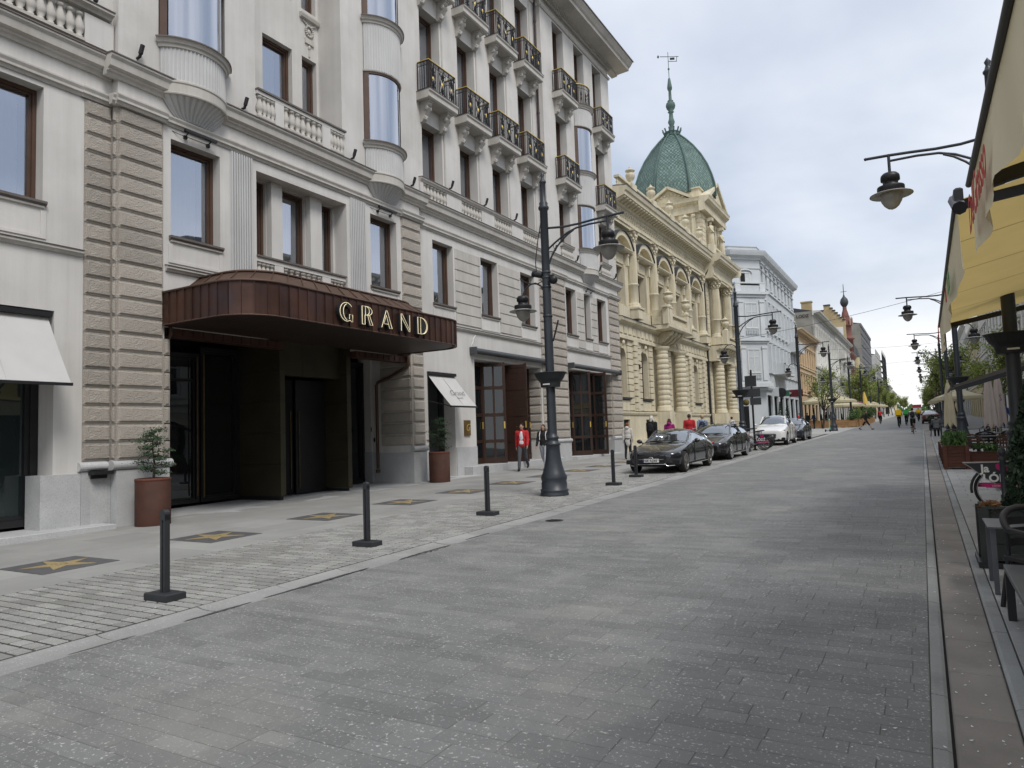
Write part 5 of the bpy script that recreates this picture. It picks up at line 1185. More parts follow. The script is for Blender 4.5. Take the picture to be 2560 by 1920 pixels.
b = MB(); b.lathe([(.30, 6.2), (.20, 6.6), (.16, 6.9), (.30, 7.3), (.20, 7.6), (.16, 8.1), (.28, 8.2), (.18, 8.3), (.34, 8.5), (.42, 8.75), (.36, 9.0), (.2, 9.1), (.26, 9.2), (.14, 9.3), (.12, 10.1), (.20, 10.25), (.22, 10.4), (.1, 11.2), (.03, 11.3), (.03, 12.0), (.09, 12.05), (.09, 12.12), (.03, 12.18), (.025, 13.6)], DC, 12); b.build('spire', M_VERD, dome)
b = MB(); c0 = DC + Vector((0, 0, 13.2)); dd = Vector((.95, .25, -.1)).normalized()
b.bar(c0, c0 - dd * .7 + Vector((0, 0, .05)), .04); b.lathe([(.01, 0), (.10, .14), (.02, .3)], c0 - dd * .85 + Vector((0, 0, -.1)), 8)
for q in (-.0, -.42): b.bar(c0 + Vector((0, 0, q)), c0 + dd * (.9 if q == 0 else .75) + Vector((0, 0, q - .04)), .035)
b.bar(c0 + dd * .75 + Vector((0, 0, 0)), c0 + dd * .7 + Vector((0, 0, -.45)), .035); b.obox(c0 + dd * .35 + Vector((0, 0, -.2)), dd, Vector((-dd.y, dd.x, 0)), Vector((0, 0, 1)), .2, .01, .1)
b.build('weathervane', M_BLACK, dome)
rebase(pal, (-14.55, 37.1, gz(37)))
# ------------------------------------------------------------------ buildings farther down the street
M_WFR = mat('white_frame', (.62, .62, .60), .6, .05)
M_BLUE = mat('blue_grey_plaster', (.49, .52, .54), .85, .06, .6, .1, 30, stain=(.37, .405, .435), sts=.4)
M_BLUET = mat('blue_grey_trim', (.55, .575, .59), .85, .07, 1.0, .1, 30)
G_FAR = glassmat('glass_far', (.7, .75, .8), .75, (.03, .034, .038), spec=.5)
def house(name, label, X, y0, y1, z1, m, trim, floors, ncol, ww, gf=None, depth=11, sidem=None, fr=None, corn=.55, sgn=1, sidewin=0, sills=True, hoods=False):
    """a town house whose street front faces +X (sgn 1) or -X (sgn -1); floors: (sill z, head z) of each window row"""
    o = empty(name); tag(o, label, 'house'); b = MB(); W_ = (y1 - y0) / ncol; holes = []
    F = [(a + gz(y0), c + gz(y0)) for a, c in floors]; zt = z1
    for a, c in F:
        for i in range(ncol): yc = y0 + W_ * (i + .5); holes.append((yc - ww / 2, yc + ww / 2, a, c))
    if gf:
        for i in range(gf[0]): w2 = (y1 - y0) / gf[0]; yc = y0 + w2 * (i + .5); holes.append((yc - w2 * .36, yc + w2 * .36, gz(y0) - .3, gz(y0) + gf[1]))
    st = len(b.v); b.wall(0, y0, y1, gz(y0) - .5, zt, holes, .25)
    if sgn < 0: b.v = [(-x, y, z) for x, y, z in b.v]
    b.v = [(x + X, y, z) for x, y, z in b.v]
    B = X - depth * sgn
    b.quad((B, y0, gz(y0) - .5), (X, y0, gz(y0) - .5), (X, y0, zt), (B, y0, zt)) if not sidem else None
    b.quad((X, y1, gz(y0) - .5), (B, y1, gz(y0) - .5), (B, y1, zt), (X, y1, zt))
    b.build('facade_wall', m, o)
    if sidem: q = MB(); q.quad((B, y0, gz(y0) - .5), (X, y0, gz(y0) - .5), (X, y0, zt), (B, y0, zt)); q.build('fire_wall', sidem, o)
    q = MB(); q.box(min(B, X - 1.2 * sgn), max(B, X - 1.2 * sgn), y0 + .2, y1 - .2, 0, zt - .3); q.build('inner_core', M_ROOM, o)
    q = MB(); q.add([(X + .2 * sgn, y0, zt), (X + .2 * sgn, y1, zt), (X - depth * .5 * sgn, y1, zt + 1.6), (X - depth * .5 * sgn, y0, zt + 1.6), (B, y0, zt), (B, y1, zt)], [(0, 1, 2, 3), (3, 2, 5, 4), (0, 3, 4), (1, 5, 2)]); q.build('roof', M_SLATE, o)
    for a, c in F:
        for i in range(ncol):
            yc = y0 + W_ * (i + .5); w = win(o, X - .2 * sgn, yc - ww / 2, yc + ww / 2, a, c, fr or M_WFR, G_FAR, fr=.08, mulls=(.5,), trs=(.66,))
            if sgn < 0: w.rotation_euler = (0, 0, PI)
            if hoods: q = MB(); q.box(min(X, X + .22 * sgn), max(X, X + .22 * sgn), yc - ww * .75, yc + ww * .75, c + .25, c + .45); q.box(min(X, X + .1 * sgn), max(X, X + .1 * sgn), yc - ww * .62, yc + ww * .62, c + .02, c + .22); q.build('window_hood', trim, o)
            if sills: q = MB(); q.box(min(X, X + .14 * sgn), max(X, X + .14 * sgn), yc - ww * .62, yc + ww * .62, a - .14, a - .01); q.build('window_sill', trim, o)
    if gf:
        for i in range(gf[0]):
            w2 = (y1 - y0) / gf[0]; yc = y0 + w2 * (i + .5); w = win(o, X - .2 * sgn, yc - w2 * .36, yc + w2 * .36, gz(y0) + .1, gz(y0) + gf[1], M_BLACK, G_DARK, fr=.1, mulls=(.5,), name='shopfront_window')
            if sgn < 0: w.rotation_euler = (0, 0, PI)
    for k, (a, c) in enumerate(F[1:] if gf is None else F):
        q = MB(); z = a - .55; q.box(min(X, X + .16 * sgn), max(X, X + .16 * sgn), y0, y1, z, z + .16); q.build('string_course', trim, o)
    q = MB(); pr = [(-.05, zt - .7), (.15, zt - .7), (.2, zt - .4), (corn, zt - .22), (corn + .08, zt), (-.05, zt + .04)]
    if sgn > 0: q.extr([(X + p, z) for p, z in pr], y0 - .1, y1 + .1)
    else: q.extr([(X - p, z) for p, z in pr[::-1]], y0 - .1, y1 + .1)
    q.build('cornice', trim, o)
    for i in range(int((y1 - y0) / .8)):
        q = MB(); yy = y0 + .4 + .8 * i; q.box(min(X + .15 * sgn, X + corn * .85 * sgn), max(X + .15 * sgn, X + corn * .85 * sgn), yy, yy + .22, zt - .52, zt - .25); q.build('bracket', trim, o)
    rebase_ = o; rebase(o, (X, y0, gz(y0))); return o
def hpart(b, name, m, o):
    q = b.build(name, m, o); q.matrix_parent_inverse = Matrix.Translation(-o.location); return q
# blue-grey corner house: street front, cut corner with a two-storey bay
blue = house('corner_house', 'blue-grey corner house with stacked bay windows behind the cream palace', -14.5, 80.6, 103.9, 20.7, M_BLUE, M_BLUET, [(6.9, 9.6), (11.6, 14.2), (16.2, 18.2)], 9, 1.15, (6, 3.9), 12, hoods=True)
CH0, CH1 = Vector((-17.1, 78.0, 0)), Vector((-14.5, 80.6, 0)); cd = (CH1 - CH0).normalized(); cn = Vector((cd.y, -cd.x, 0))
b = MB(); b.quad((*CH0.xy, .5), (*CH1.xy, .5), (*CH1.xy, 20.7), (*CH0.xy, 20.7)); b.quad((-30, 78, .5), (-17.1, 78, .5), (-17.1, 78, 20.7), (-30, 78, 20.7)); b.quad((-30, 90, .5), (-30, 78, .5), (-30, 78, 20.7), (-30, 90, 20.7)); b.poly([(-30, 78, 20.69), (-17.1, 78, 20.69), (-14.5, 80.6, 20.69), (-14.5, 100, 20.69), (-30, 100, 20.69)]); hpart(b, 'corner_wall', M_BLUE, blue)
def poly_band(path, prof, name, m):
    """extrude (out, z) profile along an open plan path; out is to the right-hand side"""
    b = MB(); n = len(prof); rings = []
    for i, p in enumerate(path):
        p = Vector((*p, 0)); d0 = (p - Vector((*path[i - 1], 0))).normalized() if i else None; d1 = (Vector((*path[i + 1], 0)) - p).normalized() if i < len(path) - 1 else None
        d = (d0 + d1).normalized() if d0 and d1 else (d0 or d1); k = 1 / max(.5, d.dot(d1 or d0)); nn = Vector((d.y, -d.x, 0)) * k
        rings.append([p + nn * o_ + Vector((0, 0, z)) for o_, z in prof])
    vs = [q for r in rings for q in r]; b.add(vs, [(k * n + i, k * n + (i + 1) % n, (k + 1) * n + (i + 1) % n, (k + 1) * n + i) for k in range(len(rings) - 1) for i in range(n)]); b.add(rings[0], [tuple(range(n))]); b.add(rings[-1], [tuple(reversed(range(n)))])
    return hpart(b, name, m, blue)
pth = [(-30, 78), (-17.1, 78), (-14.5, 80.6), (-14.5, 104)]
poly_band(pth, [(-.05, 19.9), (.12, 19.9), (.15, 20.1), (.6, 20.3), (.72, 20.6), (.78, 20.8), (-.05, 20.85)], 'eaves_cornice', M_BLUET)
poly_band([(-30, 78.2), (-17.2, 78.2), (-14.7, 80.7), (-14.7, 88)], [(-.3, 20.86), (.0, 20.86), (.0, 21.35), (.08, 21.4), (.08, 21.48), (-.3, 21.5)], 'parapet', M_BLUE)
poly_band(pth, [(-.05, 18.9), (.06, 18.9), (.10, 19.0), (-.05, 19.04)], 'string_course', M_BLUET); poly_band(pth, [(-.05, 5.6), (.2, 5.65), (.3, 5.85), (-.05, 5.9)], 'string_course', M_BLUET); poly_band(pth[:3], [(-.05, 10.9), (.1, 10.9), (.1, 11.05), (-.05, 11.1)], 'string_course', M_BLUET)
# bay
mid = (CH0 + CH1) / 2; bw, bp = 1.75, .8
def bp_(s, o): return mid + cd * s + cn * o
BAYP = [bp_(-bw, 0), bp_(-bw, bp), bp_(bw, bp), bp_(bw, 0)]
b = MB(); b.extrz([(p.x, p.y) for p in BAYP], 5.95, 16.9); hpart(b, 'bay', M_BLUE, blue)
def bayband(z0, z1, g, name='bay_cornice'):
    P = [bp_(-bw - g, -.05), bp_(-bw - g, bp + g), bp_(bw + g, bp + g), bp_(bw + g, -.05)]; b = MB(); b.extrz([(p.x, p.y) for p in P], z0, z1); hpart(b, name, M_BLUET, blue)
for z0, z1, g in ((5.9, 6.3, .28), (6.3, 6.5, .12), (10.6, 10.85, .12), (10.85, 11.15, .30), (15.6, 15.9, .12), (15.9, 16.2, .32), (17.1, 17.25, .1)): bayband(z0, z1, g)
ang = math.atan2(cn.y, cn.x)
def baywin(s, o_, w, z0, z1, a, nm='bay_window', open_=False):
    q = win(blue, 0, -w / 2, w / 2, 0, z1 - z0, M_WFR, G_FAR, fr=.09, mulls=(.5,), trs=(.66,), name=nm); p = bp_(s, o_); q.location = (p.x, p.y, z0); q.rotation_euler = (0, 0, a); q.matrix_parent_inverse = Matrix.Translation(-blue.location); return q
for z0, z1 in ((7.4, 10.0), (12.2, 15.0)):
    baywin(0, bp + .06, 1.55, z0, z1, ang)
    for s in (-1, 1):
        b = MB(); p = bp_(s * 1.28, bp); b.obox(p + Vector((0, 0, (z0 + z1) / 2 - .3)), cd, cn, Vector((0, 0, 1)), .26, .10, (z1 - z0) / 2 + .5); b.obox(p + Vector((0, 0, z1 + .15)), cd, cn, Vector((0, 0, 1)), .32, .17, .12); hpart(b, 'pilaster', M_BLUET, blue)
    baywin(-bw - .06, bp / 2, .6, z0, z1, ang - PI / 2); baywin(bw + .06, bp / 2, .6, z0, z1, ang + PI / 2)
    for i in range(8): b = MB(); p = bp_(-.68 + .194 * i, bp + .12); b.lathe([(.05, 0), (.08, .15), (.04, .4), (.06, .5)], (p.x, p.y, z0 - .65), 6); hpart(b, 'baluster', M_BLUET, blue)
b = MB()
for i in range(15): p = bp_(-1.6 + .23 * i, bp - .05); b.lathe([(.06, 0), (.09, .2), (.05, .5), (.07, .65)], (p.x, p.y, 16.25), 6)
stuff(hpart(b, 'baluster', M_BLUET, blue))
for s in (-1, 1): b = MB(); p = bp_(s * 1.5, bp - .05); b.obox(p + Vector((0, 0, 16.62)), cd, cn, Vector((0, 0, 1)), .32, .13, .46); hpart(b, 'pier', M_BLUET, blue)
w3 = baywin(0, .04, 1.3, 16.4, 18.5, ang, 'open_window'); b = MB(); b.obox(bp_(-.32, .08) + Vector((0, 0, 17.45)), cd, cn, Vector((0, 0, 1)), .27, .02, .95); hpart(b, 'dark_opening', M_DARK, blue)
b = MB(); n = 10; P = [bp_(.85 * math.cos(PI * i / n), .08) + Vector((0, 0, 18.45 + .35 * math.sin(PI * i / n))) for i in range(n + 1)]; b.tube(P, .09, 6); hpart(b, 'window_arch', M_BLUET, blue)
# pilasters, balcony and projecting end of the street front
for i in range(10):
    y = 80.9 + 2.589 * i; b = MB(); b.box(-14.5, -14.28, y - .22, y + .22, 11.2 + .8, 15.6); hpart(b, 'pilaster', M_BLUET, blue); b = MB(); b.box(-14.5, -14.2, y - .28, y + .28, 7.6, 10.9) ; hpart(b, 'pilaster', M_BLUET, blue)
for y0, y1, z in ((86, 93, 7.6), (97.8, 102.5, 11.2)):
    b = MB(); b.box(-14.5, -13.2, y0, y1, z, z + .3); hpart(b, 'balcony_slab', M_BLUET, blue); b = MB(); b.box(-13.32, -13.2, y0, y1, z + 1.1, z + 1.25)
    n = int((y1 - y0) / .6)
    for i in range(n + 1): b.box(-13.32, -13.2, y0 + (y1 - y0) * i / n - .06, y0 + (y1 - y0) * i / n + .06, z + .3, z + 1.1)
    b.box(-14.5, -13.2, y0, y0 + .1, z + .3, z + 1.25); hpart(b, 'balcony_parapet', M_BLUET, blue)
# hanging shop signs on the blue house
b = MB(); b.box(-14.5, -12.9, 96, 96.1, 5.3, 5.9 + .3); hpart(b, 'hanging_sign', mat('sign_maroon', (.10, .012, .018), .5, .1), blue)
b = MB(); b.box(-14.5, -13.6, 90, 90.1, 5.2, 5.9); hpart(b, 'hanging_sign', mat('sign_green', (.03, .14, .08), .5, .1), blue)
b = MB(); b.box(-14.5, -13.7, 83.4, 83.5, 5.0, 6.0); hpart(b, 'hanging_sign', M_BLUET, blue); b = MB(); b.lathe([(.55, -.04), (.55, .04)], (0, 0, 0), 20); b.xf(Matrix.Translation((-13.9, 86.5, 5.5)) @ Matrix.Rotation(PI / 2, 4, 'X')); hpart(b, 'round_sign', M_BLACK, blue)
b = MB(); b.box(-16.9, -15.9, 77.93, 78.0, 1.2, 3.9); hpart(b, 'shop_door', M_DARK, blue)
M_OCH = mat('orange_plaster', (.52, .38, .23), .88, .12, .6, stain=(.44, .32, .20), sts=.4); M_OCHT = mat('orange_trim', (.56, .45, .31), .88, .1)
M_GREYP = mat('grey_plaster', (.50, .495, .465), .9, .1, .6, stain=(.30, .29, .265), sts=.4); M_GREYT = mat('grey_trim', (.54, .535, .50), .9, .1)
M_FIRE = mat('bare_firewall', (.27, .255, .22), .95, .2, .5, .3, 10, stain=(.16, .15, .135), sts=.25)
M_TAN = mat('tan_brickwall', (.44, .35, .20), .92, .14, .5, .2, 12, stain=(.33, .235, .12), sts=.3)
M_RED = mat('red_brick', (.17, .075, .06), .9, .2, .8, .2, 20); M_REDT = mat('pink_stone', (.33, .22, .19), .9, .15)
M_CRE2 = mat('ochre_plaster', (.47, .40, .25), .9, .12, .5); M_DKG = mat('dark_grey_panel', (.13, .135, .14), .7, .12, .4)
ora = house('orange_house', 'low orange house between the blue-grey corner house and the grey colonnaded one', -14.5, 104.0, 124.4, 15.1, M_OCH, M_OCHT, [(5.0, 7.3), (8.8, 11.2)], 8, 1.1, (5, 3.2), 11, sidem=M_TAN, hoods=True, corn=.9)
b = MB(); b.box(-14.5, -13.6, 112.5, 116, 6.6, 6.75); hpart(b, 'balcony_slab', M_OCHT, ora); b = MB(); rf = random.Random(2)
for i in range(240): b.lathe([(.001, 0), (.11, .08), (.001, .16)], (rf.uniform(-13.75, -13.45), rf.uniform(112.4, 116.1), 6.8 + rf.random() * .9), 4)
stuff(hpart(b, 'balcony_flowers', mat('dark_red_flowers', (.12, .03, .035), .9, .4, 8, island=.5), ora))
lod = house('grey_colonnade_house', 'grey house with tall pilasters and a bare side wall marked with letters', -14.5, 124.5, 158.5, 20.2, M_GREYP, M_GREYT, [(5.4, 7.8), (9.6, 12.4), (14.0, 16.6)], 11, 1.2, (7, 3.6), 12, sidem=M_FIRE, corn=1.1)
for i in range(12): y = 124.7 + 3.07 * i; b = MB(); b.lathe([(.42, 0), (.42, .3), (.34, .4), (.3, 6.4), (.42, 6.6), (.46, 6.9)], (-14.35, y, 11.0), 10); hpart(b, 'pilaster', M_GREYT, lod)
text('LODZ', .72, M_BLACK, lod, facing_my((-17.0, 124.42, 19.25)) , .01, 'painted_lettering', bold=.01).matrix_parent_inverse = Matrix.Translation(-lod.location)
b = MB(); b.tube([(-18.8, 124.4, 15.0), (-17.4, 124.4, 15.1), (-16.6, 124.4, 14.2), (-16.8, 124.4, 12.0)], .25, 6); b.tube([(-16.6, 124.4, 14.2), (-15.6, 124.4, 13.4), (-15.2, 124.4, 11)], .25, 6); hpart(b, 'graffiti', M_BLACK, lod)
b = MB(); b.box(-18.9, -15.4, 124.43, 124.49, 10.8, 13.0); hpart(b, 'graffiti_ground', M_WHITE, lod)
def chimney(o, x, y, z, w=1.1, h=1.4, m=None): b = MB(); b.box(x - w / 2, x + w / 2, y - .5, y + .5, z, z + h); b.box(x - w / 2 - .12, x + w / 2 + .12, y - .62, y + .62, z + h, z + h + .2); hpart(b, 'chimney', m or M_TAN, o)
chimney(lod, -15.6, 127, 20.2, 1.6, 1.8); chimney(lod, -18.5, 150, 20.2)
gr2 = house('grey_balcony_house', 'grey house with stone balconies before the tan stepped gable', -14.5, 158.6, 192, 20.6, M_GREYP, M_GREYT, [(5.4, 7.8), (9.6, 12.2), (13.8, 16.2)], 11, 1.2, (7, 3.6), 12, hoods=True, corn=.8)
for z in (8.6, 12.9):
    for y in (162, 172, 183): b = MB(); b.box(-14.5, -13.2, y, y + 4.2, gz(160) + z - .2, gz(160) + z + .1); b.box(-13.3, -13.2, y, y + 4.2, gz(160) + z + .1, gz(160) + z + 1.1); b.box(-14.5, -13.3, y, y + .1, gz(160) + z + .1, gz(160) + z + 1.1); hpart(b, 'balcony', M_GREYT, gr2)
tg = empty('stepped_gable_house'); tag(tg, 'tan blind gable wall stepping down behind the grey houses', 'house')
b = MB(); st = [(-33, 28.4), (-20.4, 28.9), (-19.0, 28.9), (-19.0, 30.1), (-17.6, 30.1), (-17.6, 29.3)]
x, z = -17.6, 29.3
while x < -14.6: st += [(x + .52, z), (x + .52, z - .62)]; x += .52; z -= .62
st = [(p, q) for p, q in st]; P = [(p, q) for p, q in st] + [(st[-1][0], 2), (-33, 2)]
n = len(P); b.add([(p, 185, q) for p, q in P[::-1]] + [(p, 186, q) for p, q in P[::-1]], [tuple(range(n)), tuple(reversed(range(n, 2 * n)))] + [(i, n + i, n + (i + 1) % n, (i + 1) % n) for i in range(n)]); b.build('gable_wall', M_TAN, tg)
for (p, q), (p2, q2) in zip(st[:-1], st[1:]):
    if abs(q - q2) < .01 and p2 > p: b = MB(); b.box(p - .06, p2 + .06, 184.8, 186.2, q, q + .22); b.build('coping', M_SLATE, tg)
b = MB(); b.box(-19, -15.0, 184.9, 184.98, 22.6, 24.6); b.build('wall_banner', M_WHITE, tg); rebase(tg, (-22, 185, gz(185)))
red = house('red_brick_house', 'narrow red brick house below the pinnacled turret', -14.5, 192.1, 210, 19.2, M_RED, M_REDT, [(5.2, 7.6), (9.2, 11.8), (13.2, 15.4)], 6, 1.2, (4, 3.5), 11, hoods=True)
b = MB(); b.lathe([(1.5, 12), (1.5, 22.5), (1.9, 22.8), (1.5, 23.2), (1.25, 23.4), (1.25, 26.0), (1.6, 26.3), (1.2, 26.6), (.9, 28.6), (.7, 29.6), (.5, 30.2), (.45, 31.0)], (-15.3, 196.5, 0), 10); hpart(b, 'turret', M_RED, red)
b = MB(); b.lathe([(.45, 31.0), (.85, 31.6), (1.0, 32.2), (.8, 33.0), (.3, 33.6), (.1, 34.2), (.08, 36.5), (.01, 37)], (-15.3, 196.5, 0), 12); b.bar((-16.0, 196.5, 34.9), (-14.6, 196.5, 34.9), .1); hpart(b, 'turret_dome', M_SLATE, red)
for i in range(8): a = PI * i / 4; b = MB(); b.lathe([(.2, 0), (.2, 1.2), (.01, 2.2)], (-15.3 + 1.5 * math.cos(a), 196.5 + 1.5 * math.sin(a), 26.2), 6); hpart(b, 'pinnacle', M_REDT, red)
b = MB(); b.lathe([(1.6, 19), (1.2, 21), (.1, 23.2)], (-14.9, 207.5, 0), 8); hpart(b, 'turret_roof', M_SLATE, red); b = MB(); b.lathe([(1.3, 8), (1.3, 19)], (-14.7, 207.5, 0), 8); hpart(b, 'turret', M_CRE2, red)
och = house('ochre_house', 'ochre house between the red brick house and the tall dark grey block', -14.5, 210.1, 236, 18.5, M_CRE2, M_GREYT, [(5.2, 7.6), (9.2, 11.6), (13.0, 15.2)], 8, 1.2, (5, 3.5), 11)
drk = house('grey_tower_block', 'tall dark grey block with a blank side wall above the street', -14.5, 236.1, 284, 31.5, M_DKG, M_DKG, [(5 + 3.4 * i, 6.8 + 3.4 * i) for i in range(7)], 14, 1.4, None, 14, sidem=M_FIRE, corn=.2, sills=False)
for x, h in ((-26, 1.5), (-23, 2.2), (-20, 1.2), (-17, 1.8)): b = MB(); b.box(x, x + .12, 238, 238.1, 31.5, 31.5 + h * 1.4); b.box(x - .5, x + .6, 238, 238.1, 31.5 + h, 31.6 + h); hpart(b, 'roof_antenna', M_BLACK, drk)
sca = house('scaffolded_block', 'tall block wrapped in scaffolding far down the left side', -14.2, 310, 345, 28, M_GREYP, M_GREYT, [(6 + 3.5 * i, 8 + 3.5 * i) for i in range(6)], 8, 1.4, None, 12, corn=.2, sills=False)
for k in range(9):
    b = MB(); z = gz(310) + 2.2 * (k + 1) + 1; b.box(-13.0, -12.2, 309, 345, z, z + .12); hpart(b, 'scaffold_deck', M_SLATE, sca)
for k in range(13): b = MB(); y = 309 + 3 * k; b.box(-12.3, -12.18, y, y + .12, 4, 28.5 + (k % 3) * .8); hpart(b, 'scaffold_pole', M_BLACK, sca)
for k, (y0, y1, z) in enumerate(((285, 309, 17), (346, 380, 20), (381, 420, 19), (421, 470, 21), (471, 540, 20))):
    house('distant_house', ['pale house between the dark block and the scaffolding', 'first pale house past the scaffolded block', 'second pale house past the scaffolded block', 'third pale house past the scaffolded block', 'farthest pale house on the left side'][k], -14.5, y0, y1, z, M_GREYP if k % 2 else M_CRE2, M_GREYT, [(6, 8.4), (10, 12.4)], 8, 1.6, None, 11)
# ---- right-hand side
M_STONE = mat('pale_stone', (.58, .565, .53), .9, .08, .6, .15, 30, stain=(.36, .345, .32), sts=.4)
r1_ = house('right_ashlar_house', 'pale ashlar house behind the terrace parasols on the right', 8.6, 30, 62, 14.6, M_STONE, M_GREYT, [(5.2, 8.0), (9.6, 12.4)], 10, 1.3, (7, 3.6), 12, sgn=-1, hoods=True, corn=.9)
b = MB(); b.box(8.6, 20, 29.9, 30, 0, 14.6); hpart(b, 'end_wall', M_STONE, r1_)
r2_ = house('right_white_house', 'white house with banded side wall and carved frieze on the right', 6.6, 62.1, 92, 16.2, M_STONE, M_GREYT, [(5.2, 7.8), (9.2, 12.0)], 9, 1.3, (6, 3.6), 14, sgn=-1, hoods=True, corn=1.0)
for i in range(24): b = MB(); z = 1.2 + .55 * i; b.box(6.62, 12, 62.02, 62.08, z, z + .50); hpart(b, 'stone_course', M_STONE, r2_)
for k, (y0, y1, z, X) in enumerate(((92.1, 120, 17.5, 7.6), (120.1, 150, 15.5, 7.6), (150.1, 190, 19, 7.6), (190.1, 250, 17, 7.6), (250.1, 330, 18, 7.6), (330.1, 430, 18, 7.6))):
    house('right_house', ['grey balconied house beyond the white house on the right', 'second house beyond the white house on the right', 'third house beyond the white house on the right', 'fourth house beyond the white house on the right', 'fifth house beyond the white house on the right', 'last house at the far right end of the street'][k], X, y0, y1, z, M_GREYP if k % 2 == 0 else M_CRE2, M_GREYT, [(5.4, 7.8), (9.4, 12.0)], 9, 1.3, (6, 3.6) if k < 3 else None, 12, sgn=-1, hoods=k < 2)
house('right_near_house', 'near house on the right, over the terrace', 8.6, -14, 29.8, 13.6, M_STONE, M_GREYT, [(5.2, 8.0), (9.6, 12.4)], 13, 1.3, (9, 3.6), 12, sgn=-1)
# ------------------------------------------------------------------ street furniture
M_LAMP = mat('lamp_paint', (.030, .036, .044), .42, .15, 3, .05, 40, spec=.45)
M_GLOBE = mat('lamp_globe', (.50, .49, .46), .25, .12, 6, spec=.6, trans=.45)
M_REFL = mat('lamp_reflector', (.42, .42, .41), .5, .1)
def xl(y): return -7.75 + max(0, min(y, 75) - 15.4) * .0135
LM = {}
def lampmeshes():
    b = MB(); P = [(.345, 0), (.345, .05), (.325, .08), (.338, .11), (.338, .14), (.31, .16), (.31, .30), (.295, .33), (.315, .40), (.315, .44), (.27, .54), (.222, .70), (.19, .86), (.172, 1.05), (.168, 1.18), (.19, 1.2), (.19, 1.235), (.15, 1.27), (.137, 1.33), (.158, 1.36), (.158, 1.39), (.125, 1.42), (.115, 1.5), (.110, 2.5), (.104, 5.0), (.098, 6.95), (.125, 6.98), (.135, 7.03), (.10, 7.08), (.108, 7.13), (.085, 7.17), (.068, 7.2), (.064, 7.62), (.085, 7.65), (.085, 7.68), (.058, 7.71), (.034, 7.79), (.055, 7.85), (.003, 7.93)]
    b.lathe(P, seg=20)
    for z in (5.02, 5.25, 5.38, 4.3): b.lathe([(.112, 0), (.118, .01), (.118, .04), (.112, .05)], (0, 0, z), 16)
    LM['post'] = b.mesh('post', M_LAMP)
    b = MB(); n = 24
    b.tube([(.08, 0, 6.50), (.5, 0, 6.455), (.9, 0, 6.46), (1.3, 0, 6.49), (1.66, 0, 6.51), (2.04, 0, 6.52)], .028, 8); ell(b, (2.05, 0, 6.52), .035, .035, .035, 1)
    b.tube([(.09, 0, 5.98), (.3, 0, 6.12), (.6, 0, 6.29), (.85, 0, 6.37), (1.2, 0, 6.40), (1.66, 0, 6.40)], .024, 8)
    b.tube([(.09, 0, 5.60), (.16, 0, 5.76), (.28, 0, 5.95), (.45, 0, 6.12), (.62, 0, 6.25), (.78, 0, 6.33)], .022, 8)
    b.bar((.22, 0, 6.06), (.26, 0, 5.93), .012); b.bar((.36, 0, 6.16), (.4, 0, 6.07), .012); b.tube([(1.66, 0, 6.53), (1.66, 0, 6.16)], .026, 8); LM['arm'] = b.mesh('arm', M_LAMP)
    b = MB(); b.tube([(-.09, 0, 4.98), (-.16, 0, 5.10), (-.30, 0, 5.18), (-.45, 0, 5.17), (-.58, 0, 5.08), (-.66, 0, 4.95), (-.68, 0, 4.83)], .022, 8); LM['arm2'] = b.mesh('bracket', M_LAMP)
    b = MB(); b.lathe([(.03, .42), (.12, .41), (.158, .37), (.165, .34), (.165, .27), (.13, .25), (.13, .18), (.15, .165), (.232, .155), (.235, .14), (.235, .055), (.20, .04), (.002, .04)], seg=20); LM['cap'] = b.mesh('lamp_cap', M_BLACK)
    b = MB(); b.lathe([(.19, .038), (.24, .03), (.37, .0), (.372, -.012), (.24, .012), (.19, .02)], seg=24); LM['disc'] = b.mesh('lamp_disc', M_REFL)
    b = MB(); b.lathe([(.19, .018), (.192, -.05), (.175, -.13), (.13, -.21), (.07, -.265), (.002, -.29)], seg=20); LM['globe'] = b.mesh('lamp_globe', M_GLOBE)
    b = MB(); b.lathe([(.02, .02), (.05, -.06), (.05, -.14), (.01, -.18)], seg=10); LM['bulb'] = b.mesh('bulb', M_WHITE)
    b = MB()                                   # flower trough round the post
    for s in (-1, 1):
        n = 16; rings = []
        for r, z in ((.40, .36), (.42, .345), (.40, .33), (.33, .2), (.26, .12), (.24, .0), (.13, -.0)):
            rings.append([(r * math.cos(a) * 1.0, r * math.sin(a) * .82, z) for a in [2 * PI * i / 24 for i in range(25)]])
        for k in range(len(rings) - 1):
            for i in range(24): b.add([rings[k][i], rings[k][i + 1], rings[k + 1][i + 1], rings[k + 1][i]], [(3, 2, 1, 0)], True)
        break
    b.lathe([(.395, .33), (.12, .33)], (0, 0, 0), 24, sy=.82); LM['trough'] = b.mesh('flower_trough', mat('trough_grey', (.022, .024, .026), .5, .1)); b = MB(); b.box(-.004, .004, -.012, .012, 0, .03)
    b = MB(); b.box(-.09, .09, -.225, -.215, .05, .08); LM['tag'] = b.mesh('trough_label', M_WHITE)
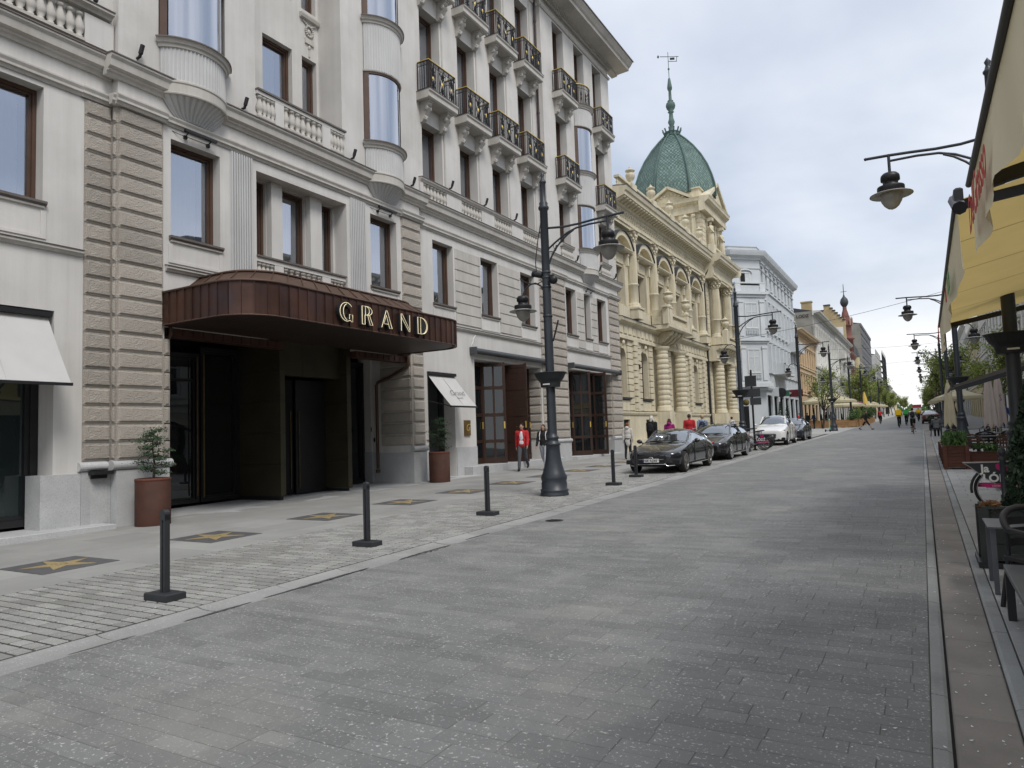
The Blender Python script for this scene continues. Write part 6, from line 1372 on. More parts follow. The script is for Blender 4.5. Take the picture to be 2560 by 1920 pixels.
def lamp(x, y, d, label, trough=True, cams=False, small=False, lower=True):
    if not LM: lampmeshes()
    o = empty('street_lamp', (x, y, gz(y)), 0 if d > 0 else PI, label, 'street lamp', 'lamp posts along the street')
    put('post', LM['post'], o); put('arm', LM['arm'], o)
    heads = [(1.66, 5.75, 1.0)] + ([(-.68, 4.53, .92)] if lower else [])
    if lower: put('bracket', LM['arm2'], o)
    for hx, hz_, s in heads:
        h = put('lamp_cap', LM['cap'], o, (hx, 0, hz_), 0, (s, s, s)); put('lamp_disc', LM['disc'], h); put('lamp_globe', LM['globe'], h); put('bulb', LM['bulb'], h)
    if trough: t = put('flower_trough', LM['trough'], o, (0, 0, 2.59)); q = put('trough_label', LM['tag'], t, (0, 0, 0), 0 if d > 0 else PI)
    if cams:
        b = MB(); b.tube([(-.30, -.06, 5.40), (-.08, -.05, 5.33)], .07, 12); b.tube([(-.33, -.06, 5.415), (-.28, -.06, 5.395)], .08, 12); b.build('camera_housing', M_BLACK, o)
        b = MB(); b.lathe([(.001, -.14), (.07, -.12), (.10, -.05), (.10, .02), (.05, .06)], (.22, -.05, 5.22), 14); b.box(.08, .24, -.06, -.03, 5.28, 5.32); b.build('dome_camera', M_BLACK, o)
        b = MB(); b.tube([(-.09, 0, 6.7), (-.2, 0, 6.2), (-.28, 0, 5.7), (-.26, 0, 5.42), (-.3, 0, 5.36)], .012, 5); b.tube([(-.1, 0, 5.2), (-.3, .02, 5.16), (-.55, .02, 5.22), (-.75, .02, 5.36)], .012, 5); b.bar((.12, 0, 3.7), (.28, 0, 4.2), .03); b.build('cable', M_BLACK, o)
    return o
lamp(-7.75, 15.37, 1, 'dark lamp post before the hotel wing, with cameras clamped to it', cams=True)
lamp(xl(35), 35.0, 1, 'dark lamp post beside the parked city bikes')
lamp(-7.25, 52.6, 1, 'dark lamp post between the last parked car and the blue-grey house', trough=False)
lamp(-7.03, 70.4, 1, 'dark lamp post beside the green scooter')
for k, y in enumerate((88, 106, 124, 150)): lamp(-6.9, y, 1, ['first', 'second', 'third', 'last'][k] + ' distant left lamp post beyond the terrace parasol', trough=False)
lamp(1.42, 15.05, -1, 'near right lamp post rising behind the yellow awning')
lamp(1.38, 35.0, -1, 'second right lamp post, rising from the middle of the terrace')
for k, y in enumerate((52.6, 70.4, 88, 106, 124)): lamp(1.3 + .004 * y, y, -1, ['third right lamp post behind the grey hooded person', 'fourth right lamp post beside the road signs', 'fifth right lamp post among the trees', 'sixth right lamp post among the trees', 'last right lamp post far down the street'][k], trough=False, lower=k < 3)
# bollards: two flat bars on a block
bb = MB()
for s in (-1, 1):
    n = 6; P = [(s * .030 - .016, .06), (s * .030 + .016, .06)]
    bb.box(s * .026 - .016, s * .026 + .016, -.03, .03, .06, .90)
P = [(-.042, .84), (.042, .84), (.042, .91)] + [(.042 * math.cos(PI * i / 8), .91 + .042 * math.sin(PI * i / 8)) for i in range(1, 8)] + [(-.042, .91)]
bb.add([(x, -.033, z) for x, z in P] + [(x, .033, z) for x, z in P], [tuple(range(len(P))), tuple(reversed(range(len(P), 2 * len(P))))] + [(i, i + len(P), (i + 1) % len(P) + len(P), (i + 1) % len(P)) for i in range(len(P))])
M_BOLL = mat('bollard_paint', (.030, .032, .036), .5, .15, 6); bbm = bb.mesh('bar', M_BOLL)
bs = MB().bevbox(-.19, .19, -.12, .12, 0, .075, .008).mesh('foot', M_BOLL)
for k, (x, y) in enumerate(((-7.18, 4.86), (-7.33, 8.25), (-7.40, 11.78), (-7.28, 17.97), (-7.60, 22.0 - 1.42))):
    o = empty('bollard', (x, y, gz(y)), .0, ['bollard nearest the camera, on a square foot', 'second bollard, before the hotel entrance', 'third bollard, left of the lamp post', 'fourth bollard, right of the lamp post', 'bollard standing right before the black coupe'][k], 'bollard', 'bollards along the left gutter')
    put('bar', bbm, o); put('foot', bs, o)
# corten pots with little pines
M_CORT = mat('corten_steel', (.056, .022, .014), .75, .35, 2.2, .25, 30, stain=(.06, .024, .018), sts=2.0)
M_TERRA = mat('terracotta_rim', (.12, .043, .027), .8, .15, 5)
M_NEEDLE = mat('pine_needles', (.045, .085, .040), .7, .3, 3, island=.45)
M_BARK = mat('bark', (.055, .042, .034), .9, .3, 8, .4, 30)
def pine(o, z0, h, seed):
    r = random.Random(seed); b = MB(); b.tube([(0, 0, z0 - .1), (.03, .02, z0 + h * .3), (-.02, 0, z0 + h * .65), (.02, .01, z0 + h)], [.03, .025, .016, .006], 6)
    L_ = MB()
    for i in range(17):
        t = (i + .6) / 17; a = i * 2.4 + r.random(); ln = (.16 + .34 * (1 - t) ** .7 * min(1, .55 + t)) * r.uniform(.7, 1.1) * h / 1.15; z = z0 + h * (.10 + .9 * t)
        tip = Vector((math.cos(a) * ln, math.sin(a) * ln, z + .03)); b.tube([(0, 0, z), tip], [.012, .005], 5)
        for k in range(130):
            q = r.uniform(.35, 1.1); c = Vector((math.cos(a) * ln * q, math.sin(a) * ln * q, z + .02)) + Vector((r.gauss(0, .07), r.gauss(0, .07), r.gauss(0, .028)))
            d = Vector((r.gauss(0, 1), r.gauss(0, 1), r.uniform(-.1, .8))).normalized() * r.uniform(.03, .06); s = d.cross(Vector((r.random(), r.random(), r.random()))).normalized() * .011
            L_.poly([c - s, c + d * .5 + s * 1.3, c + d, c + d * .4 - s * 1.2])
    b.build('trunk', M_BARK, o); stuff(L_.build('needles', M_NEEDLE, o))
for k, (x, y, h, pz) in enumerate(((-13.72, 9.02, 1.02, .90), (-13.55, 18.75, 1.10, .92))):
    o = empty('plant_pot', (x, y, gz(y)), .3 * k, ['rusty steel pot at the left of the hotel entrance', 'rusty steel pot between the hotel entrance and the cafe awning'][k], 'plant pot', 'corten pots at the hotel entrance')
    b = MB(); b.lathe([(.335, 0), (.335, pz), (.315, pz), (.315, pz - .12), (.01, pz - .12)], seg=36); b.build('pot', M_CORT, o)
    b = MB(); b.lathe([(.29, pz - .03), (.335, pz - .01), (.345, pz + .015), (.335, pz + .045), (.30, pz + .05), (.285, pz + .02), (.01, pz + .0)], seg=36); b.build('rim', M_TERRA, o)
    t = empty('pine_tree', (x, y, gz(y) + pz), .0, ['small cloud-pruned pine in the left pot', 'small cloud-pruned pine in the pot beside the cafe awning'][k], 'pine', 'potted pines at the hotel entrance'); pine(t, 0, h, 3 + k)
# wires across the street
M_WIRE = mat('wire', (.03, .03, .035), .6, .1)
def wire(p, q, sag, label):
    P = [(p[0] + (q[0] - p[0]) * t, p[1] + (q[1] - p[1]) * t, p[2] + (q[2] - p[2]) * t - sag * 4 * t * (1 - t)) for t in [i / 16 for i in range(17)]]
    b = MB(); b.tube(P, .014, 4, cap=False); tag(b.build('overhead_wire', M_WIRE), label, 'wire', 'wires across the street')
wire((-13.9, 58, 8.6), (7.6, 62, 12.6), .5, 'thin wire from the cream palace across to the right houses'); wire((-14.5, 104, 12.0), (7.6, 110, 12.3), .5, 'thin wire beyond the blue-grey house')
for k, y in enumerate((150, 190, 240)): wire((-14.5, y, 13), (7.6, y, 13.5), .6, ['nearest', 'middle', 'farthest'][k] + ' of the far wires low over the street')
# road signs on the right, direction signs on the left
def signpost(x, y, label):
    o = empty('road_sign', (x, y, gz(y)), 0, label, 'road sign'); b = MB(); b.tube([(0, 0, 0), (0, 0, 3.6)], .05, 8); b.build('post', M_BLACK, o)
    for dx, z in ((-.38, 3.25), (.38, 3.2)):
        b = MB(); b.lathe([(.001, -.02), (.30, -.02), (.30, .0), (.001, .0)], seg=24); b.xf(Matrix.Translation((dx, -.06, z)) @ Matrix.Rotation(PI / 2, 4, 'X')); b.build('sign_disc', mat('sign_red', (.42, .03, .04), .5, .05), o)
        b = MB(); b.lathe([(.001, .0), (.22, .0), (.22, .012), (.001, .012)], seg=24); b.xf(Matrix.Translation((dx, -.065, z)) @ Matrix.Rotation(PI / 2, 4, 'X')); b.build('sign_face', M_WHITE, o)
        b = MB(); b.box(dx - .36, dx + .36, -.09, -.06, z - .80, z - .44); b.build('sign_plate', M_WHITE, o)
    b = MB(); b.box(-.7, .7, -.05, -.02, 3.7, 3.95); b.build('sign_board', M_BLACK, o)
signpost(2.15, 92.0, 'two round red-rimmed road signs on a post behind the right terrace')
o = empty('direction_sign', (-7.20, 36.2, gz(36)), 0, 'black post with stacked grey direction boards beside the bikes', 'signpost'); b = MB(); b.tube([(0, 0, 0), (0, 0, 3.85)], .05, 8); b.lathe([(.12, 0), (.1, .06)], (0, 0, 0), 12); ell(b, (0, 0, 3.9), .06, .06, .07, 1); b.build('post', M_BLACK, o)
M_SIGN = mat('sign_back_grey', (.05, .053, .058), .55, .1)
for x0, x1, z0, z1, yy in ((-.30, .24, 3.12, 3.66, -.06), (-.42, .40, 2.62, 3.02, -.06), (-.1, .42, 2.22, 2.56, -.06), (-.95, -.42, 2.6, 2.68, 0)): b = MB(); b.box(x0, x1, yy, yy + .04, z0, z1); b.build('sign_board', M_SIGN, o)
b = MB(); b.lathe([(.001, 0), (.16, 0), (.16, .03), (.001, .03)], seg=20); b.xf(Matrix.Translation((-.28, -.08, 2.36)) @ Matrix.Rotation(PI / 2, 4, 'X')); b.build('round_board', mat('sign_olive', (.14, .12, .04), .6, .1), o)
b = MB(); b.box(-15.9, -14.9, 62.46, 62.5, 4.2, 4.55); hpart(b, 'street_name_plate', mat('sign_maroon', (.1, .01, .02)), pal) if False else None
# letters on a far roof
o = empty('roof_letters', (-17.6, 470.5, 21.4), 0, 'grey letters standing on a far roof at the end of the street', 'roof sign')
text('HORN', 2.2, mat('letter_grey', (.12, .13, .15), .7), o, facing_my((2.9, 0, 0)) @ Matrix.Diagonal((-1, 1, 1, 1)), .1, 'letters')
# ------------------------------------------------------------------ cars
M_TYRE = mat('tyre', (.018, .018, .018), .85, .1, 8, .2, 40); M_RIM = mat('alloy_rim', (.50, .50, .51), .3, .1, 5, metal=.8)
M_CGLASS = glassmat('car_glass', (.85, .9, .95), .72, (.018, .022, .024), .01, .6, r0=.18)
M_CHROME = mat('chrome', (.75, .75, .77), .15, .02, metal=1.0); M_HEAD = mat('headlight_glass', (.32, .34, .36), .08, .2, 20, spec=.8, coat=.6); M_PLAS = mat('black_plastic', (.014, .014, .015), .6, .1)
M_AMBER = mat('amber_lens', (.5, .16, .02), .3, .05)
def carbody(ST, ws, rw, cab0, cab1, wheels, wr, paint, name):
    """ST: stations (y, zb, wb, (w1,z1), (w2,z2), (w3,z3), (w4,z4), z5); returns the evaluated body split into paint / glass / trim"""
    b = MB(); n = 13; rows = []
    for (y, zb, wb, p2, p3, p4, p5, z6) in ST:
        H = [(0, zb), (wb, zb), p2, p3, p4, p5, (0, z6)]
        rows.append([(x, y, z) for x, z in H] + [(-x, y, z) for x, z in H[-2:0:-1]])
    m = len(rows[0]); mats = []
    for k in range(len(rows) - 1):
        for i in range(m):
            j = (i + 1) % m; b.add([rows[k][i], rows[k + 1][i], rows[k + 1][j], rows[k][j]], [(3, 2, 1, 0)], True)
            top = i in (5, 6); side = i in (4, 7); mi = 0
            if top and (k in ws or k in rw): mi = 1
            if side and cab0 <= k < cab1: mi = 1
            if i in (0, 1, 10, 11): mi = 2
            mats.append(mi)
    for r, f in ((rows[0], 0), (rows[-1], 1)):
        c = tuple(sum(q) / m for q in zip(*r)); c = (0, r[0][1] + (-.02 if f == 0 else .02), (r[0][2] + r[6][2]) / 2)
        for i in range(m):
            j = (i + 1) % m; b.add([r[i], r[j], c], [(0, 1, 2) if f == 0 else (2, 1, 0)], True); mats.append(0)
    # weld
    me = bpy.data.meshes.new(name); idx = {}; V = []; F = []
    for f in b.f:
        q = []
        for i in f:
            p = tuple(round(t, 5) for t in b.v[i])
            if p not in idx: idx[p] = len(V); V.append(p)
            q.append(idx[p])
        F.append(tuple(q))
    me.from_pydata(V, [], F); me.materials.append(paint); me.materials.append(M_CGLASS); me.materials.append(M_PLAS)
    for p, q in zip(me.polygons, mats): p.material_index = q; p.use_smooth = True
    bm = bmesh.new(); bm.from_mesh(me); bmesh.ops.recalc_face_normals(bm, faces=bm.faces); bm.to_mesh(me); bm.free()
    o = bpy.data.objects.new(name, me); md = o.modifiers.new('s', 'SUBSURF'); md.levels = 2; md.render_levels = 2; cut = []
    for wy in wheels:
        c = MB(); c.lathe([(wr + .045, -1.3), (wr + .045, 1.3)], seg=32); c.xf(Matrix.Translation((0, wy, wr)) @ Matrix.Rotation(PI / 2, 4, 'Y'))
        q = bpy.data.objects.new('cut', c.mesh('cut', M_PLAS)); cut.append(q)
        md = o.modifiers.new('b', 'BOOLEAN'); md.operation = 'DIFFERENCE'; md.object = q; md.solver = 'EXACT'
    em = bake(o, cut)
    for q in cut: bpy.data.objects.remove(q)
    bpy.data.objects.remove(o); out = {}
    names = [mm.name if mm else '' for mm in em.materials]
    for p in em.polygons:
        k = 1 if 'glass' in names[p.material_index] else (2 if 'plastic' in names[p.material_index] else 0)
        out.setdefault(k, []).append(p)
    res = {}
    for k, ps in out.items():
        used = {}; V = []; F = []
        for p in ps:
            q = []
            for i in p.vertices:
                if i not in used: used[i] = len(V); V.append(tuple(em.vertices[i].co))
                q.append(used[i])
            F.append(q)
        mm = bpy.data.meshes.new(('body', 'window_glass', 'underbody')[k]); mm.from_pydata(V, [], F); mm.materials.append((paint, M_CGLASS, M_PLAS)[k])
        for p in mm.polygons: p.use_smooth = True
        res[k] = mm
    return res
def wheelmesh(r, rim, spokes, m_rim):
    t = MB(); w = .11; t.lathe([(rim, -w), (r - .03, -w), (r - .005, -w + .03), (r, -.04), (r, .04), (r - .005, w - .03), (r - .03, w), (rim, w), (rim, -w)], seg=32); t.xf(Matrix.Rotation(PI / 2, 4, 'Y'))
    q = MB(); q.lathe([(rim - .005, -w + .01), (rim + .008, w - .005), (rim + .008, w + .004), (rim - .03, w - .0), (rim - .035, w - .03)], seg=32); q.xf(Matrix.Rotation(PI / 2, 4, 'Y'))
    for i in range(spokes):
        a = 2 * PI * i / spokes; d = Vector((0, math.cos(a), math.sin(a)))
        for s in (-1, 1): e = Vector((0, -d.z, d.y)) * s * .03; q.bar(Vector((w - .03, 0, 0)) + d * .04 + e * .5, Vector((w - .015, 0, 0)) + d * (rim - .01) + e, .035, .03, (1, 0, 0))
    q.lathe([(.07, -.02), (.07, .0), (.03, .02), (.002, .02)], (0, 0, 0), 14); i0 = len(q.v) - 0
    h = MB(); h.lathe([(.06, 0), (.055, .03), (.002, .035)], seg=14); h.xf(Matrix.Translation((w - .03, 0, 0)) @ Matrix.Rotation(PI / 2, 4, 'Y')); q.add(h.v, h.f)
    d = MB(); d.lathe([(.002, -.02), (rim * .95, -.02), (rim * .95, -.01), (.002, -.01)], seg=24); d.xf(Matrix.Rotation(PI / 2, 4, 'Y'))
    return t.mesh('tyre', M_TYRE), q.mesh('rim', m_rim), d.mesh('brake_well', M_PLAS)
def car(name, label, loc, paint, prof, L_, Wd, Hh, wb, wr, style, rot=0):
    """front looks along -Y; prof holds key heights"""
    P = prof; f = -L_ / 2; w = Wd / 2; fy = f + P['fo']; ry = fy + wb
    hb, hs, rs, re, tb = P['hb'], P['hood_end'], P['roof0'], P['roof1'], P['tail']   # hood height at base, y of windscreen foot, roof start, roof end, tail start
    zb, bel, ro, nose, tz = .20, P['belt'], Hh, P['nose'], P['tz']
    ST = [(f + .03, .30, w * .50, (w * .62, .34), (w * .66, .50), (w * .62, nose - .06), (w * .50, nose - .01), nose),
          (f + .12, .22, w * .70, (w * .80, .27), (w * .84, .50), (w * .80, nose - .02), (w * .66, nose + .03), nose + .04),
          (f + .34, .20, w * .84, (w * .93, .25), (w * .96, .52), (w * .91, nose + .03), (w * .76, nose + .075), nose + .10),
          (f + .80, .20, w * .86, (w * .97, .25), (w * .995, .52), (w * .95, hb - .06), (w * .80, hb - .01), hb + .015),
          (hs - .12, .20, w * .88, (w * .97, .25), (w * .995, .52), (w * .945, bel - .02), (w * .80, hb + .03), hb + .06),
          (hs + .06, .20, w * .88, (w * .97, .25), (w, .52), (w * .94, bel), (w * .80, hb + .07), hb + .10),
          ((hs + rs) / 2 + .05, .20, w * .88, (w * .97, .25), (w, .53), (w * .935, bel + .015), (w * .72, (hb + ro) / 2 + .09), (hb + ro) / 2 + .12),
          (rs, .20, w * .88, (w * .97, .25), (w, .53), (w * .93, bel + .02), (w * .635, ro - .075), ro - .03),
          ((rs + re) / 2, .20, w * .88, (w * .97, .25), (w, .53), (w * .925, bel + .035), (w * .62, ro - .045), ro),
          (re, .20, w * .88, (w * .97, .25), (w, .54), (w * .92, bel + .06), (w * .60, ro - P['drop'] - .05), ro - P['drop']),
          ((re + tb) / 2, .20, w * .88, (w * .975, .25), (w * 1.0, .55), (w * .92, P['rb'] - .03), (w * .64, (ro - P['drop'] + tz) / 2 + .03), (ro - P['drop'] + tz) / 2 + .06),
          (tb, .22, w * .86, (w * .965, .28), (w * .99, .56), (w * .92, tz - .06), (w * .70, tz - .005), tz + .01),
          (L_ / 2 - .10, .26, w * .80, (w * .90, .32), (w * .93, .56), (w * .86, tz - .10), (w * .66, tz - .04), tz - .02),
          (L_ / 2, .32, w * .66, (w * .78, .40), (w * .82, .60), (w * .76, tz - .18), (w * .58, tz - .12), tz - .10)]
    res = carbody(ST, (5, 6), (9, 10) if style != 'wagon' else (10,), 5, P.get('cab1', 10), (fy, ry), wr, paint, name)
    o = empty(name, (loc[0], loc[1], gz(loc[1])), rot, label, 'car', 'cars parked along the kerb'); o.rotation_euler = (math.atan(GR), 0, rot)
    for k, me in res.items(): put(('body', 'window_glass', 'underbody')[k], me, o)
    t, q, d = wheelmesh(wr, wr * P.get('rim', .70), P.get('spokes', 5), P.get('rimm', M_RIM))
    for yy in (fy, ry):
        for s in (-1, 1):
            c = put('wheel', t, o, (s * (w - .115), yy, wr), 0 if s > 0 else PI); c.name = 'wheel'; put('rim', q, c); put('brake_well', d, c)
    # headlights, grille, bumper intakes, plate, mirrors, pillars
    z = nose
    for s in (-1, 1):
        b = MB(); a = P['lamp']; pts = [(s * w * .50, f + .055, z - .10), (s * w * .74, f + .165, z - .055), (s * w * .93, f + .42, z + .015), (s * w * .90, f + .42, z - .10), (s * w * .84, f + .20, z - .19), (s * w * .56, f + .075, z - .17)]
        n = len(pts); outv = [(x + s * .012, y - .022, zz + .01) for x, y, zz in pts]; inn = [(x * .96, y + .06, zz) for x, y, zz in pts]
        b.add(outv + inn, [tuple(range(n)) if s > 0 else tuple(reversed(range(n)))] + [((i, n + i, n + (i + 1) % n, (i + 1) % n) if s > 0 else ((i + 1) % n, n + (i + 1) % n, n + i, i)) for i in range(n)]); h = b.build('headlight', M_HEAD, o)
        b = MB(); ell(b, (s * w * .70, f + .125, z - .125), .06, .03, .045, 1); ell(b, (s * w * .82, f + .235, z - .095), .055, .035, .04, 1); b.build('lamp_lens', M_CHROME, h)
        b = MB(); b.bevbox(s * w * .80 - .14, s * w * .80 + .14, f + .09, f + .16, .30, .44, .02); b.build('bumper_intake', M_PLAS, o)
        b = MB(); ell(b, (s * (w + .09), hs + .28, bel + .07), .10, .06, .075, 2); b.bar((s * (w - .05), hs + .30, bel + .0), (s * (w + .04), hs + .29, bel + .04), .05); b.build('wing_mirror', P.get('mirror', paint), o)
        b = MB(); b.box(*sorted((s * (w * 1.0 + .004), s * (w * 1.0 + .03))), fy + wr + .1, ry - wr - .1, .235, .262); b.build('sill_trim', P.get('sill', M_CHROME), o)
        for yy in P['handles']: b = MB(); b.box(*sorted((s * (w * .985), s * (w * .985 + .035))), yy, yy + .2, bel - .12, bel - .09); b.build('door_handle', P.get('handlem', paint), o)
        for yy in P['seams']: b = MB(); b.box(*sorted((s * (w * .978), s * (w * 1.0 + .003))), yy, yy + .008, .30, bel - .02); b.build('door_seam', M_PLAS, o)
        b = MB(); b.bar((s * w * .76, hs + .12, bel + .05), (s * w * .66, rs + .03, ro - .085), .06, .035); b.bar((s * w * .66, rs + .03, ro - .085), (s * w * .64, re - .02, ro - P['drop'] - .055), .05, .03); b.build('roof_pillar', P.get('pillar', paint), o)
        if P.get('bp'): b = MB(); b.bar((s * w * .945, P['bp'], bel + .02), (s * w * .66, P['bp'] + .12, ro - .07), .09, .03); b.build('door_pillar', M_PLAS, o)
        b = MB(); ell(b, (s * w * .78, L_ / 2 - .10, tz - .16), .16, .06, .07, 1); b.build('tail_light', mat('tail_red', (.30, .012, .012), .25, .05, coat=.5), o)
    b = MB(); gx, g0, g1 = w * P['gw'], z - P['gtop'], z - P['gbot']
    b.add([(-gx, f - .005, g1), (gx, f - .005, g1), (gx * 1.06, f + .015, g0), (-gx * 1.06, f + .015, g0), (-gx, f + .1, g1), (gx, f + .1, g1), (gx * 1.06, f + .1, g0), (-gx * 1.06, f + .1, g0)], [(0, 1, 2, 3), (1, 5, 6, 2), (4, 0, 3, 7), (3, 2, 6, 7), (0, 4, 5, 1)]); g = b.build('grille', M_PLAS, o)
    if style == 'coupe':
        b = MB(); b.tube([(-gx * .98, f - .02, (g0 + g1) / 2 + .015), (-.1, f - .03, (g0 + g1) / 2)], [.006, .014], 6); b.tube([(.1, f - .03, (g0 + g1) / 2), (gx * .98, f - .02, (g0 + g1) / 2 + .015)], [.014, .006], 6)
        n = 24; b.tube([(.085 * math.cos(2 * PI * i / n), f - .032, (g0 + g1) / 2 + .085 * math.sin(2 * PI * i / n)) for i in range(n + 1)], .009, 6)
        for i in range(3): a = PI / 2 + i * 2 * PI / 3; b.bar((0, f - .032, (g0 + g1) / 2), (.08 * math.cos(a), f - .032, (g0 + g1) / 2 + .08 * math.sin(a)), .012)
        b.build('grille_emblem', M_CHROME, g)
        b = MB(); b.tube([(-w * .8, f + .12, .26), (-w * .55, f + .045, .245), (-w * .5, f + .03, .30), (w * .5, f + .03, .30), (w * .55, f + .045, .245), (w * .8, f + .12, .26)], .014, 6); b.build('bumper_trim', M_CHROME, o)
        b = MB(); b.tube([(w * .945, hs + .05, bel + .02), (w * .95, rs + .6, bel + .05), (w * .93, P['bp2'], bel + .1), (w * .80, P['bp2'] - .1, bel + .22), (w * .66, rs + .7, ro - .06), (w * .67, rs + .05, ro - .09), (w * .80, hs + .3, bel + .12)], .010, 6); b.build('window_trim', M_CHROME, o)
    else:
        for k in range(4): b = MB(); b.box(-gx, gx, f - .012, f - .002, g1 + (g0 - g1) * (k + .5) / 4 - .008, g1 + (g0 - g1) * (k + .5) / 4 + .008); b.build('grille_bar', M_PLAS if style == 'wagon' else M_CHROME, g)
    b = MB(); pz = P['plate']; b.box(-.26, .26, f - .03, f - .015, pz, pz + .114); pl = b.build('number_plate', M_WHITE, o)
    b = MB(); b.box(-.26, -.22, f - .033, f - .0305, pz + .004, pz + .11); b.build('plate_band', mat('plate_blue', (.02, .05, .3), .5), pl)
    if P.get('num'):
        for tx, sx in P['num']: text(tx, .105, M_BLACK, pl, facing_my((sx, f - .032, pz + .022)), .001, 'lettering', bold=.002)
    if P.get('rails'):
        for s in (-1, 1): b = MB(); b.tube([(s * w * .66, rs + .1, ro - .03), (s * w * .66, rs + .25, ro + .02), (s * w * .65, re + .3, ro - .0), (s * w * .64, re + .5, ro - .06)], .016, 6); b.build('roof_rail', P['rails'], o)
    b = MB(); b.tube([(-w * .62, hs + .10, hb + .115), (0, hs + .02, hb + .13), (w * .5, hs + .10, hb + .115)], .012, 5); b.build('wiper', M_PLAS, o)
    for s in (-1, 1):
        b = MB(); b.bevbox(s * .37 - .24, s * .37 + .24, .1, .75, .35, .62, .06); b.bevbox(s * .37 - .22, s * .37 + .22, .62, .8, .6, 1.08, .05); ell(b, (s * .37, .75, 1.16), .13, .05, .09, 1); b.build('seat', mat('seat_leather', (.10, .10, .105), .6, .1), o)
    return o
M_CARB = mat('black_car_paint', (.010, .011, .014), .22, .1, 3, spec=.5, coat=1.0); M_CARB2 = mat('black_car_paint_b', (.012, .012, .014), .25, .1, 3, spec=.5, coat=1.0); M_CARW = mat('white_car_paint', (.72, .72, .71), .25, .02, 3, spec=.5, coat=.8); M_CARN = mat('navy_car_paint', (.014, .018, .030), .25, .1, 3, spec=.5, coat=1.0)
M_RIMD = mat('alloy_grey', (.22, .21, .20), .35, .1, 5, metal=.7)
car('parked_car', 'black coupe with a round emblem in its grille, nearest parked car', (-7.50, 24.05), M_CARB, dict(fo=.80, hb=.86, hood_end=-.85, roof0=.05, roof1=.95, tail=1.95, belt=.90, nose=.66, tz=.93, drop=.08, rb=1.0, lamp=1, handles=(.62,), seams=(-.55, .85), gw=.46, gtop=.10, gbot=.34, plate=.36, num=(('GKA', -.20), ('335', .045)), bp2=1.35, rim=.74, spokes=5, rimm=M_RIMD, cab1=10), 4.69, 1.81, 1.40, 2.84, .335, 'coupe')
car('parked_car', 'black estate car with roof rails, second in the parked row', (-7.55, 30.35), M_CARB2, dict(fo=.90, hb=.92, hood_end=-.95, roof0=-.15, roof1=1.55, tail=2.15, belt=.95, nose=.70, tz=1.0, drop=.03, rb=1.10, lamp=1, handles=(.30, 1.25), seams=(-.55, .45, 1.40), gw=.42, gtop=.14, gbot=.44, plate=.42, bp=.50, rim=.80, spokes=10, rails=M_BLACK, cab1=11), 4.76, 1.85, 1.45, 2.82, .34, 'wagon')
car('parked_car', 'white crossover, third in the parked row, behind the city bikes', (-7.42, 43.2), M_CARW, dict(fo=.88, hb=1.05, hood_end=-.85, roof0=-.15, roof1=1.20, tail=1.85, belt=1.08, nose=.84, tz=1.15, drop=.07, rb=1.2, lamp=1, handles=(.35, 1.2), seams=(-.5, .45, 1.3), gw=.42, gtop=.20, gbot=.44, plate=.46, bp=.45, rim=.66, spokes=5, mirror=M_CARW, pillar=M_CARW, sill=M_PLAS, rails=None, cab1=10), 4.40, 1.81, 1.685, 2.67, .36, 'suv')
car('parked_car', 'dark car half hidden behind the white crossover', (-7.35, 49.3), M_CARN, dict(fo=.85, hb=.92, hood_end=-.85, roof0=-.1, roof1=1.35, tail=1.95, belt=.95, nose=.70, tz=1.02, drop=.05, rb=1.08, lamp=1, handles=(.35, 1.2), seams=(-.5, .45, 1.3), gw=.42, gtop=.14, gbot=.40, plate=.40, bp=.5, rim=.72, spokes=7, rails=M_BLACK, cab1=11), 4.5, 1.80, 1.46, 2.70, .33, 'wagon')
car('parked_car', 'dark red car far off at the right edge of the street', (.75, 92), mat('red_car_paint', (.10, .012, .014), .25, .1, 3, coat=1.0), dict(fo=.85, hb=.92, hood_end=-.85, roof0=-.1, roof1=1.1, tail=1.85, belt=.95, nose=.70, tz=1.02, drop=.05, rb=1.05, lamp=1, handles=(.35, 1.2), seams=(-.5, .45, 1.3), gw=.42, gtop=.14, gbot=.40, plate=.40, bp=.5, rim=.72, spokes=7), 4.3, 1.78, 1.46, 2.6, .32, 'suv', rot=PI)
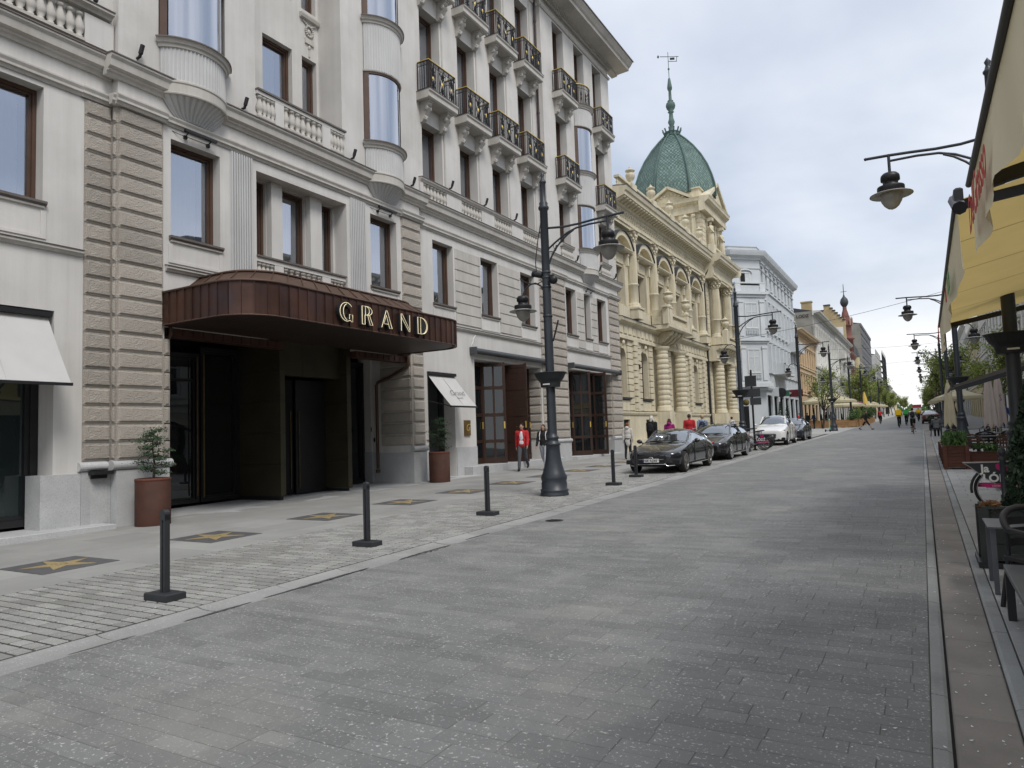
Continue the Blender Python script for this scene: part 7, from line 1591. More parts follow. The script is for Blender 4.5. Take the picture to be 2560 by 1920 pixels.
# ------------------------------------------------------------------ people
SKIN = mat('skin', (.42, .26, .19), .6, .08, 6)
def cap(b, p, q, r0, r1, n=5):
    p, q = Vector(p), Vector(q); pts = [p.lerp(q, i / n) for i in range(n + 1)]; b.tube(pts, [r0 + (r1 - r0) * i / n for i in range(n + 1)], 10)
    ell(b, p, r0, r0, r0, 1); ell(b, q, r1, r1, r1, 1)
def remesh(b, m, name, vox, smooth=3):
    me = evalmesh(b, [('REMESH', dict(mode='VOXEL', voxel_size=vox, use_smooth_shade=True)), ('SMOOTH', dict(iterations=smooth, factor=.5))], name, m)
    if not me.materials: me.materials.append(m)
    return me
def cloth(name, col): return mat('cloth_' + name, col, .9, .12, 6, .25, 40)
def person(label, loc, rot, H=1.72, legs=(.0, .0), knees=(.0, .0), arms=((.1, .1), (.1, .1)), top=None, sleeve=True, bottom=None, hair=None, hairlen=.0, shoes=None, skirt=0, lean=0, sit=False, hood=False, bag=None, shorts=False, inner=None, vox=.016, zoff=0, group=None, headgear=None, tilt=0, bulk=1.0, group_extra=None, longcoat=False, fingers=False):
    """figure facing local -Y. legs: forward swing of each thigh (radians), knees: backward bend; arms: (forward swing, elbow bend) for left / right"""
    o = empty('person', (loc[0], loc[1], gz(loc[1]) + zoff), rot, label, 'person', group); k = H / 1.75
    top = top or cloth('grey', (.2, .2, .2)); bottom = bottom or cloth('dark', (.03, .03, .035)); shoes = shoes or cloth('shoe', (.02, .02, .02)); hair = hair or cloth('hairbrown', (.06, .035, .02))
    J = {}; hipz = .90; L1, L2 = .43, .43
    def leg(s, sw, kn):
        h = Vector((s * .09, 0, hipz)); kd = Vector((0, -math.sin(sw), -math.cos(sw))); kk = h + kd * L1; a2 = sw - kn; an = kk + Vector((0, -math.sin(a2), -math.cos(a2))) * L2; return h, kk, an, a2
    LG = [leg(s, legs[i], knees[i]) for i, s in enumerate((-1, 1))]
    low = min(g[2].z for g in LG); dz = .07 - low if not sit else 0
    sh = 1.44; up = Vector((0, -math.sin(lean), math.cos(lean))); hip = Vector((0, 0, hipz))
    def tp(x, y, z): q = hip + up * (z - hipz) + Vector((x, 0, 0)) + Vector((0, math.cos(lean), math.sin(lean))) * y; return q
    AR_ = []
    for i, s in enumerate((-1, 1)):
        sw, el_ = arms[i][:2]; out = arms[i][2] if len(arms[i]) > 2 else .10; S0 = tp(s * .185, 0, sh - .02)
        d1 = Vector((s * math.sin(out), -math.sin(sw) * math.cos(out), -math.cos(sw) * math.cos(out))).normalized(); E0 = S0 + d1 * .29; a2 = sw + el_
        d2 = Vector((s * math.sin(out) * .3, -math.sin(a2), -math.cos(a2))).normalized(); W0 = E0 + d2 * .25; AR_.append((S0, E0, W0, d2))
    hd = tp(0, -.02, 1.625); hm = Matrix.Rotation(tilt, 4, 'Z')
    T = Matrix.Translation((0, 0, dz * 1.0)); SCL = Matrix.Diagonal((k, k, k, 1)) @ T
    # body
    b = MB(); ell(b, hd, .074, .095, .115, 2); ell(b, hd + Vector((0, -.02, -.07)), .056, .065, .055, 1); cap(b, tp(0, 0, 1.42), tp(0, -.015, 1.56), .055, .05); ell(b, hd + Vector((0, -.10, -.012)), .014, .022, .024, 1)
    for s in (-1, 1): ell(b, hd + Vector((s * .076, .01, -.01)), .012, .022, .032, 1)
    ell(b, tp(0, 0, 1.28), .15, .095, .18, 2); ell(b, tp(0, 0, 1.02), .14, .095, .16, 2)
    for (S0, E0, W0, d2), s in zip(AR_, (-1, 1)):
        cap(b, S0, E0, .045, .038); cap(b, E0, W0, .038, .027); pc = W0 + d2 * .055; ell(b, pc, .026, .040, .055, 1)
        side = d2.cross(Vector((1, 0, 0))); side = side.normalized() if side.length > .1 else Vector((0, 1, 0))
        if fingers:
            for q in range(4): a = W0 + d2 * .09 + side * (.026 - .017 * q); ln = (.06, .068, .062, .048)[q]; m1 = a + d2 * ln * .5; cap(b, a, m1, .0105, .0095, 2); cap(b, m1, m1 + d2 * ln * .35 + Vector((-s * .022, 0, 0)), .0095, .008, 2)
            th = W0 + d2 * .04 + side * .03; cap(b, th, th + d2 * .04 + side * .03 + Vector((-s * .01, 0, 0)), .012, .010, 2)
        else: ell(b, W0 + d2 * .11, .018, .032, .05, 1)
    for h_, kk, an, a2 in LG: cap(b, h_, kk, .075, .052); cap(b, kk, an, .052, .034)
    me = remesh(b, SKIN, 'body', vox * .8); me.transform(SCL); put('body', me, o)
    for s in (-1, 1): e_ = MB(); ell(e_, hd + Vector((s * .028, -.088, .012)), .010, .006, .007, 1); q = e_.build('eye', M_BLACK, o); q.data.transform(SCL)
    # top garment
    b = MB(); W_ = bulk
    ell(b, tp(0, 0, 1.30), .185 * W_, .125 * W_, .19, 2); cap(b, tp(-.13, 0, 1.40), tp(.13, 0, 1.40), .075 * W_, .075 * W_); ell(b, tp(0, -.005, 1.10), .170 * W_, .122 * W_, .20, 2); ell(b, tp(0, 0, .98 if not longcoat else .85), .175 * W_, .125 * W_, .16 if not longcoat else .30, 2); cap(b, tp(0, 0, 1.44), tp(0, -.01, 1.50), .078, .066)
    for S0, E0, W0, d2 in AR_:
        if sleeve is True: cap(b, S0, E0, .070 * W_, .058 * W_); cap(b, E0, W0 - d2 * .01, .058 * W_, .042 * W_)
        else: cap(b, S0, S0.lerp(E0, .8), .066, .062)
    if hood: ell(b, tp(0, .09, 1.50), .11, .075, .085, 2)
    me = remesh(b, top, 'jacket', vox); me.transform(SCL); put('jacket', me, o)
    if inner: b = MB(); ell(b, tp(0, -.085, 1.26), .085, .06, .20, 2); ell(b, tp(0, -.09, 1.05), .10, .05, .14, 2); me = remesh(b, inner, 'shirt', vox); me.transform(SCL); put('shirt', me, o)
    # trousers
    b = MB(); ell(b, tp(0, 0, .95), .165, .12, .13, 2)
    for h_, kk, an, a2 in LG:
        cap(b, h_, kk, .098, .070)
        if not shorts: cap(b, kk, kk.lerp(an, .93), .070, .054)
        else: cap(b, kk, kk.lerp(an, .05), .075, .08)
    if skirt: ell(b, Vector((0, 0, .72)), .2, .17, .3, 2)
    me = remesh(b, bottom, 'trousers', vox); me.transform(SCL); put('trousers', me, o)
    for h_, kk, an, a2 in LG:
        b = MB(); f_ = Vector((0, -math.cos(a2 * .6), math.sin(a2 * .6) * .8)).normalized(); ell(b, an + f_ * .06 + Vector((0, 0, -.025)), .045, .125, .045, 2, Matrix.Rotation(-math.asin(max(-1, min(1, f_.z))), 3, 'X')); ell(b, an, .045, .05, .055, 1); me = b.mesh('shoe', shoes); me.transform(SCL); put('shoe', me, o)
    # hair
    b = MB(); ell(b, hd + Vector((0, .018, .032)), .086, .098, .102, 2)
    if hairlen: cap(b, hd + Vector((0, .06, .0)), hd + Vector((0, .10, -hairlen)), .085, .07 if hairlen > .2 else .05); cap(b, hd + Vector((-.07, .02, -.02)), hd + Vector((-.09, .02, -hairlen)), .03, .035); cap(b, hd + Vector((.07, .02, -.02)), hd + Vector((.09, .02, -hairlen)), .03, .035)
    me = remesh(b, hair, 'hair', .012); me.transform(SCL); put('hair', me, o)
    if headgear: b = MB(); ell(b, hd + Vector((0, .005, .06)), .10, .125, .085, 2); me = b.mesh('helmet', headgear); me.transform(SCL); put('helmet', me, o)
    if bag:
        b = MB(); kind, bm_ = bag
        if kind == 'cube': c_ = tp(0, .30, 1.24); b.obox(c_, Vector((1, 0, 0)), Vector((0, math.cos(lean), math.sin(lean))), up, .22, .20, .24)
        else: ell(b, tp(0, .17, 1.22), .15, .10, .22, 2); ell(b, tp(0, .22, 1.12), .11, .07, .11, 1)
        for s in (-1, 1): b.tube([tp(s * .10, .12, 1.42), tp(s * .12, -.03, 1.47), tp(s * .12, -.13, 1.34), tp(s * .13, -.10, 1.15)], .018, 5)
        me = b.mesh('backpack', bm_); me.transform(SCL); put('backpack', me, o)
    return o
RED = cloth('red', (.42, .025, .03)); WHT = cloth('white', (.62, .62, .66)); CHAR = cloth('charcoal', (.075, .08, .09)); BLK = cloth('black', (.014, .014, .016)); NAVY = cloth('navy', (.02, .028, .06)); MAG = cloth('magenta', (.30, .015, .16)); DEN = cloth('denim', (.22, .25, .30)); LGREY = cloth('paleblue', (.36, .38, .42)); CREAMC = cloth('cream', (.56, .53, .49)); GRYH = cloth('hoodie', (.15, .155, .16)); SKY_ = cloth('skyblue', (.25, .32, .42)); YEL = cloth('yellow', (.75, .47, .01)); GRN = cloth('green', (.05, .33, .07)); HB = cloth('hairbrown', (.06, .035, .02)); HBL = cloth('hairblond', (.42, .32, .19)); HR = cloth('hairred', (.20, .07, .025)); HK = cloth('hairblack', (.012, .011, .01)); HW = cloth('hairwhite', (.55, .52, .47))
# the couple before the lamp post
person('man in open red jacket, white shirt and grey trousers, walking', (-13.05, 23.35), .25, 1.78, (.30, -.28), (.10, .55), ((-.25, .25, .16), (.25, .30, .16)), RED, inner=WHT, bottom=CHAR, hair=HK, vox=.012, bulk=1.08, fingers=True)
person('woman with long brown hair in black top and pale grey jeans, walking', (-12.35, 23.75), .15, 1.70, (-.28, .26), (.55, .08), ((.2, .3, .14), (-.15, .2, .12)), BLK, bottom=LGREY, hair=HB, hairlen=.38, vox=.012, bag=('pack', WHT), fingers=True)
# group seen from behind beyond the coupe
G1 = 'walkers behind the parked coupe'
person('woman with red hair in a pale beige coat, seen from behind', (-11.4, 30.0), PI + .1, 1.60, (.12, -.12), (0, .2), ((.1, .1), (-.1, .15)), CREAMC, bottom=BLK, hair=HR, longcoat=True, hood=True, group=G1)
person('white-haired person in black with a ponytail, seen from behind', (-10.95, 32.0), PI - .1, 1.88, (.15, -.12), (0, .2), ((-.1, .1), (.1, .2)), BLK, bottom=BLK, hair=HW, hairlen=.12, bag=('pack', BLK), group=G1, bulk=1.1)
person('person in a magenta hooded jacket, seen from behind', (-10.3, 32.6), PI, 1.70, (.1, -.1), (0, .1), ((.1, .1), (-.1, .2)), MAG, bottom=DEN, hair=HB, hairlen=.1, hood=True, group=G1, bulk=1.1)
person('person in a red jacket with a grey hood, seen from behind', (-9.75, 34.0), PI, 1.88, (.1, -.1), (0, .1), ((.1, .1), (-.1, .2)), RED, bottom=NAVY, hair=HB, hood=False, inner=None, group=G1, bulk=1.15)
person('fair-haired person in pale blue with a navy backpack, seen from behind', (-9.5, 35.4), PI + .2, 1.84, (.1, -.1), (0, .1), ((.1, .1), (-.1, .2)), SKY_, bottom=NAVY, hair=HBL, bag=('pack', NAVY), group=G1)
person('person in white beside the blue-grey house corner', (-11.5, 50.5), 2.6, 1.66, (.1, -.1), (0, .1), ((.1, .3), (-.1, .2)), WHT, bottom=BLK, hair=HK, vox=.02)
person('man in black shorts striding across the road by the terrace', (-4.4, 70.5), PI / 2 + .1, 1.82, (.55, -.55), (.05, .25), ((-.4, .5), (.4, .6)), BLK, bottom=BLK, shorts=True, vox=.02)
# ------------------------------------------------------------------ bicycles
M_SPOKE = mat('spoke_steel', (.35, .35, .36), .4, .05, metal=.8); M_BFR = mat('bike_silver', (.38, .38, .40), .35, .1, metal=.5); M_PINK = mat('bike_pink', (.50, .02, .16), .45, .05); M_PANEL = mat('bike_panel', (.03, .032, .036), .5, .05)
BK = {}
def bikemesh(fr, name):
    """bike along +X (front at +X), wheels on y = 0; returns dict of meshes"""
    R_ = .335; t = MB(); n = 28; t.tube([((R_ - .022) * math.cos(2 * PI * i / n), 0, (R_ - .022) * math.sin(2 * PI * i / n)) for i in range(n + 1)], .022, 8, cap=False)
    r = MB(); r.tube([((R_ - .05) * math.cos(2 * PI * i / n), 0, (R_ - .05) * math.sin(2 * PI * i / n)) for i in range(n + 1)], .010, 6, cap=False)
    for i in range(18): a = 2 * PI * i / 18; s = (-1) ** i * .03; r.bar((.02 * math.cos(a + 1.2), s, .02 * math.sin(a + 1.2)), ((R_ - .05) * math.cos(a), 0, (R_ - .05) * math.sin(a)), .003)
    r.tube([(0, -.05, 0), (0, .05, 0)], .028, 8)
    b = MB(); b.tube([(.52, 0, .335), (.44, 0, .62), (.40, 0, .88)], .018, 8); b.tube([(.41, 0, .70), (.12, 0, .42), (-.08, 0, .30)], .028, 8); b.tube([(.42, 0, .62), (.10, 0, .33), (-.08, 0, .30)], .02, 8); b.tube([(-.08, 0, .28), (-.18, 0, .60), (-.24, 0, .86)], .02, 8)
    for s in (-1, 1): b.tube([(-.08, s * .03, .30), (-.54, s * .05, .335)], .012, 6); b.tube([(-.17, s * .03, .58), (-.54, s * .05, .335)], .010, 6)
    b.tube([(-.08, -.12, .29), (-.08, .12, .29)], .015, 6); b.lathe([(.09, -.005), (.09, .005)], (0, 0, 0), 16)
    h = MB(); h.tube([(.40, 0, .86), (.38, 0, 1.0)], .014, 6); h.tube([(.20, -.30, 1.04), (.34, -.20, 1.05), (.38, 0, 1.02), (.34, .20, 1.05), (.20, .30, 1.04)], .012, 6); h.tube([(.12, -.30, 1.03), (.24, -.30, 1.04)], .018, 6); h.tube([(.12, .30, 1.03), (.24, .30, 1.04)], .018, 6)
    s_ = MB(); ell(s_, (-.27, 0, .91), .14, .085, .035, 2); ell(s_, (-.16, 0, .905), .09, .04, .028, 1)
    g = MB(); a0, a1 = 20, 190; g.tube([(-.54 + (R_ + .03) * math.cos(math.radians(a0 + (a1 - a0) * i / 16)), 0, .335 + (R_ + .03) * math.sin(math.radians(a0 + (a1 - a0) * i / 16))) for i in range(17)], .022, 5); g.tube([(.52 + (R_ + .03) * math.cos(math.radians(a0 + (a1 - a0) * i / 16)), 0, .335 + (R_ + .03) * math.sin(math.radians(a0 + (a1 - a0) * i / 16))) for i in range(13)], .022, 5)
    BK[name] = dict(tyre=t.mesh('tyre', M_TYRE), rim=r.mesh('rim', M_SPOKE), frame=b.mesh('frame', fr), handlebar=h.mesh('handlebar', M_BLACK), saddle=s_.mesh('saddle', M_BLACK), mudguard=g.mesh('mudguard', M_BLACK))
def bike(label, loc, rot, kind='city', panel=False, fr=None, group=None, lean=0):
    if kind not in BK: bikemesh(fr or M_BFR, kind)
    o = empty('bicycle', (loc[0], loc[1], gz(loc[1])), rot, label, 'bicycle', group); o.rotation_euler = (lean, 0, rot); D = BK[kind]
    for x in (-.54, .52): w = put('wheel', D['tyre'], o, (x, 0, .335)); put('rim', D['rim'], w)
    for q in ('frame', 'handlebar', 'saddle', 'mudguard'): put(q, D[q], o)
    b = MB(); b.tube([(-.08, .09, .29), (-.02, .09, .15)], .01, 5); b.box(-.06, .03, .09, .18, .13, .16); b.tube([(-.08, -.09, .29), (-.14, -.09, .43)], .01, 5); b.box(-.18, -.09, -.18, -.09, .42, .45); b.build('pedal', M_BLACK, o)
    if panel:
        for s in (-1, 1):
            P = [(-.98, .76), (-.16, .78), (-.10, .34), (-.30, .33), (-.52, .40), (-.72, .53), (-.90, .70)]; b = MB(); y = s * .075; n = len(P); b.add([(x, y - .004, z) for x, z in P] + [(x, y + .004, z) for x, z in P], [tuple(range(n)), tuple(reversed(range(n, 2 * n)))] + [(i, n + i, n + (i + 1) % n, (i + 1) % n) for i in range(n)]); q = b.build('wheel_panel', M_PANEL, o)
            b = MB(); b.tube([(x, y, z) for x, z in P[2:] + P[:1]], .008, 5); b.tube([(-1.0, y, .768), (-.14, y, .785)], .010, 5); b.build('panel_rim', M_BFR, q)
            m_ = Matrix(((1, 0, 0, -.76), (0, 0, -1, y - .006), (0, 1, 0, .62), (0, 0, 0, 1))) if s < 0 else Matrix(((-1, 0, 0, -.20), (0, 0, 1, y + .006), (0, 1, 0, .62), (0, 0, 0, 1)))
            text('Ja', .17, M_SOFFTXT, q, m_, .001, 'lettering', bold=.006); text('LÓDŹ' if True else '', .17, M_SOFFTXT, q, m_ @ Matrix.Translation((.02, -.155, 0)), .001, 'lettering', bold=.006)
            b = MB()
            for i in range(2): a = 40; b.lathe([(.001, 0), (.055, 0), (.055, .001), (.001, .001)], (0, 0, 0), 16)
            hv = [(0, -.10), (.10, .0), (.105, .05), (.07, .075), (.03, .07), (0, .035), (-.03, .07), (-.07, .075), (-.105, .05), (-.10, 0)]; b = MB(); b.add([(x, z, 0) for x, z in hv], [tuple(range(len(hv)))]); b.xf(m_ @ Matrix.Translation((.31, .065, .002))); b.build('heart', M_PINK, q)
            b = MB(); b.add([(.02, -.245, .001), (.56, -.245, .001), (.60, -.175, .001), (-.04, -.175, .001)], [(0, 1, 2, 3)]); b.xf(m_ @ Matrix.Translation((.04, -.01, 0))); b.build('pink_band', M_PINK, q)
            text('LÓDZKI ROWER PUBLICZNY', .035, M_SOFFTXT, q, m_ @ Matrix.Translation((.14, -.235, .003)), .0005, 'lettering')
    return o
bike('silver city bike with slogan panel over its rear wheel, beside the right planters', (1.52, 14.05), 0, 'city', True)
G2 = 'city bikes parked before the lamp post'
for k, (x, y, r) in enumerate(((-7.60, 36.0, -.25), (-7.70, 36.8, -.2), (-7.8, 37.6, -.22), (-7.85, 38.4, -.2))): bike(['nearest city bike of the parked rank, slogan panel facing the road', 'second city bike of the parked rank', 'third city bike of the parked rank', 'farthest city bike of the parked rank'][k], (x + .35, y), PI + r, 'city', k < 2, group=G2)
# riders
def rider(label, loc, rot, top, bagm, kind, hair=HK, bottom=BLK, helmet=None, shorts=False, blabel=''):
    bike(blabel, loc, rot + PI / 2, 'road', fr=M_BLACK, group='bicycles being ridden')
    person(label, loc, rot, 1.76, (1.15, .60), (1.25, .75), ((.85, .25, .2), (.85, .25, .2)), top, bottom=bottom, hair=hair, bag=(kind, bagm) if bagm else None, lean=.28, sit=True, zoff=.04, vox=.022, headgear=helmet, shorts=shorts, group='riders going up the street')
rider('cyclist with a black backpack and grey top, nearest rider', (-.62, 56.3), PI, GRYH, BLK, 'pack', shorts=True, blabel='bicycle of the rider with the black backpack')
rider('courier with a square yellow bag and white helmet', (-1.94, 75.9), PI, YEL, YEL, 'cube', helmet=M_WHITE, blabel='bicycle of the yellow bag courier in the white helmet')
rider('rider with a square green bag', (-1.49, 84.7), PI, GRN, GRN, 'cube', blabel='bicycle of the green bag rider')
rider('farthest courier with a yellow bag', (-.45, 104), PI, YEL, YEL, 'cube', blabel='bicycle of the farthest yellow bag courier')
rider('cyclist in a red top beside the left terrace', (-4.6, 100), PI, RED, None, '', blabel='bicycle of the rider in the red top')
# kick scooter
o = empty('kick_scooter', (-7.14, 67.8, gz(67.8)), .5, 'mint green kick scooter beside the lamp post foot', 'scooter'); M_MINT = mat('mint_green', (.16, .52, .36), .45, .05)
b = MB(); b.bevbox(-.10, .10, -.1, .75, .12, .17, .02); b.build('deck', M_BLACK, o); b = MB(); b.tube([(0, -.12, .15), (0, -.04, 1.15)], .03, 8); b.build('stem', M_MINT, o); b = MB(); b.tube([(-.25, -.04, 1.14), (.25, -.04, 1.14)], .02, 8); b.build('handlebar', M_BLACK, o)
wm = MB(); wm.lathe([(.04, -.025), (.11, -.025), (.115, 0), (.11, .025), (.04, .025)], seg=18); wm.xf(Matrix.Rotation(PI / 2, 4, 'Y')); wm = wm.mesh('wheel', M_TYRE)
for y in (-.14, .80): put('wheel', wm, o, (0, y, .115))
b = MB(); ell(b, (0, -.14, .24), .07, .12, .05, 1); b.build('fender', M_MINT, o)
# ------------------------------------------------------------------ right terrace
M_YAWN = mat('yellow_awning', (.70, .53, .21), .85, .06, 1.2, .1, 60, trans=.45)
M_VAL = mat('valance_cloth', (.78, .70, .50), .88, .05, 1.5, .1, 60, trans=.08)
M_REDTXT = mat('red_print', (.45, .035, .02), .7, .05); M_GRNTXT = mat('green_print', (.03, .25, .06), .7, .05)
XB = .40
def bigawning(label, y0, y1, z0a, z0b, depth, rise, ncl, drop):
    """retractable awning: front bar along the street at x = XB, cloth rising to the right"""
    o = empty('terrace_awning', (XB + depth, (y0 + y1) / 2, gz(y0)), 0, label, 'awning', 'yellow awnings over the right terrace'); inv = Matrix.Translation(-o.location)
    def bp(b, n, m): q = b.build(n, m, o); q.matrix_parent_inverse = inv; return q
    def zf(y): return z0a + (z0b - z0a) * (y - y0) / (y1 - y0)
    for i in range(ncl):
        a, c = y0 + (y1 - y0) * i / ncl, y0 + (y1 - y0) * (i + 1) / ncl; b = MB(); n = 10; vs = []
        for k in range(n + 1):
            t = k / n
            for y in (a, (a + c) / 2, c): vs.append((XB + depth * t, y, zf(y) + rise * t - .07 * math.sin(PI * t) - (.015 if y not in (a, c) else 0)))
        b.add(vs, [(k * 3 + j, (k + 1) * 3 + j, (k + 1) * 3 + j + 1, k * 3 + j + 1) for k in range(n) for j in range(2)], True); bp(b, 'awning_panel', M_YAWN)
        if i: b = MB(); b.add([p for k in range(n + 1) for p in ((XB + depth * k / n, a - .012, zf(a) + rise * k / n - .07 * math.sin(PI * k / n) - .006), (XB + depth * k / n, a + .012, zf(a) + rise * k / n - .07 * math.sin(PI * k / n) - .006))], [(2 * k, 2 * k + 2, 2 * k + 3, 2 * k + 1) for k in range(n)]); bp(b, 'awning_seam', mat('seam_brown', (.22, .15, .05), .9))
    b = MB(); b.tube([(XB, y0, z0a), (XB, y1, z0b)], .022, 8); bp(b, 'front_bar', M_BLACK)
    b = MB(); n = 30; vs = []
    for i in range(n + 1):
        y = y0 + (y1 - y0) * i / n
        for k in range(5):
            t = k / 4; vs.append((XB + .012 + (.028 * math.sin(i * .55) + .02 * math.sin(i * 1.3)) * t, y, zf(y) - .01 - drop(i / n) * t + .012 * math.sin(i * 1.1) * t))
    b.add(vs, [(i * 5 + k, (i + 1) * 5 + k, (i + 1) * 5 + k + 1, i * 5 + k + 1) for i in range(n) for k in range(4)], True); v = bp(b, 'valance', M_VAL)
    for y in (y0 + .05, y1 - .05):
        b = MB(); m_ = (XB + depth * .48, y + (.4 if y < (y0 + y1) / 2 else -.4), zf(y) + rise * .42 - .2); b.bar((XB + .03, y, zf(y) - .03), m_, .06, .09); b.bar(m_, (XB + depth, y, zf(y) + rise - .2), .07, .1); bp(b, 'folding_arm', M_BLACK)
    return o, v, bp, zf
a1, v1, bp1, zf1 = bigawning('near yellow awning with red lettering on its hanging valance', 1.2, 6.08, 3.26, 3.40, 3.6, 1.0, 3, lambda t: .38 + .14 * t)
a2, v2, bp2, zf2 = bigawning('farther yellow awning with green lettering on its valance', 7.85, 16.7, 3.76, 3.58, 4.2, 1.15, 5, lambda t: .62 - .04 * t)
b = MB(); b.bevbox(XB - .03, XB + .045, 7.45, 7.85, 3.66, 3.78, .02); b.tube([(XB, 7.3, 3.55), (XB, 7.9, 3.78)], .06, 8); bp2(b, 'bar_bracket', M_BLACK)
# lettering on the street side of the valances (faces -X, read from the road)
def facing_mx(loc): return Matrix(((0, 0, -1, loc[0]), (-1, 0, 0, loc[1]), (0, 1, 0, loc[2]), (0, 0, 0, 1)))
def vt(bpf, body, size, m, y, z, par, inv, shear=.25, bold=.004):
    q = text(body, size, m, par, facing_mx((XB - .038, y, z)), .001, 'lettering', shear=shear, bold=bold); q.parent = par; return q
vt(bp1, 'DelGrasso', .33, M_REDTXT, 5.72, 2.955, v1, None)
vt(bp2, 'Lech', .40, M_GRNTXT, 10.2, 3.20, v2, None); b = MB(); b.box(XB - .045, XB - .036, 10.6, 10.8, 3.22, 3.38); b.build('red_square', M_REDTXT, v2)
b = MB(); b.lathe([(.001, 0), (.16, 0), (.16, .01), (.001, .01)], seg=16); b.xf(Matrix.Translation((XB - .05, 15.4, 3.3)) @ Matrix.Rotation(PI / 2, 4, 'Y')); b.build('round_print', M_REDTXT, v2)
# grey-brown roll awning further on
o = empty('roll_awning', (3.0, 30, gz(30)), 0, 'grey-brown roll awning with pale scalloped valance over the middle terrace', 'awning'); inv = Matrix.Translation(-o.location)
def q3(b, n, m): w = b.build(n, m, o); w.matrix_parent_inverse = inv; return w
b = MB(); n = 12; vs = []
for k in range(n + 1):
    t = k / n
    for y in (24.0, 28.5): vs.append((.80 + 3.6 * t, y, 2.68 + 1.05 * t + .04 * math.sin(PI * t)))
b.add(vs, [(2 * k, 2 * k + 2, 2 * k + 3, 2 * k + 1) for k in range(n)], True); q3(b, 'awning_cloth', mat('taupe_cloth', (.24, .21, .17), .9, .08, 2, trans=.1))
b = MB(); b.tube([(.80, 24.0, 2.66), (.80, 28.5, 2.66)], .04, 8); q3(b, 'front_bar', M_BLACK)
b = MB(); n = 16; vs = []
for i in range(n + 1):
    y = 24.0 + 4.5 * i / n
    for t in (0, 1): vs.append((.78 - .20 * t + .02 * math.sin(i * 1.4) * t, y, 2.66 - .24 * t))
b.add(vs, [(2 * i, 2 * i + 1, 2 * i + 3, 2 * i + 2) for i in range(n)], True); q3(b, 'valance', mat('valance_pale', (.52, .50, .45), .9, .06, 2, trans=.25))
b = MB(); b.bar((.85, 24.0, 2.56), (4.4, 24.0, 3.58), .06, .12); q3(b, 'side_beam', M_BLACK)
for x in (2.95,): b = MB(); b.tube([(x, 24.1, gz(24)), (x, 24.1, gz(24) + 2.8)], .045, 8); q3(b, 'post', M_BLACK)
# ---- planters
M_RWOOD = mat('red_brown_wood', (.085, .028, .016), .6, .25, 3, .2, 40, stretch=(1, 1, 8), rand=.15); M_NWOOD = mat('natural_wood', (.36, .205, .095), .7, .18, 3, .2, 40, rand=.15); M_GWOOD = mat('grey_green_wood', (.030, .036, .032), .65, .2, 3, .2, 40, rand=.1)
M_SOIL = mat('soil', (.03, .022, .016), .95, .3, 8); M_LEAF = mat('leaf_green', (.070, .135, .035), .6, .3, 4, island=.5); M_LEAFD = mat('leaf_dark', (.022, .042, .020), .65, .3, 4, island=.5); M_LEAFL = mat('leaf_spring', (.25, .30, .085), .6, .25, 4, island=.45, trans=.25); M_DRY = mat('dry_leaf', (.20, .095, .035), .8, .3, 5, island=.4)
def planter(label, x0, x1, y0, y1, h, m, n, plant=None, group=None, foot=.06, cat='planter'):
    cx, cy = (x0 + x1) / 2, (y0 + y1) / 2; o = empty('planter_box', (cx, cy, gz(cy)), 0, label, cat, group); w, d = (x1 - x0) / 2, (y1 - y0) / 2; hb = (h - foot) / n
    for i in range(n):
        z0, z1 = foot + i * hb + .004, foot + (i + 1) * hb - .004
        b = MB(); b.box(-w, w, -d, -d + .025, z0, z1); b.build('board', m, o); b = MB(); b.box(-w, -w + .025, -d + .026, d, z0, z1); b.build('board', m, o); b = MB(); b.box(w - .025, w, -d + .026, d, z0, z1); b.build('board', m, o); b = MB(); b.box(-w + .026, w - .026, d - .025, d, z0, z1); b.build('board', m, o)
    for a in (-1, 1):
        for c in (-1, 1): b = MB(); b.box(a * (w + .012) - .045, a * (w + .012) + .045, c * (d + .012) - .03, c * (d + .012) + .03, 0, h + .004); b.build('corner_post', m, o)
    b = MB(); t = .06
    b.box(-w - .03, w + .03, -d - .03, -d + t, h + .005, h + .03); b.build('rim_board', m, o); b = MB(); b.box(-w - .03, -w + t, -d + t + .002, d + .03, h + .005, h + .03); b.build('rim_board', m, o)
    b = MB(); b.box(-w + .03, w - .03, -d + .03, d - .03, foot, h - .06); b.build('soil', M_SOIL, o); return o
def leaves(o, n, box, size, m, seed, name='foliage', kind='ball', upright=.3, asp=2.2):
    r = random.Random(seed); b = MB(); cl_ = [(r.uniform(-.85, .85), r.uniform(-.85, .85), r.uniform(-.7, .85)) for _ in range(max(4, n // 60))]
    for i in range(n):
        if kind == 'ball':
            c = r.choice(cl_); p = Vector((c[0] + r.gauss(0, .22), c[1] + r.gauss(0, .22), c[2] + r.gauss(0, .20)))
            if p.length > 1.15: p = p.normalized() * r.uniform(.8, 1.12)
        elif kind == 'cone': z = r.random() ** 1.3; a = r.random() * 2 * PI; q = (1 - z * .92) * (.55 + .45 * r.random() ** .5) * (1 + .18 * math.sin(a * 3 + z * 9)); p = Vector((q * math.cos(a), q * math.sin(a), z * 2 - 1))
        else: p = Vector((r.uniform(-1, 1), r.uniform(-1, 1), r.random() ** .7 * 2 - 1))
        p = Vector((box[0] + p.x * box[3], box[1] + p.y * box[4], box[2] + p.z * box[5]))
        d = Vector((r.gauss(0, 1), r.gauss(0, 1), r.gauss(upright * 2, .7))).normalized(); s = size * r.uniform(.6, 1.3); w = d.cross(Vector((r.gauss(0, 1), r.gauss(0, 1), r.gauss(0, 1)))).normalized() * s / asp
        b.poly([p - d * s * .5, p + w * .5, p + d * s * .5, p - w * .5])
    return stuff(b.build(name, m, o))
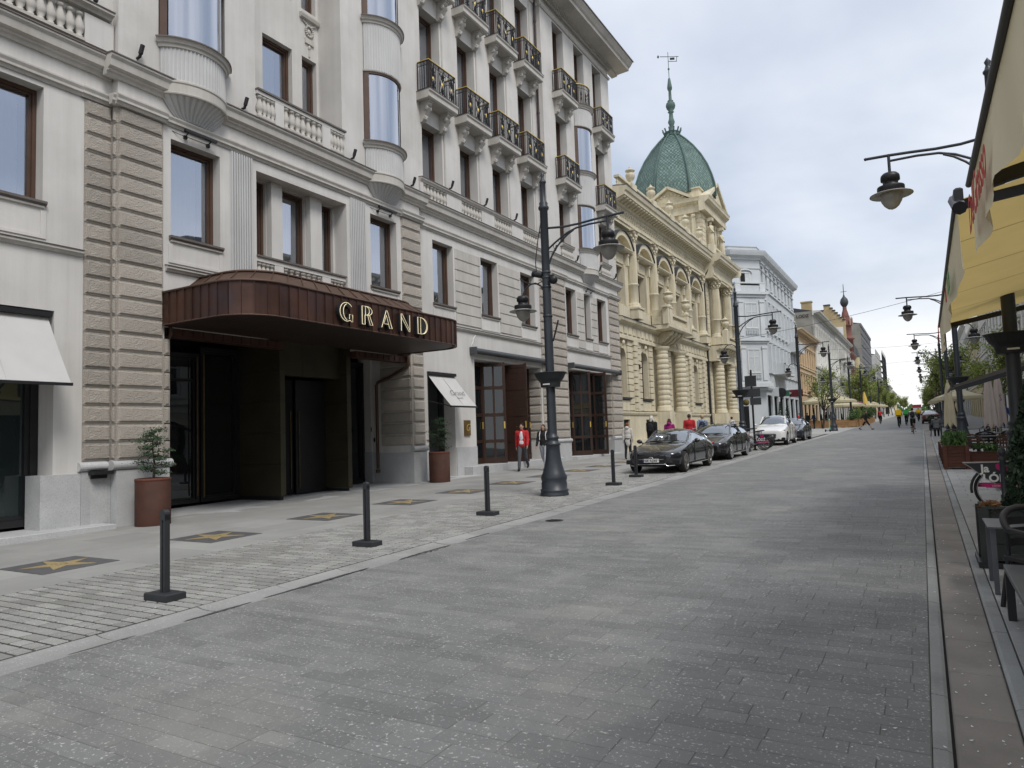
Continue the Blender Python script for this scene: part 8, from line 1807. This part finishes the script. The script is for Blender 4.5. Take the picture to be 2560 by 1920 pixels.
def plantthing(name, label, x, y, z, n, hx, hy, hz_, size, m, seed, kind='ball', up=.3, cat='plant', group=None, asp=2.2, stem=True):
    o = empty(name, (x, y, gz(y) + z), 0, label, cat, group); leaves(o, n, (0, 0, hz_, hx, hy, hz_), size, m, seed, 'foliage', kind, up, asp)
    if stem: b = MB(); b.tube([(0, 0, -.05), (.01, 0, hz_ * 1.3)], [.02, .008], 5); b.build('stem', M_BARK, o)
    return o
G3 = 'red-brown planters at the right terrace edge'
planter('tall red-brown planter with spiky green plants, corner of the terrace', .47, .97, 22.95, 23.45, .62, M_RWOOD, 6, group=G3); plantthing('spiky_plant', 'bright green spiky plants in the corner planter', .72, 23.2, .56, 900, .26, .26, .20, .22, M_LEAF, 1, 'box', 1.2, asp=7)
planter('long low red-brown planter right of the corner one', 1.03, 1.98, 23.05, 23.5, .44, M_RWOOD, 4, group=G3); plantthing('leafy_plant', 'loose green plants in the long low planter', 1.45, 23.28, .40, 320, .36, .16, .14, .14, M_LEAF, 2, 'ball', .8, asp=3)
planter('red-brown planter at the right, behind the conifer', 2.05, 3.0, 23.1, 23.55, .46, M_RWOOD, 4, group=G3)
for k in range(4): planter(['first', 'second', 'third', 'fourth'][k] + ' red-brown planter back along the kerb from the corner', .46, .90, 23.75 + 1.55 * k, 25.15 + 1.55 * k, .48, M_RWOOD, 4, group=G3)
for k in range(3): plantthing('spiky_plant', ['first', 'second', 'third'][k] + ' clump of green plants back along the kerb planters', .68, 24.4 + 1.55 * k, .44, 420, .2, .55, .16, .2, M_LEAF, 20 + k, 'box', 1.1, asp=6)
planter('dark green planter with low shrub far along the right kerb', .42, .95, 62.0, 63.6, .5, M_GWOOD, 3); plantthing('leafy_shrub', 'low shrub in the far dark green planter', .68, 62.8, .45, 500, .4, .8, .35, .18, M_LEAFD, 5)
o = planter('dark grey wooden planter on a metal tray, nearest on the right', .50, 1.12, 9.10, 9.62, .60, M_GWOOD, 3); b = MB(); b.box(-.40, .50, -.36, .34, .0, .022); b.box(-.40, .50, -.36, -.345, .022, .06); b.box(-.40, -.385, -.344, .34, .022, .06); b.build('tray', M_BLACK, o)
plantthing('conifer', 'tall dark green conifer growing in the dark grey planter', .99, 9.36, .55, 5200, .34, .30, .68, .07, M_LEAFD, 6, 'cone', .5, 'conifer', asp=2.5)
plantthing('dry_plant', 'withered brown plant at the corner of the dark grey planter', .60, 9.22, .55, 260, .13, .12, .07, .11, M_DRY, 7, 'ball', .2, asp=4)
# round-headed bollard by the bike
o = empty('bollard', (1.06, 13.9, gz(13.9)), 0, 'black round-headed bollard before the city bike', 'bollard'); b = MB(); b.lathe([(.06, 0), (.06, .03), (.046, .05), (.043, .80), (.055, .82), (.055, .85), (.03, .87), (.035, .885), (.058, .92), (.062, .95), (.045, 1.0), (.002, 1.015)], seg=18); b.build('post', M_LAMP, o)
# ---- tables and chairs
M_TAB = mat('grey_table', (.085, .09, .10), .45, .12, 4, spec=.5); M_RATT = mat('dark_plastic', (.022, .022, .024), .5, .12, 6)
o = empty('slatted_table', (.86, 8.12, gz(8.1)), .0, 'grey slatted metal table behind the near chair', 'table')
b = MB(); b.box(-.42, .5, -.34, .34, .585, .60); b.build('tabletop', M_TAB, o)
for k in range(9): b = MB(); b.box(-.12 + .045 * k, -.10 + .045 * k, -.22, .22, .601, .603); b.build('slot', M_BLACK, o)
for x in (-.38, .46):
    for y in (-.3, .3): b = MB(); b.box(x - .02, x + .02, y - .02, y + .02, 0, .584); b.build('leg', M_TAB, o)
o = empty('low_table', (.90, 5.96, gz(6)), 0, 'low dark table cut by the right edge of the picture', 'table'); b = MB(); b.bevbox(-.42, .5, -1.02, 1.02, .40, .44, .006); b.build('tabletop', M_TAB, o)
for x in (-.39, .46):
    for y in (-.97, .97): b = MB(); b.box(x - .028, x + .028, y - .028, y + .028, 0, .398); b.build('leg', M_BLACK, o)
def armchair(label, x, y, rot, m, group=None, s=1):
    o = empty('armchair', (x, y, gz(y)), rot, label, 'chair', group)
    b = MB(); b.bevbox(-.24 * s, .24 * s, -.24 * s, .24 * s, .40, .44, .012); b.build('seat', m, o)
    b = MB(); n = 14; A = [(.28 * s * math.cos(PI * i / n), .10 * s + .20 * s * math.sin(PI * i / n)) for i in range(n + 1)]
    b.tube([(A[0][0], -.22 * s, .64)] + [(p, q, .66 + .16 * math.sin(PI * i / n)) for i, (p, q) in enumerate(A)] + [(A[-1][0], -.22 * s, .64)], .028, 8); b.build('arm_rail', m, o)
    for k in range(3):
        z = .50 + .09 * k; b = MB(); vs = [(p * .96, q * .98, z + dz) for p, q in A[2:-2] for dz in (0, .065)]; b.add(vs, [(2 * i, 2 * i + 1, 2 * i + 3, 2 * i + 2) for i in range(len(vs) // 2 - 1)], True); b.build('back_slat', m, o)
    for a in (-1, 1):
        b = MB(); b.tube([(a * .27 * s, -.21 * s, .64), (a * .25 * s, -.22 * s, .42), (a * .27 * s, -.26 * s, 0)], .02, 6); b.build('leg', m, o); b = MB(); b.tube([(a * .22 * s, .2 * s, .74), (a * .22 * s, .2 * s, .42), (a * .25 * s, .27 * s, 0)], .02, 6); b.build('leg', m, o)
    return o
armchair('black plastic armchair at the slatted table, nearest on the right', .84, 7.28, .6, M_RATT)
M_BRN = mat('brown_rattan', (.17, .10, .075), .75, .15, 6, .3, 60)
G4 = 'chairs on the right terrace'
for k, (x, y, r, m, lab) in enumerate(((1.25, 26.2, .1, M_BRN, 'brown rattan chair just behind the corner planter'), (2.2, 26.3, -.2, M_BRN, 'brown rattan chair behind the long low planter'), (1.8, 29, 3.0, M_RATT, 'dark chair past the rattan chairs'), (2.6, 29.5, 2.8, M_RATT, 'dark chair to the right past the rattan chairs'), (1.0, 33, .2, M_RATT, 'dark chair near the second right lamp post'), (.62, 49.6, .0, M_RATT, 'dark chair of the hooded person'), (1.5, 44, .3, M_RATT, 'dark chair beyond the second right lamp post'), (2.6, 40, -.4, M_RATT, 'dark chair beside the closed parasols'), (3.2, 33, .6, M_RATT, 'dark chair under the roll awning'), (1.25, 8.9 + 1.1, 2.6, M_RATT, 'dark chair hidden behind the conifer'))): armchair(lab, x, y, r, m, G4, 1.05)
def table(label, x, y, w, d, h=.74, group=None):
    o = empty('terrace_table', (x, y, gz(y)), 0, label, 'table', group); b = MB(); b.bevbox(-w / 2, w / 2, -d / 2, d / 2, h - .03, h, .005); b.build('tabletop', M_TAB, o)
    for a in (-1, 1):
        for c in (-1, 1): b = MB(); b.box(a * (w / 2 - .04) - .02, a * (w / 2 - .04) + .02, c * (d / 2 - .04) - .02, c * (d / 2 - .04) + .02, 0, h - .031); b.build('leg', M_BLACK, o)
for k, (x, y, lab) in enumerate(((1.5, 27.3, 'glossy grey table between the rattan chairs'), (2.1, 30.4, 'table past the rattan chairs'), (1.3, 46, 'table before the hooded person'), (1.9, 36.5, 'table by the second right lamp post'), (3.3, 38, 'table beside the closed parasols'))): table(lab, x, y, 1.0, .75, group='tables on the right terrace')
# closed parasols on cross feet
def parasol_closed(label, x, y, h, mc, mp, txt=None):
    o = empty('closed_parasol', (x, y, gz(y)), .4, label, 'parasol', 'closed parasols on the right terrace')
    b = MB(); b.tube([(0, 0, 0), (0, 0, h + .15)], .045, 8); b.build('pole', mp, o)
    for k in range(4): a = PI / 2 * k + .3; b = MB(); b.bar((0, 0, .5), (.75 * math.cos(a), .75 * math.sin(a), .03), .07); b.build('foot', mp, o)
    b = MB(); n = 24; rings = []
    for t in [i / 8 for i in range(9)]:
        r = .05 + .20 * t ** .6; rings.append([(r * (1 + .22 * math.cos(a * 6)) * math.cos(a), r * (1 + .22 * math.cos(a * 6)) * math.sin(a), h - (h - .95) * t - (.12 * (1 + math.cos(a * 6)) if t == 1 else 0)) for a in [2 * PI * i / n for i in range(n)]])
    vs = [p for q in rings for p in q]; b.add(vs, [(k * n + (i + 1) % n, k * n + i, (k + 1) * n + i, (k + 1) * n + (i + 1) % n) for k in range(8) for i in range(n)], True); c = b.build('canopy', mc, o)
    if txt: text(txt, .34, M_INK, c, Matrix.Rotation(PI / 2, 4, 'Y') @ Matrix.Identity(4), .002, 'lettering').matrix_local = Matrix.Translation((-.05, -.36, 1.9)) @ Matrix.Rotation(PI / 2, 4, 'X') 
M_BEIGE = mat('beige_cloth', (.50, .42, .37), .9, .06, 2, .1, 40); M_CRMC = mat('cream_cloth', (.62, .55, .38), .9, .06, 2, trans=.2); M_POLW = mat('pale_wood', (.42, .36, .24), .7, .12, 3)
parasol_closed('closed beige parasol on a pale wooden pole, nearest of the closed parasols', 2.5, 36.5, 3.1, M_BEIGE, M_POLW)
parasol_closed('closed beige parasol with dark print beside the nearest one', 2.95, 38.0, 3.1, M_BEIGE, M_POLW, 'ŻYWIEC')
parasol_closed('closed cream parasol beside the second right lamp post', 1.15, 41, 2.9, M_CRMC, M_POLW)
# people on the right terrace
G5 = 'guests on the right terrace'
person('seated person in a grey hooded top, back to the camera', (.66, 49.5), PI, 1.76, (1.5, 1.5), (1.5, 1.5), ((.5, .8), (.5, .8)), GRYH, bottom=BLK, hair=HB, hood=True, sit=True, zoff=-.44, vox=.02, group=G5)
person('seated person in black beside the hooded one', (1.35, 48.2), PI - .3, 1.7, (1.5, 1.5), (1.5, 1.5), ((.6, 1.0), (.6, 1.0)), BLK, bottom=BLK, hair=HB, sit=True, zoff=-.44, vox=.02, group=G5)
person('standing guest in beige with a white cap', (4.2, 64), PI - .4, 1.74, (.1, -.1), (0, .1), ((.1, .2), (.1, .2)), CREAMC, bottom=BLK, hair=HW, vox=.024, group=G5)
person('standing guest in a blue top', (5.2, 63), PI - .2, 1.74, (.1, -.1), (0, .1), ((.1, .6), (.1, .6)), cloth('blue', (.03, .06, .22)), bottom=NAVY, hair=HB, vox=.024, group=G5)
person('guest in a grey jacket behind the nearest closed parasol', (4.4, 38), .2, 1.74, (.1, -.1), (0, .1), ((.2, .6), (.2, .6)), DEN, bottom=BLK, hair=HR, hairlen=.1, vox=.024, group=G5)
# ------------------------------------------------------------------ trees and the left terrace
def treemeshes(seed, h, spread, nleaf, lsize):
    r = random.Random(seed); b = MB(); tips = []
    def grow(p, d, ln, rad, depth):
        n = 4; pts = [p]; q = p.copy(); dd = d.copy()
        for i in range(n): dd = (dd + Vector((r.gauss(0, .12), r.gauss(0, .12), r.gauss(.05, .08)))).normalized(); q = q + dd * ln / n; pts.append(q.copy())
        b.tube(pts, [rad * (1 - .5 * i / n) for i in range(n + 1)], 5 if depth else 7)
        if depth >= 3: tips.extend(pts[1:]); return
        if depth >= 2: tips.extend(pts[2:])
        k = r.randint(3, 4) if depth else 6
        for i in range(k):
            t = pts[r.randint(1 if depth else 2, n)]; a = r.random() * 2 * PI; up = r.uniform(.25, .9)
            nd = (dd * .55 + Vector((math.cos(a) * spread, math.sin(a) * spread, up))).normalized(); grow(t, nd, ln * r.uniform(.5, .72), rad * .5, depth + 1)
    grow(Vector((0, 0, 0)), Vector((0, 0, 1)), h * .48, .11, 0)
    L_ = MB()
    for i in range(nleaf):
        c = r.choice(tips) + Vector((r.gauss(0, .22), r.gauss(0, .22), r.gauss(0, .20))); d = Vector((r.gauss(0, 1), r.gauss(0, 1), r.gauss(0, .8))).normalized(); s = lsize * r.uniform(.6, 1.3); w = d.cross(Vector((r.gauss(0, 1), r.gauss(0, 1), r.gauss(0, 1)))).normalized() * s * .4
        L_.poly([c - d * s * .5, c + w * .6, c + d * s * .5, c - w * .6])
    return b.mesh('trunk', M_BARK), L_.mesh('crown', M_LEAFL)
TV = [treemeshes(1, 6.6, .80, 3000, .16), treemeshes(2, 6.4, .8, 5200, .19), treemeshes(3, 6.8, .85, 5200, .19)]
def tree(label, x, y, k, s=1.0, rot=0, group=None):
    o = empty('street_tree', (x, y, gz(y)), rot, label, 'tree', group); t, c = TV[k]; put('trunk', t, o, (0, 0, 0), 0, (s, s, s)); stuff(put('crown', c, o, (0, 0, 0), 0, (s, s, s)))
tree('slender tree with sparse new leaves behind the cream parasol', -9.3, 82.5, 0, 1.15)
GL, GRT = 'spring trees along the left terraces', 'spring trees along the right terraces'
NL = ['first', 'second', 'third', 'fourth', 'fifth', 'sixth', 'seventh', 'eighth', 'ninth', 'tenth', 'eleventh', 'twelfth', 'thirteenth', 'fourteenth']
for i, (x, y, k, s) in enumerate(((-8.9, 118, 1, 1.3), (-8.6, 132, 2, 1.3), (-9.2, 146, 1, 1.35), (-8.3, 162, 2, 1.3), (-8.6, 178, 1, 1.3), (-8.2, 196, 2, 1.1), (-8.0, 216, 1, 1.1), (-7.8, 240, 2, 1.1), (-7.6, 268, 1, 1.1), (-7.6, 300, 2, 1.1), (-7.4, 340, 1, 1.1), (-7.4, 390, 2, 1.1), (-7.4, 440, 1, 1.1))): tree(NL[i] + ' leafy tree of the left row, counted from the parasol', x, y, k, s, i * 1.3, GL)
for i, (x, y, k, s) in enumerate(((3.9, 58, 1, 1.05), (3.2, 72, 2, 1.15), (3.3, 86, 1, 1.2), (2.4, 100, 2, 1.2), (2.3, 116, 1, 1.0), (2.2, 134, 2, 1.0), (2.2, 154, 1, 1.0), (2.1, 178, 2, 1.0), (2.1, 206, 1, 1.0), (2.0, 240, 2, 1.0), (2.0, 280, 1, 1.0), (2.0, 330, 2, 1.0), (2.0, 400, 1, 1.0))): tree(NL[i] + ' leafy tree of the right row, counted from the camera', x, y, k, s, i * 1.7, GRT)
# left terrace: planters, hedges, parasol
G6 = 'wooden planters round the left terrace'
for k, (x0, x1) in enumerate(((-10.9, -9.75), (-9.55, -8.5), (-8.3, -7.0))): planter(['left', 'middle', 'right'][k] + ' natural wood planter at the front of the left terrace', x0, x1, 84.6, 85.2, .82, M_NWOOD, 3, group=G6)
planter('darker natural wood planter at the road corner of the left terrace', -6.9, -6.2, 84.6, 86.6, .72, M_NWOOD, 3, group=G6)
for k in range(6): planter(NL[k] + ' wooden planter along the road side of the left terrace', -6.7, -6.1, 87.5 + 5 * k, 91 + 5 * k, .75, M_NWOOD, 3, group=G6)
rt_ = random.Random(9)
GH = 'shrubs of the left terrace'
for k, (x, m) in enumerate(((-10.4, M_LEAFD), (-9.65, M_LEAFD), (-8.4, M_LEAFD), (-7.6, M_LEAFD))): plantthing('clipped_shrub', ['first', 'second', 'third', 'fourth'][k] + ' dark upright shrub behind the front planters', x, 84.9, .0 if k % 2 else .75, 700, .22, .22, .75, .12, m, 40 + k, 'cone', .4, 'shrub', GH)
for k in range(9): plantthing('terrace_shrub', NL[k] + ' loose flowering shrub along the road side of the left terrace', -6.5 + rt_.uniform(-.4, .3), 85.6 + 3.9 * k, .6, 800, .75, 1.3, .75, .17, [M_LEAF, M_LEAFL, M_LEAFD][k % 3], 60 + k, 'ball', .4, 'shrub', GH)
def parasol(label, x, y, w, z0, z1, m, group=None, pole=M_BLACK):
    o = empty('open_parasol', (x, y, gz(y)), .1, label, 'parasol', group); b = MB(); n = 8; vs = []
    for k in range(n): a = PI / 4 * k; rr_ = w * (1.0 if k % 2 else .88); vs.append((rr_ * math.cos(a), rr_ * math.sin(a), z0))
    for k in range(n):
        b = MB(); p, q = Vector(vs[k]), Vector(vs[(k + 1) % n]); t = Vector((0, 0, z1)); R_ = 5; pts = []
        for i in range(R_ + 1):
            s = i / R_; a, c = p.lerp(t, s), q.lerp(t, s); md_ = (a + c) / 2; sag = -.10 * math.sin(PI * s); pts += [a + Vector((0, 0, sag * .4)), md_ + Vector((0, 0, sag)), c + Vector((0, 0, sag * .4))]
        b.add(pts, [(3 * i + j, 3 * i + j + 1, 3 * i + 4 + j, 3 * i + 3 + j) for i in range(R_) for j in range(2)], True)
        b.add([p, q, q - Vector((0, 0, .22)), p - Vector((0, 0, .22))], [(0, 1, 2, 3)]); b.build('canopy_panel', m, o)
        b = MB(); b.bar(p + Vector((0, 0, -.02)), t + Vector((0, 0, -.06)), .03); b.build('rib', M_BLACK, o)
    b = MB(); b.tube([(0, 0, 0), (0, 0, z1 + .15)], .05, 8); b.build('pole', pole, o)
M_PARA = mat('parasol_cream', (.66, .60, .42), .88, .05, 1.5, trans=.35)
parasol('large cream parasol over the left terrace, nearest', -9.3, 88.5, 3.4, 2.95, 4.3, M_PARA)
GP = 'parasols of the left terraces'
for k, (x, y, m) in enumerate(((-8.5, 97, M_PARA), (-8.6, 106, M_PARA), (-8.2, 122, M_PARA), (-8.2, 136, M_PARA), (-8.0, 152, M_PARA))): parasol(NL[k + 1] + ' cream parasol of the left terraces, beyond the nearest', x, y, 2.8, 2.5, 3.4, m, GP)
parasol('pinkish parasol among the left terrace shrubs', -7.6, 101, 1.6, 2.6, 3.2, mat('parasol_pink', (.40, .14, .17), .88, .1, 2, trans=.2), GP)
GP2 = 'parasols of the right terraces'
for k, (x, y) in enumerate(((2.6, 66), (2.5, 78), (2.4, 95), (2.4, 115))): parasol(NL[k] + ' pale parasol of the far right terraces', x, y, 2.0, 2.5, 3.2, M_PARA, GP2)
o = empty('closed_parasol', (-7.0, 112, gz(112)), 0, 'closed yellow parasol above the left terrace shrubs', 'parasol'); b = MB(); b.lathe([(.05, 4.4), (.3, 3.6), (.5, 2.6), (.55, 2.3), (.1, 2.3)], seg=10); b.build('canopy', mat('parasol_yellow', (.6, .42, .10), .9, .06), o); b = MB(); b.tube([(0, 0, 0), (0, 0, 4.6)], .05, 6); b.build('pole', M_BLACK, o)
# guests at the left terrace
GG = 'guests at the left terrace'
for k, (x, y, c) in enumerate(((-10.8, 82.6, BLK), (-10.2, 82.9, NAVY), (-9.4, 87, BLK), (-8.9, 87.3, DEN), (-11.3, 80.5, RED))): person(['standing guest in black at the left end of the planters', 'standing guest in navy beside the one in black', 'guest in black under the cream parasol', 'guest in pale denim under the cream parasol', 'guest in red left of the planters'][k], (x, y), PI + k, 1.72, (.1, -.1), (0, .1), ((.1, .4), (.2, .6)), c, bottom=BLK, hair=HB, vox=.028, group=GG)
for k, (x, y) in enumerate(((-12.6, 77), (-12.4, 80))): plantthing('dark_conifer', ['first', 'second'][k] + ' dark conical shrub before the blue-grey house', x, y, 0, 1100, .45, .45, 1.5, .14, M_LEAFD, 80 + k, 'cone', .4, 'shrub')
# street ends: a low far rise of trees, and vans
b = MB(); rr_ = random.Random(12)
for i in range(5000):
    x = rr_.uniform(-30, 30); y = rr_.uniform(560, 640); p = Vector((x, y, gz(y) + rr_.random() ** 1.5 * (3.0 + 2.5 * math.sin(x * .7)))); s = rr_.uniform(.5, 1.1); d = Vector((rr_.gauss(0, 1), rr_.gauss(0, .3), rr_.gauss(0, 1))).normalized() * s; w = Vector((-d.z, 0, d.x)); b.poly([p - d * .5, p + w * .5, p + d * .5, p - w * .5])
stuff(tag(b.build('distant_trees', M_LEAF), 'far green trees closing the end of the street', 'trees'))
o = empty('delivery_van', (-1.2, 215, gz(215)), 0, 'red and white van far down the middle of the street', 'van'); b = MB(); b.bevbox(-1.0, 1.0, -2.4, 2.4, .3, 1.9, .05); b.build('body', M_WHITE, o); b = MB(); b.bevbox(-1.02, 1.02, -2.45, 2.3, 1.9, 2.7, .08); b.build('box', mat('van_red', (.30, .05, .06), .5, .05), o)
for x in (-.85, .85):
    for y in (-1.5, 1.5): put('wheel', TYM, o, (x, y, .33)) if False else None
b = MB(); b.quad((-.8, -2.42, 1.2), (.8, -2.42, 1.2), (.7, -2.42, 1.85), (-.7, -2.42, 1.85)); b.build('windscreen', M_CGLASS, o)
wv = MB(); wv.lathe([(.2, -.1), (.33, -.1), (.33, .1), (.2, .1)], seg=16); wv.xf(Matrix.Rotation(PI / 2, 4, 'Y')); wv = wv.mesh('wheel', M_TYRE)
for x in (-.88, .88):
    for y in (-1.5, 1.5): put('wheel', wv, o, (x, y, .33))

bpy.data.scenes.remove(TMP)
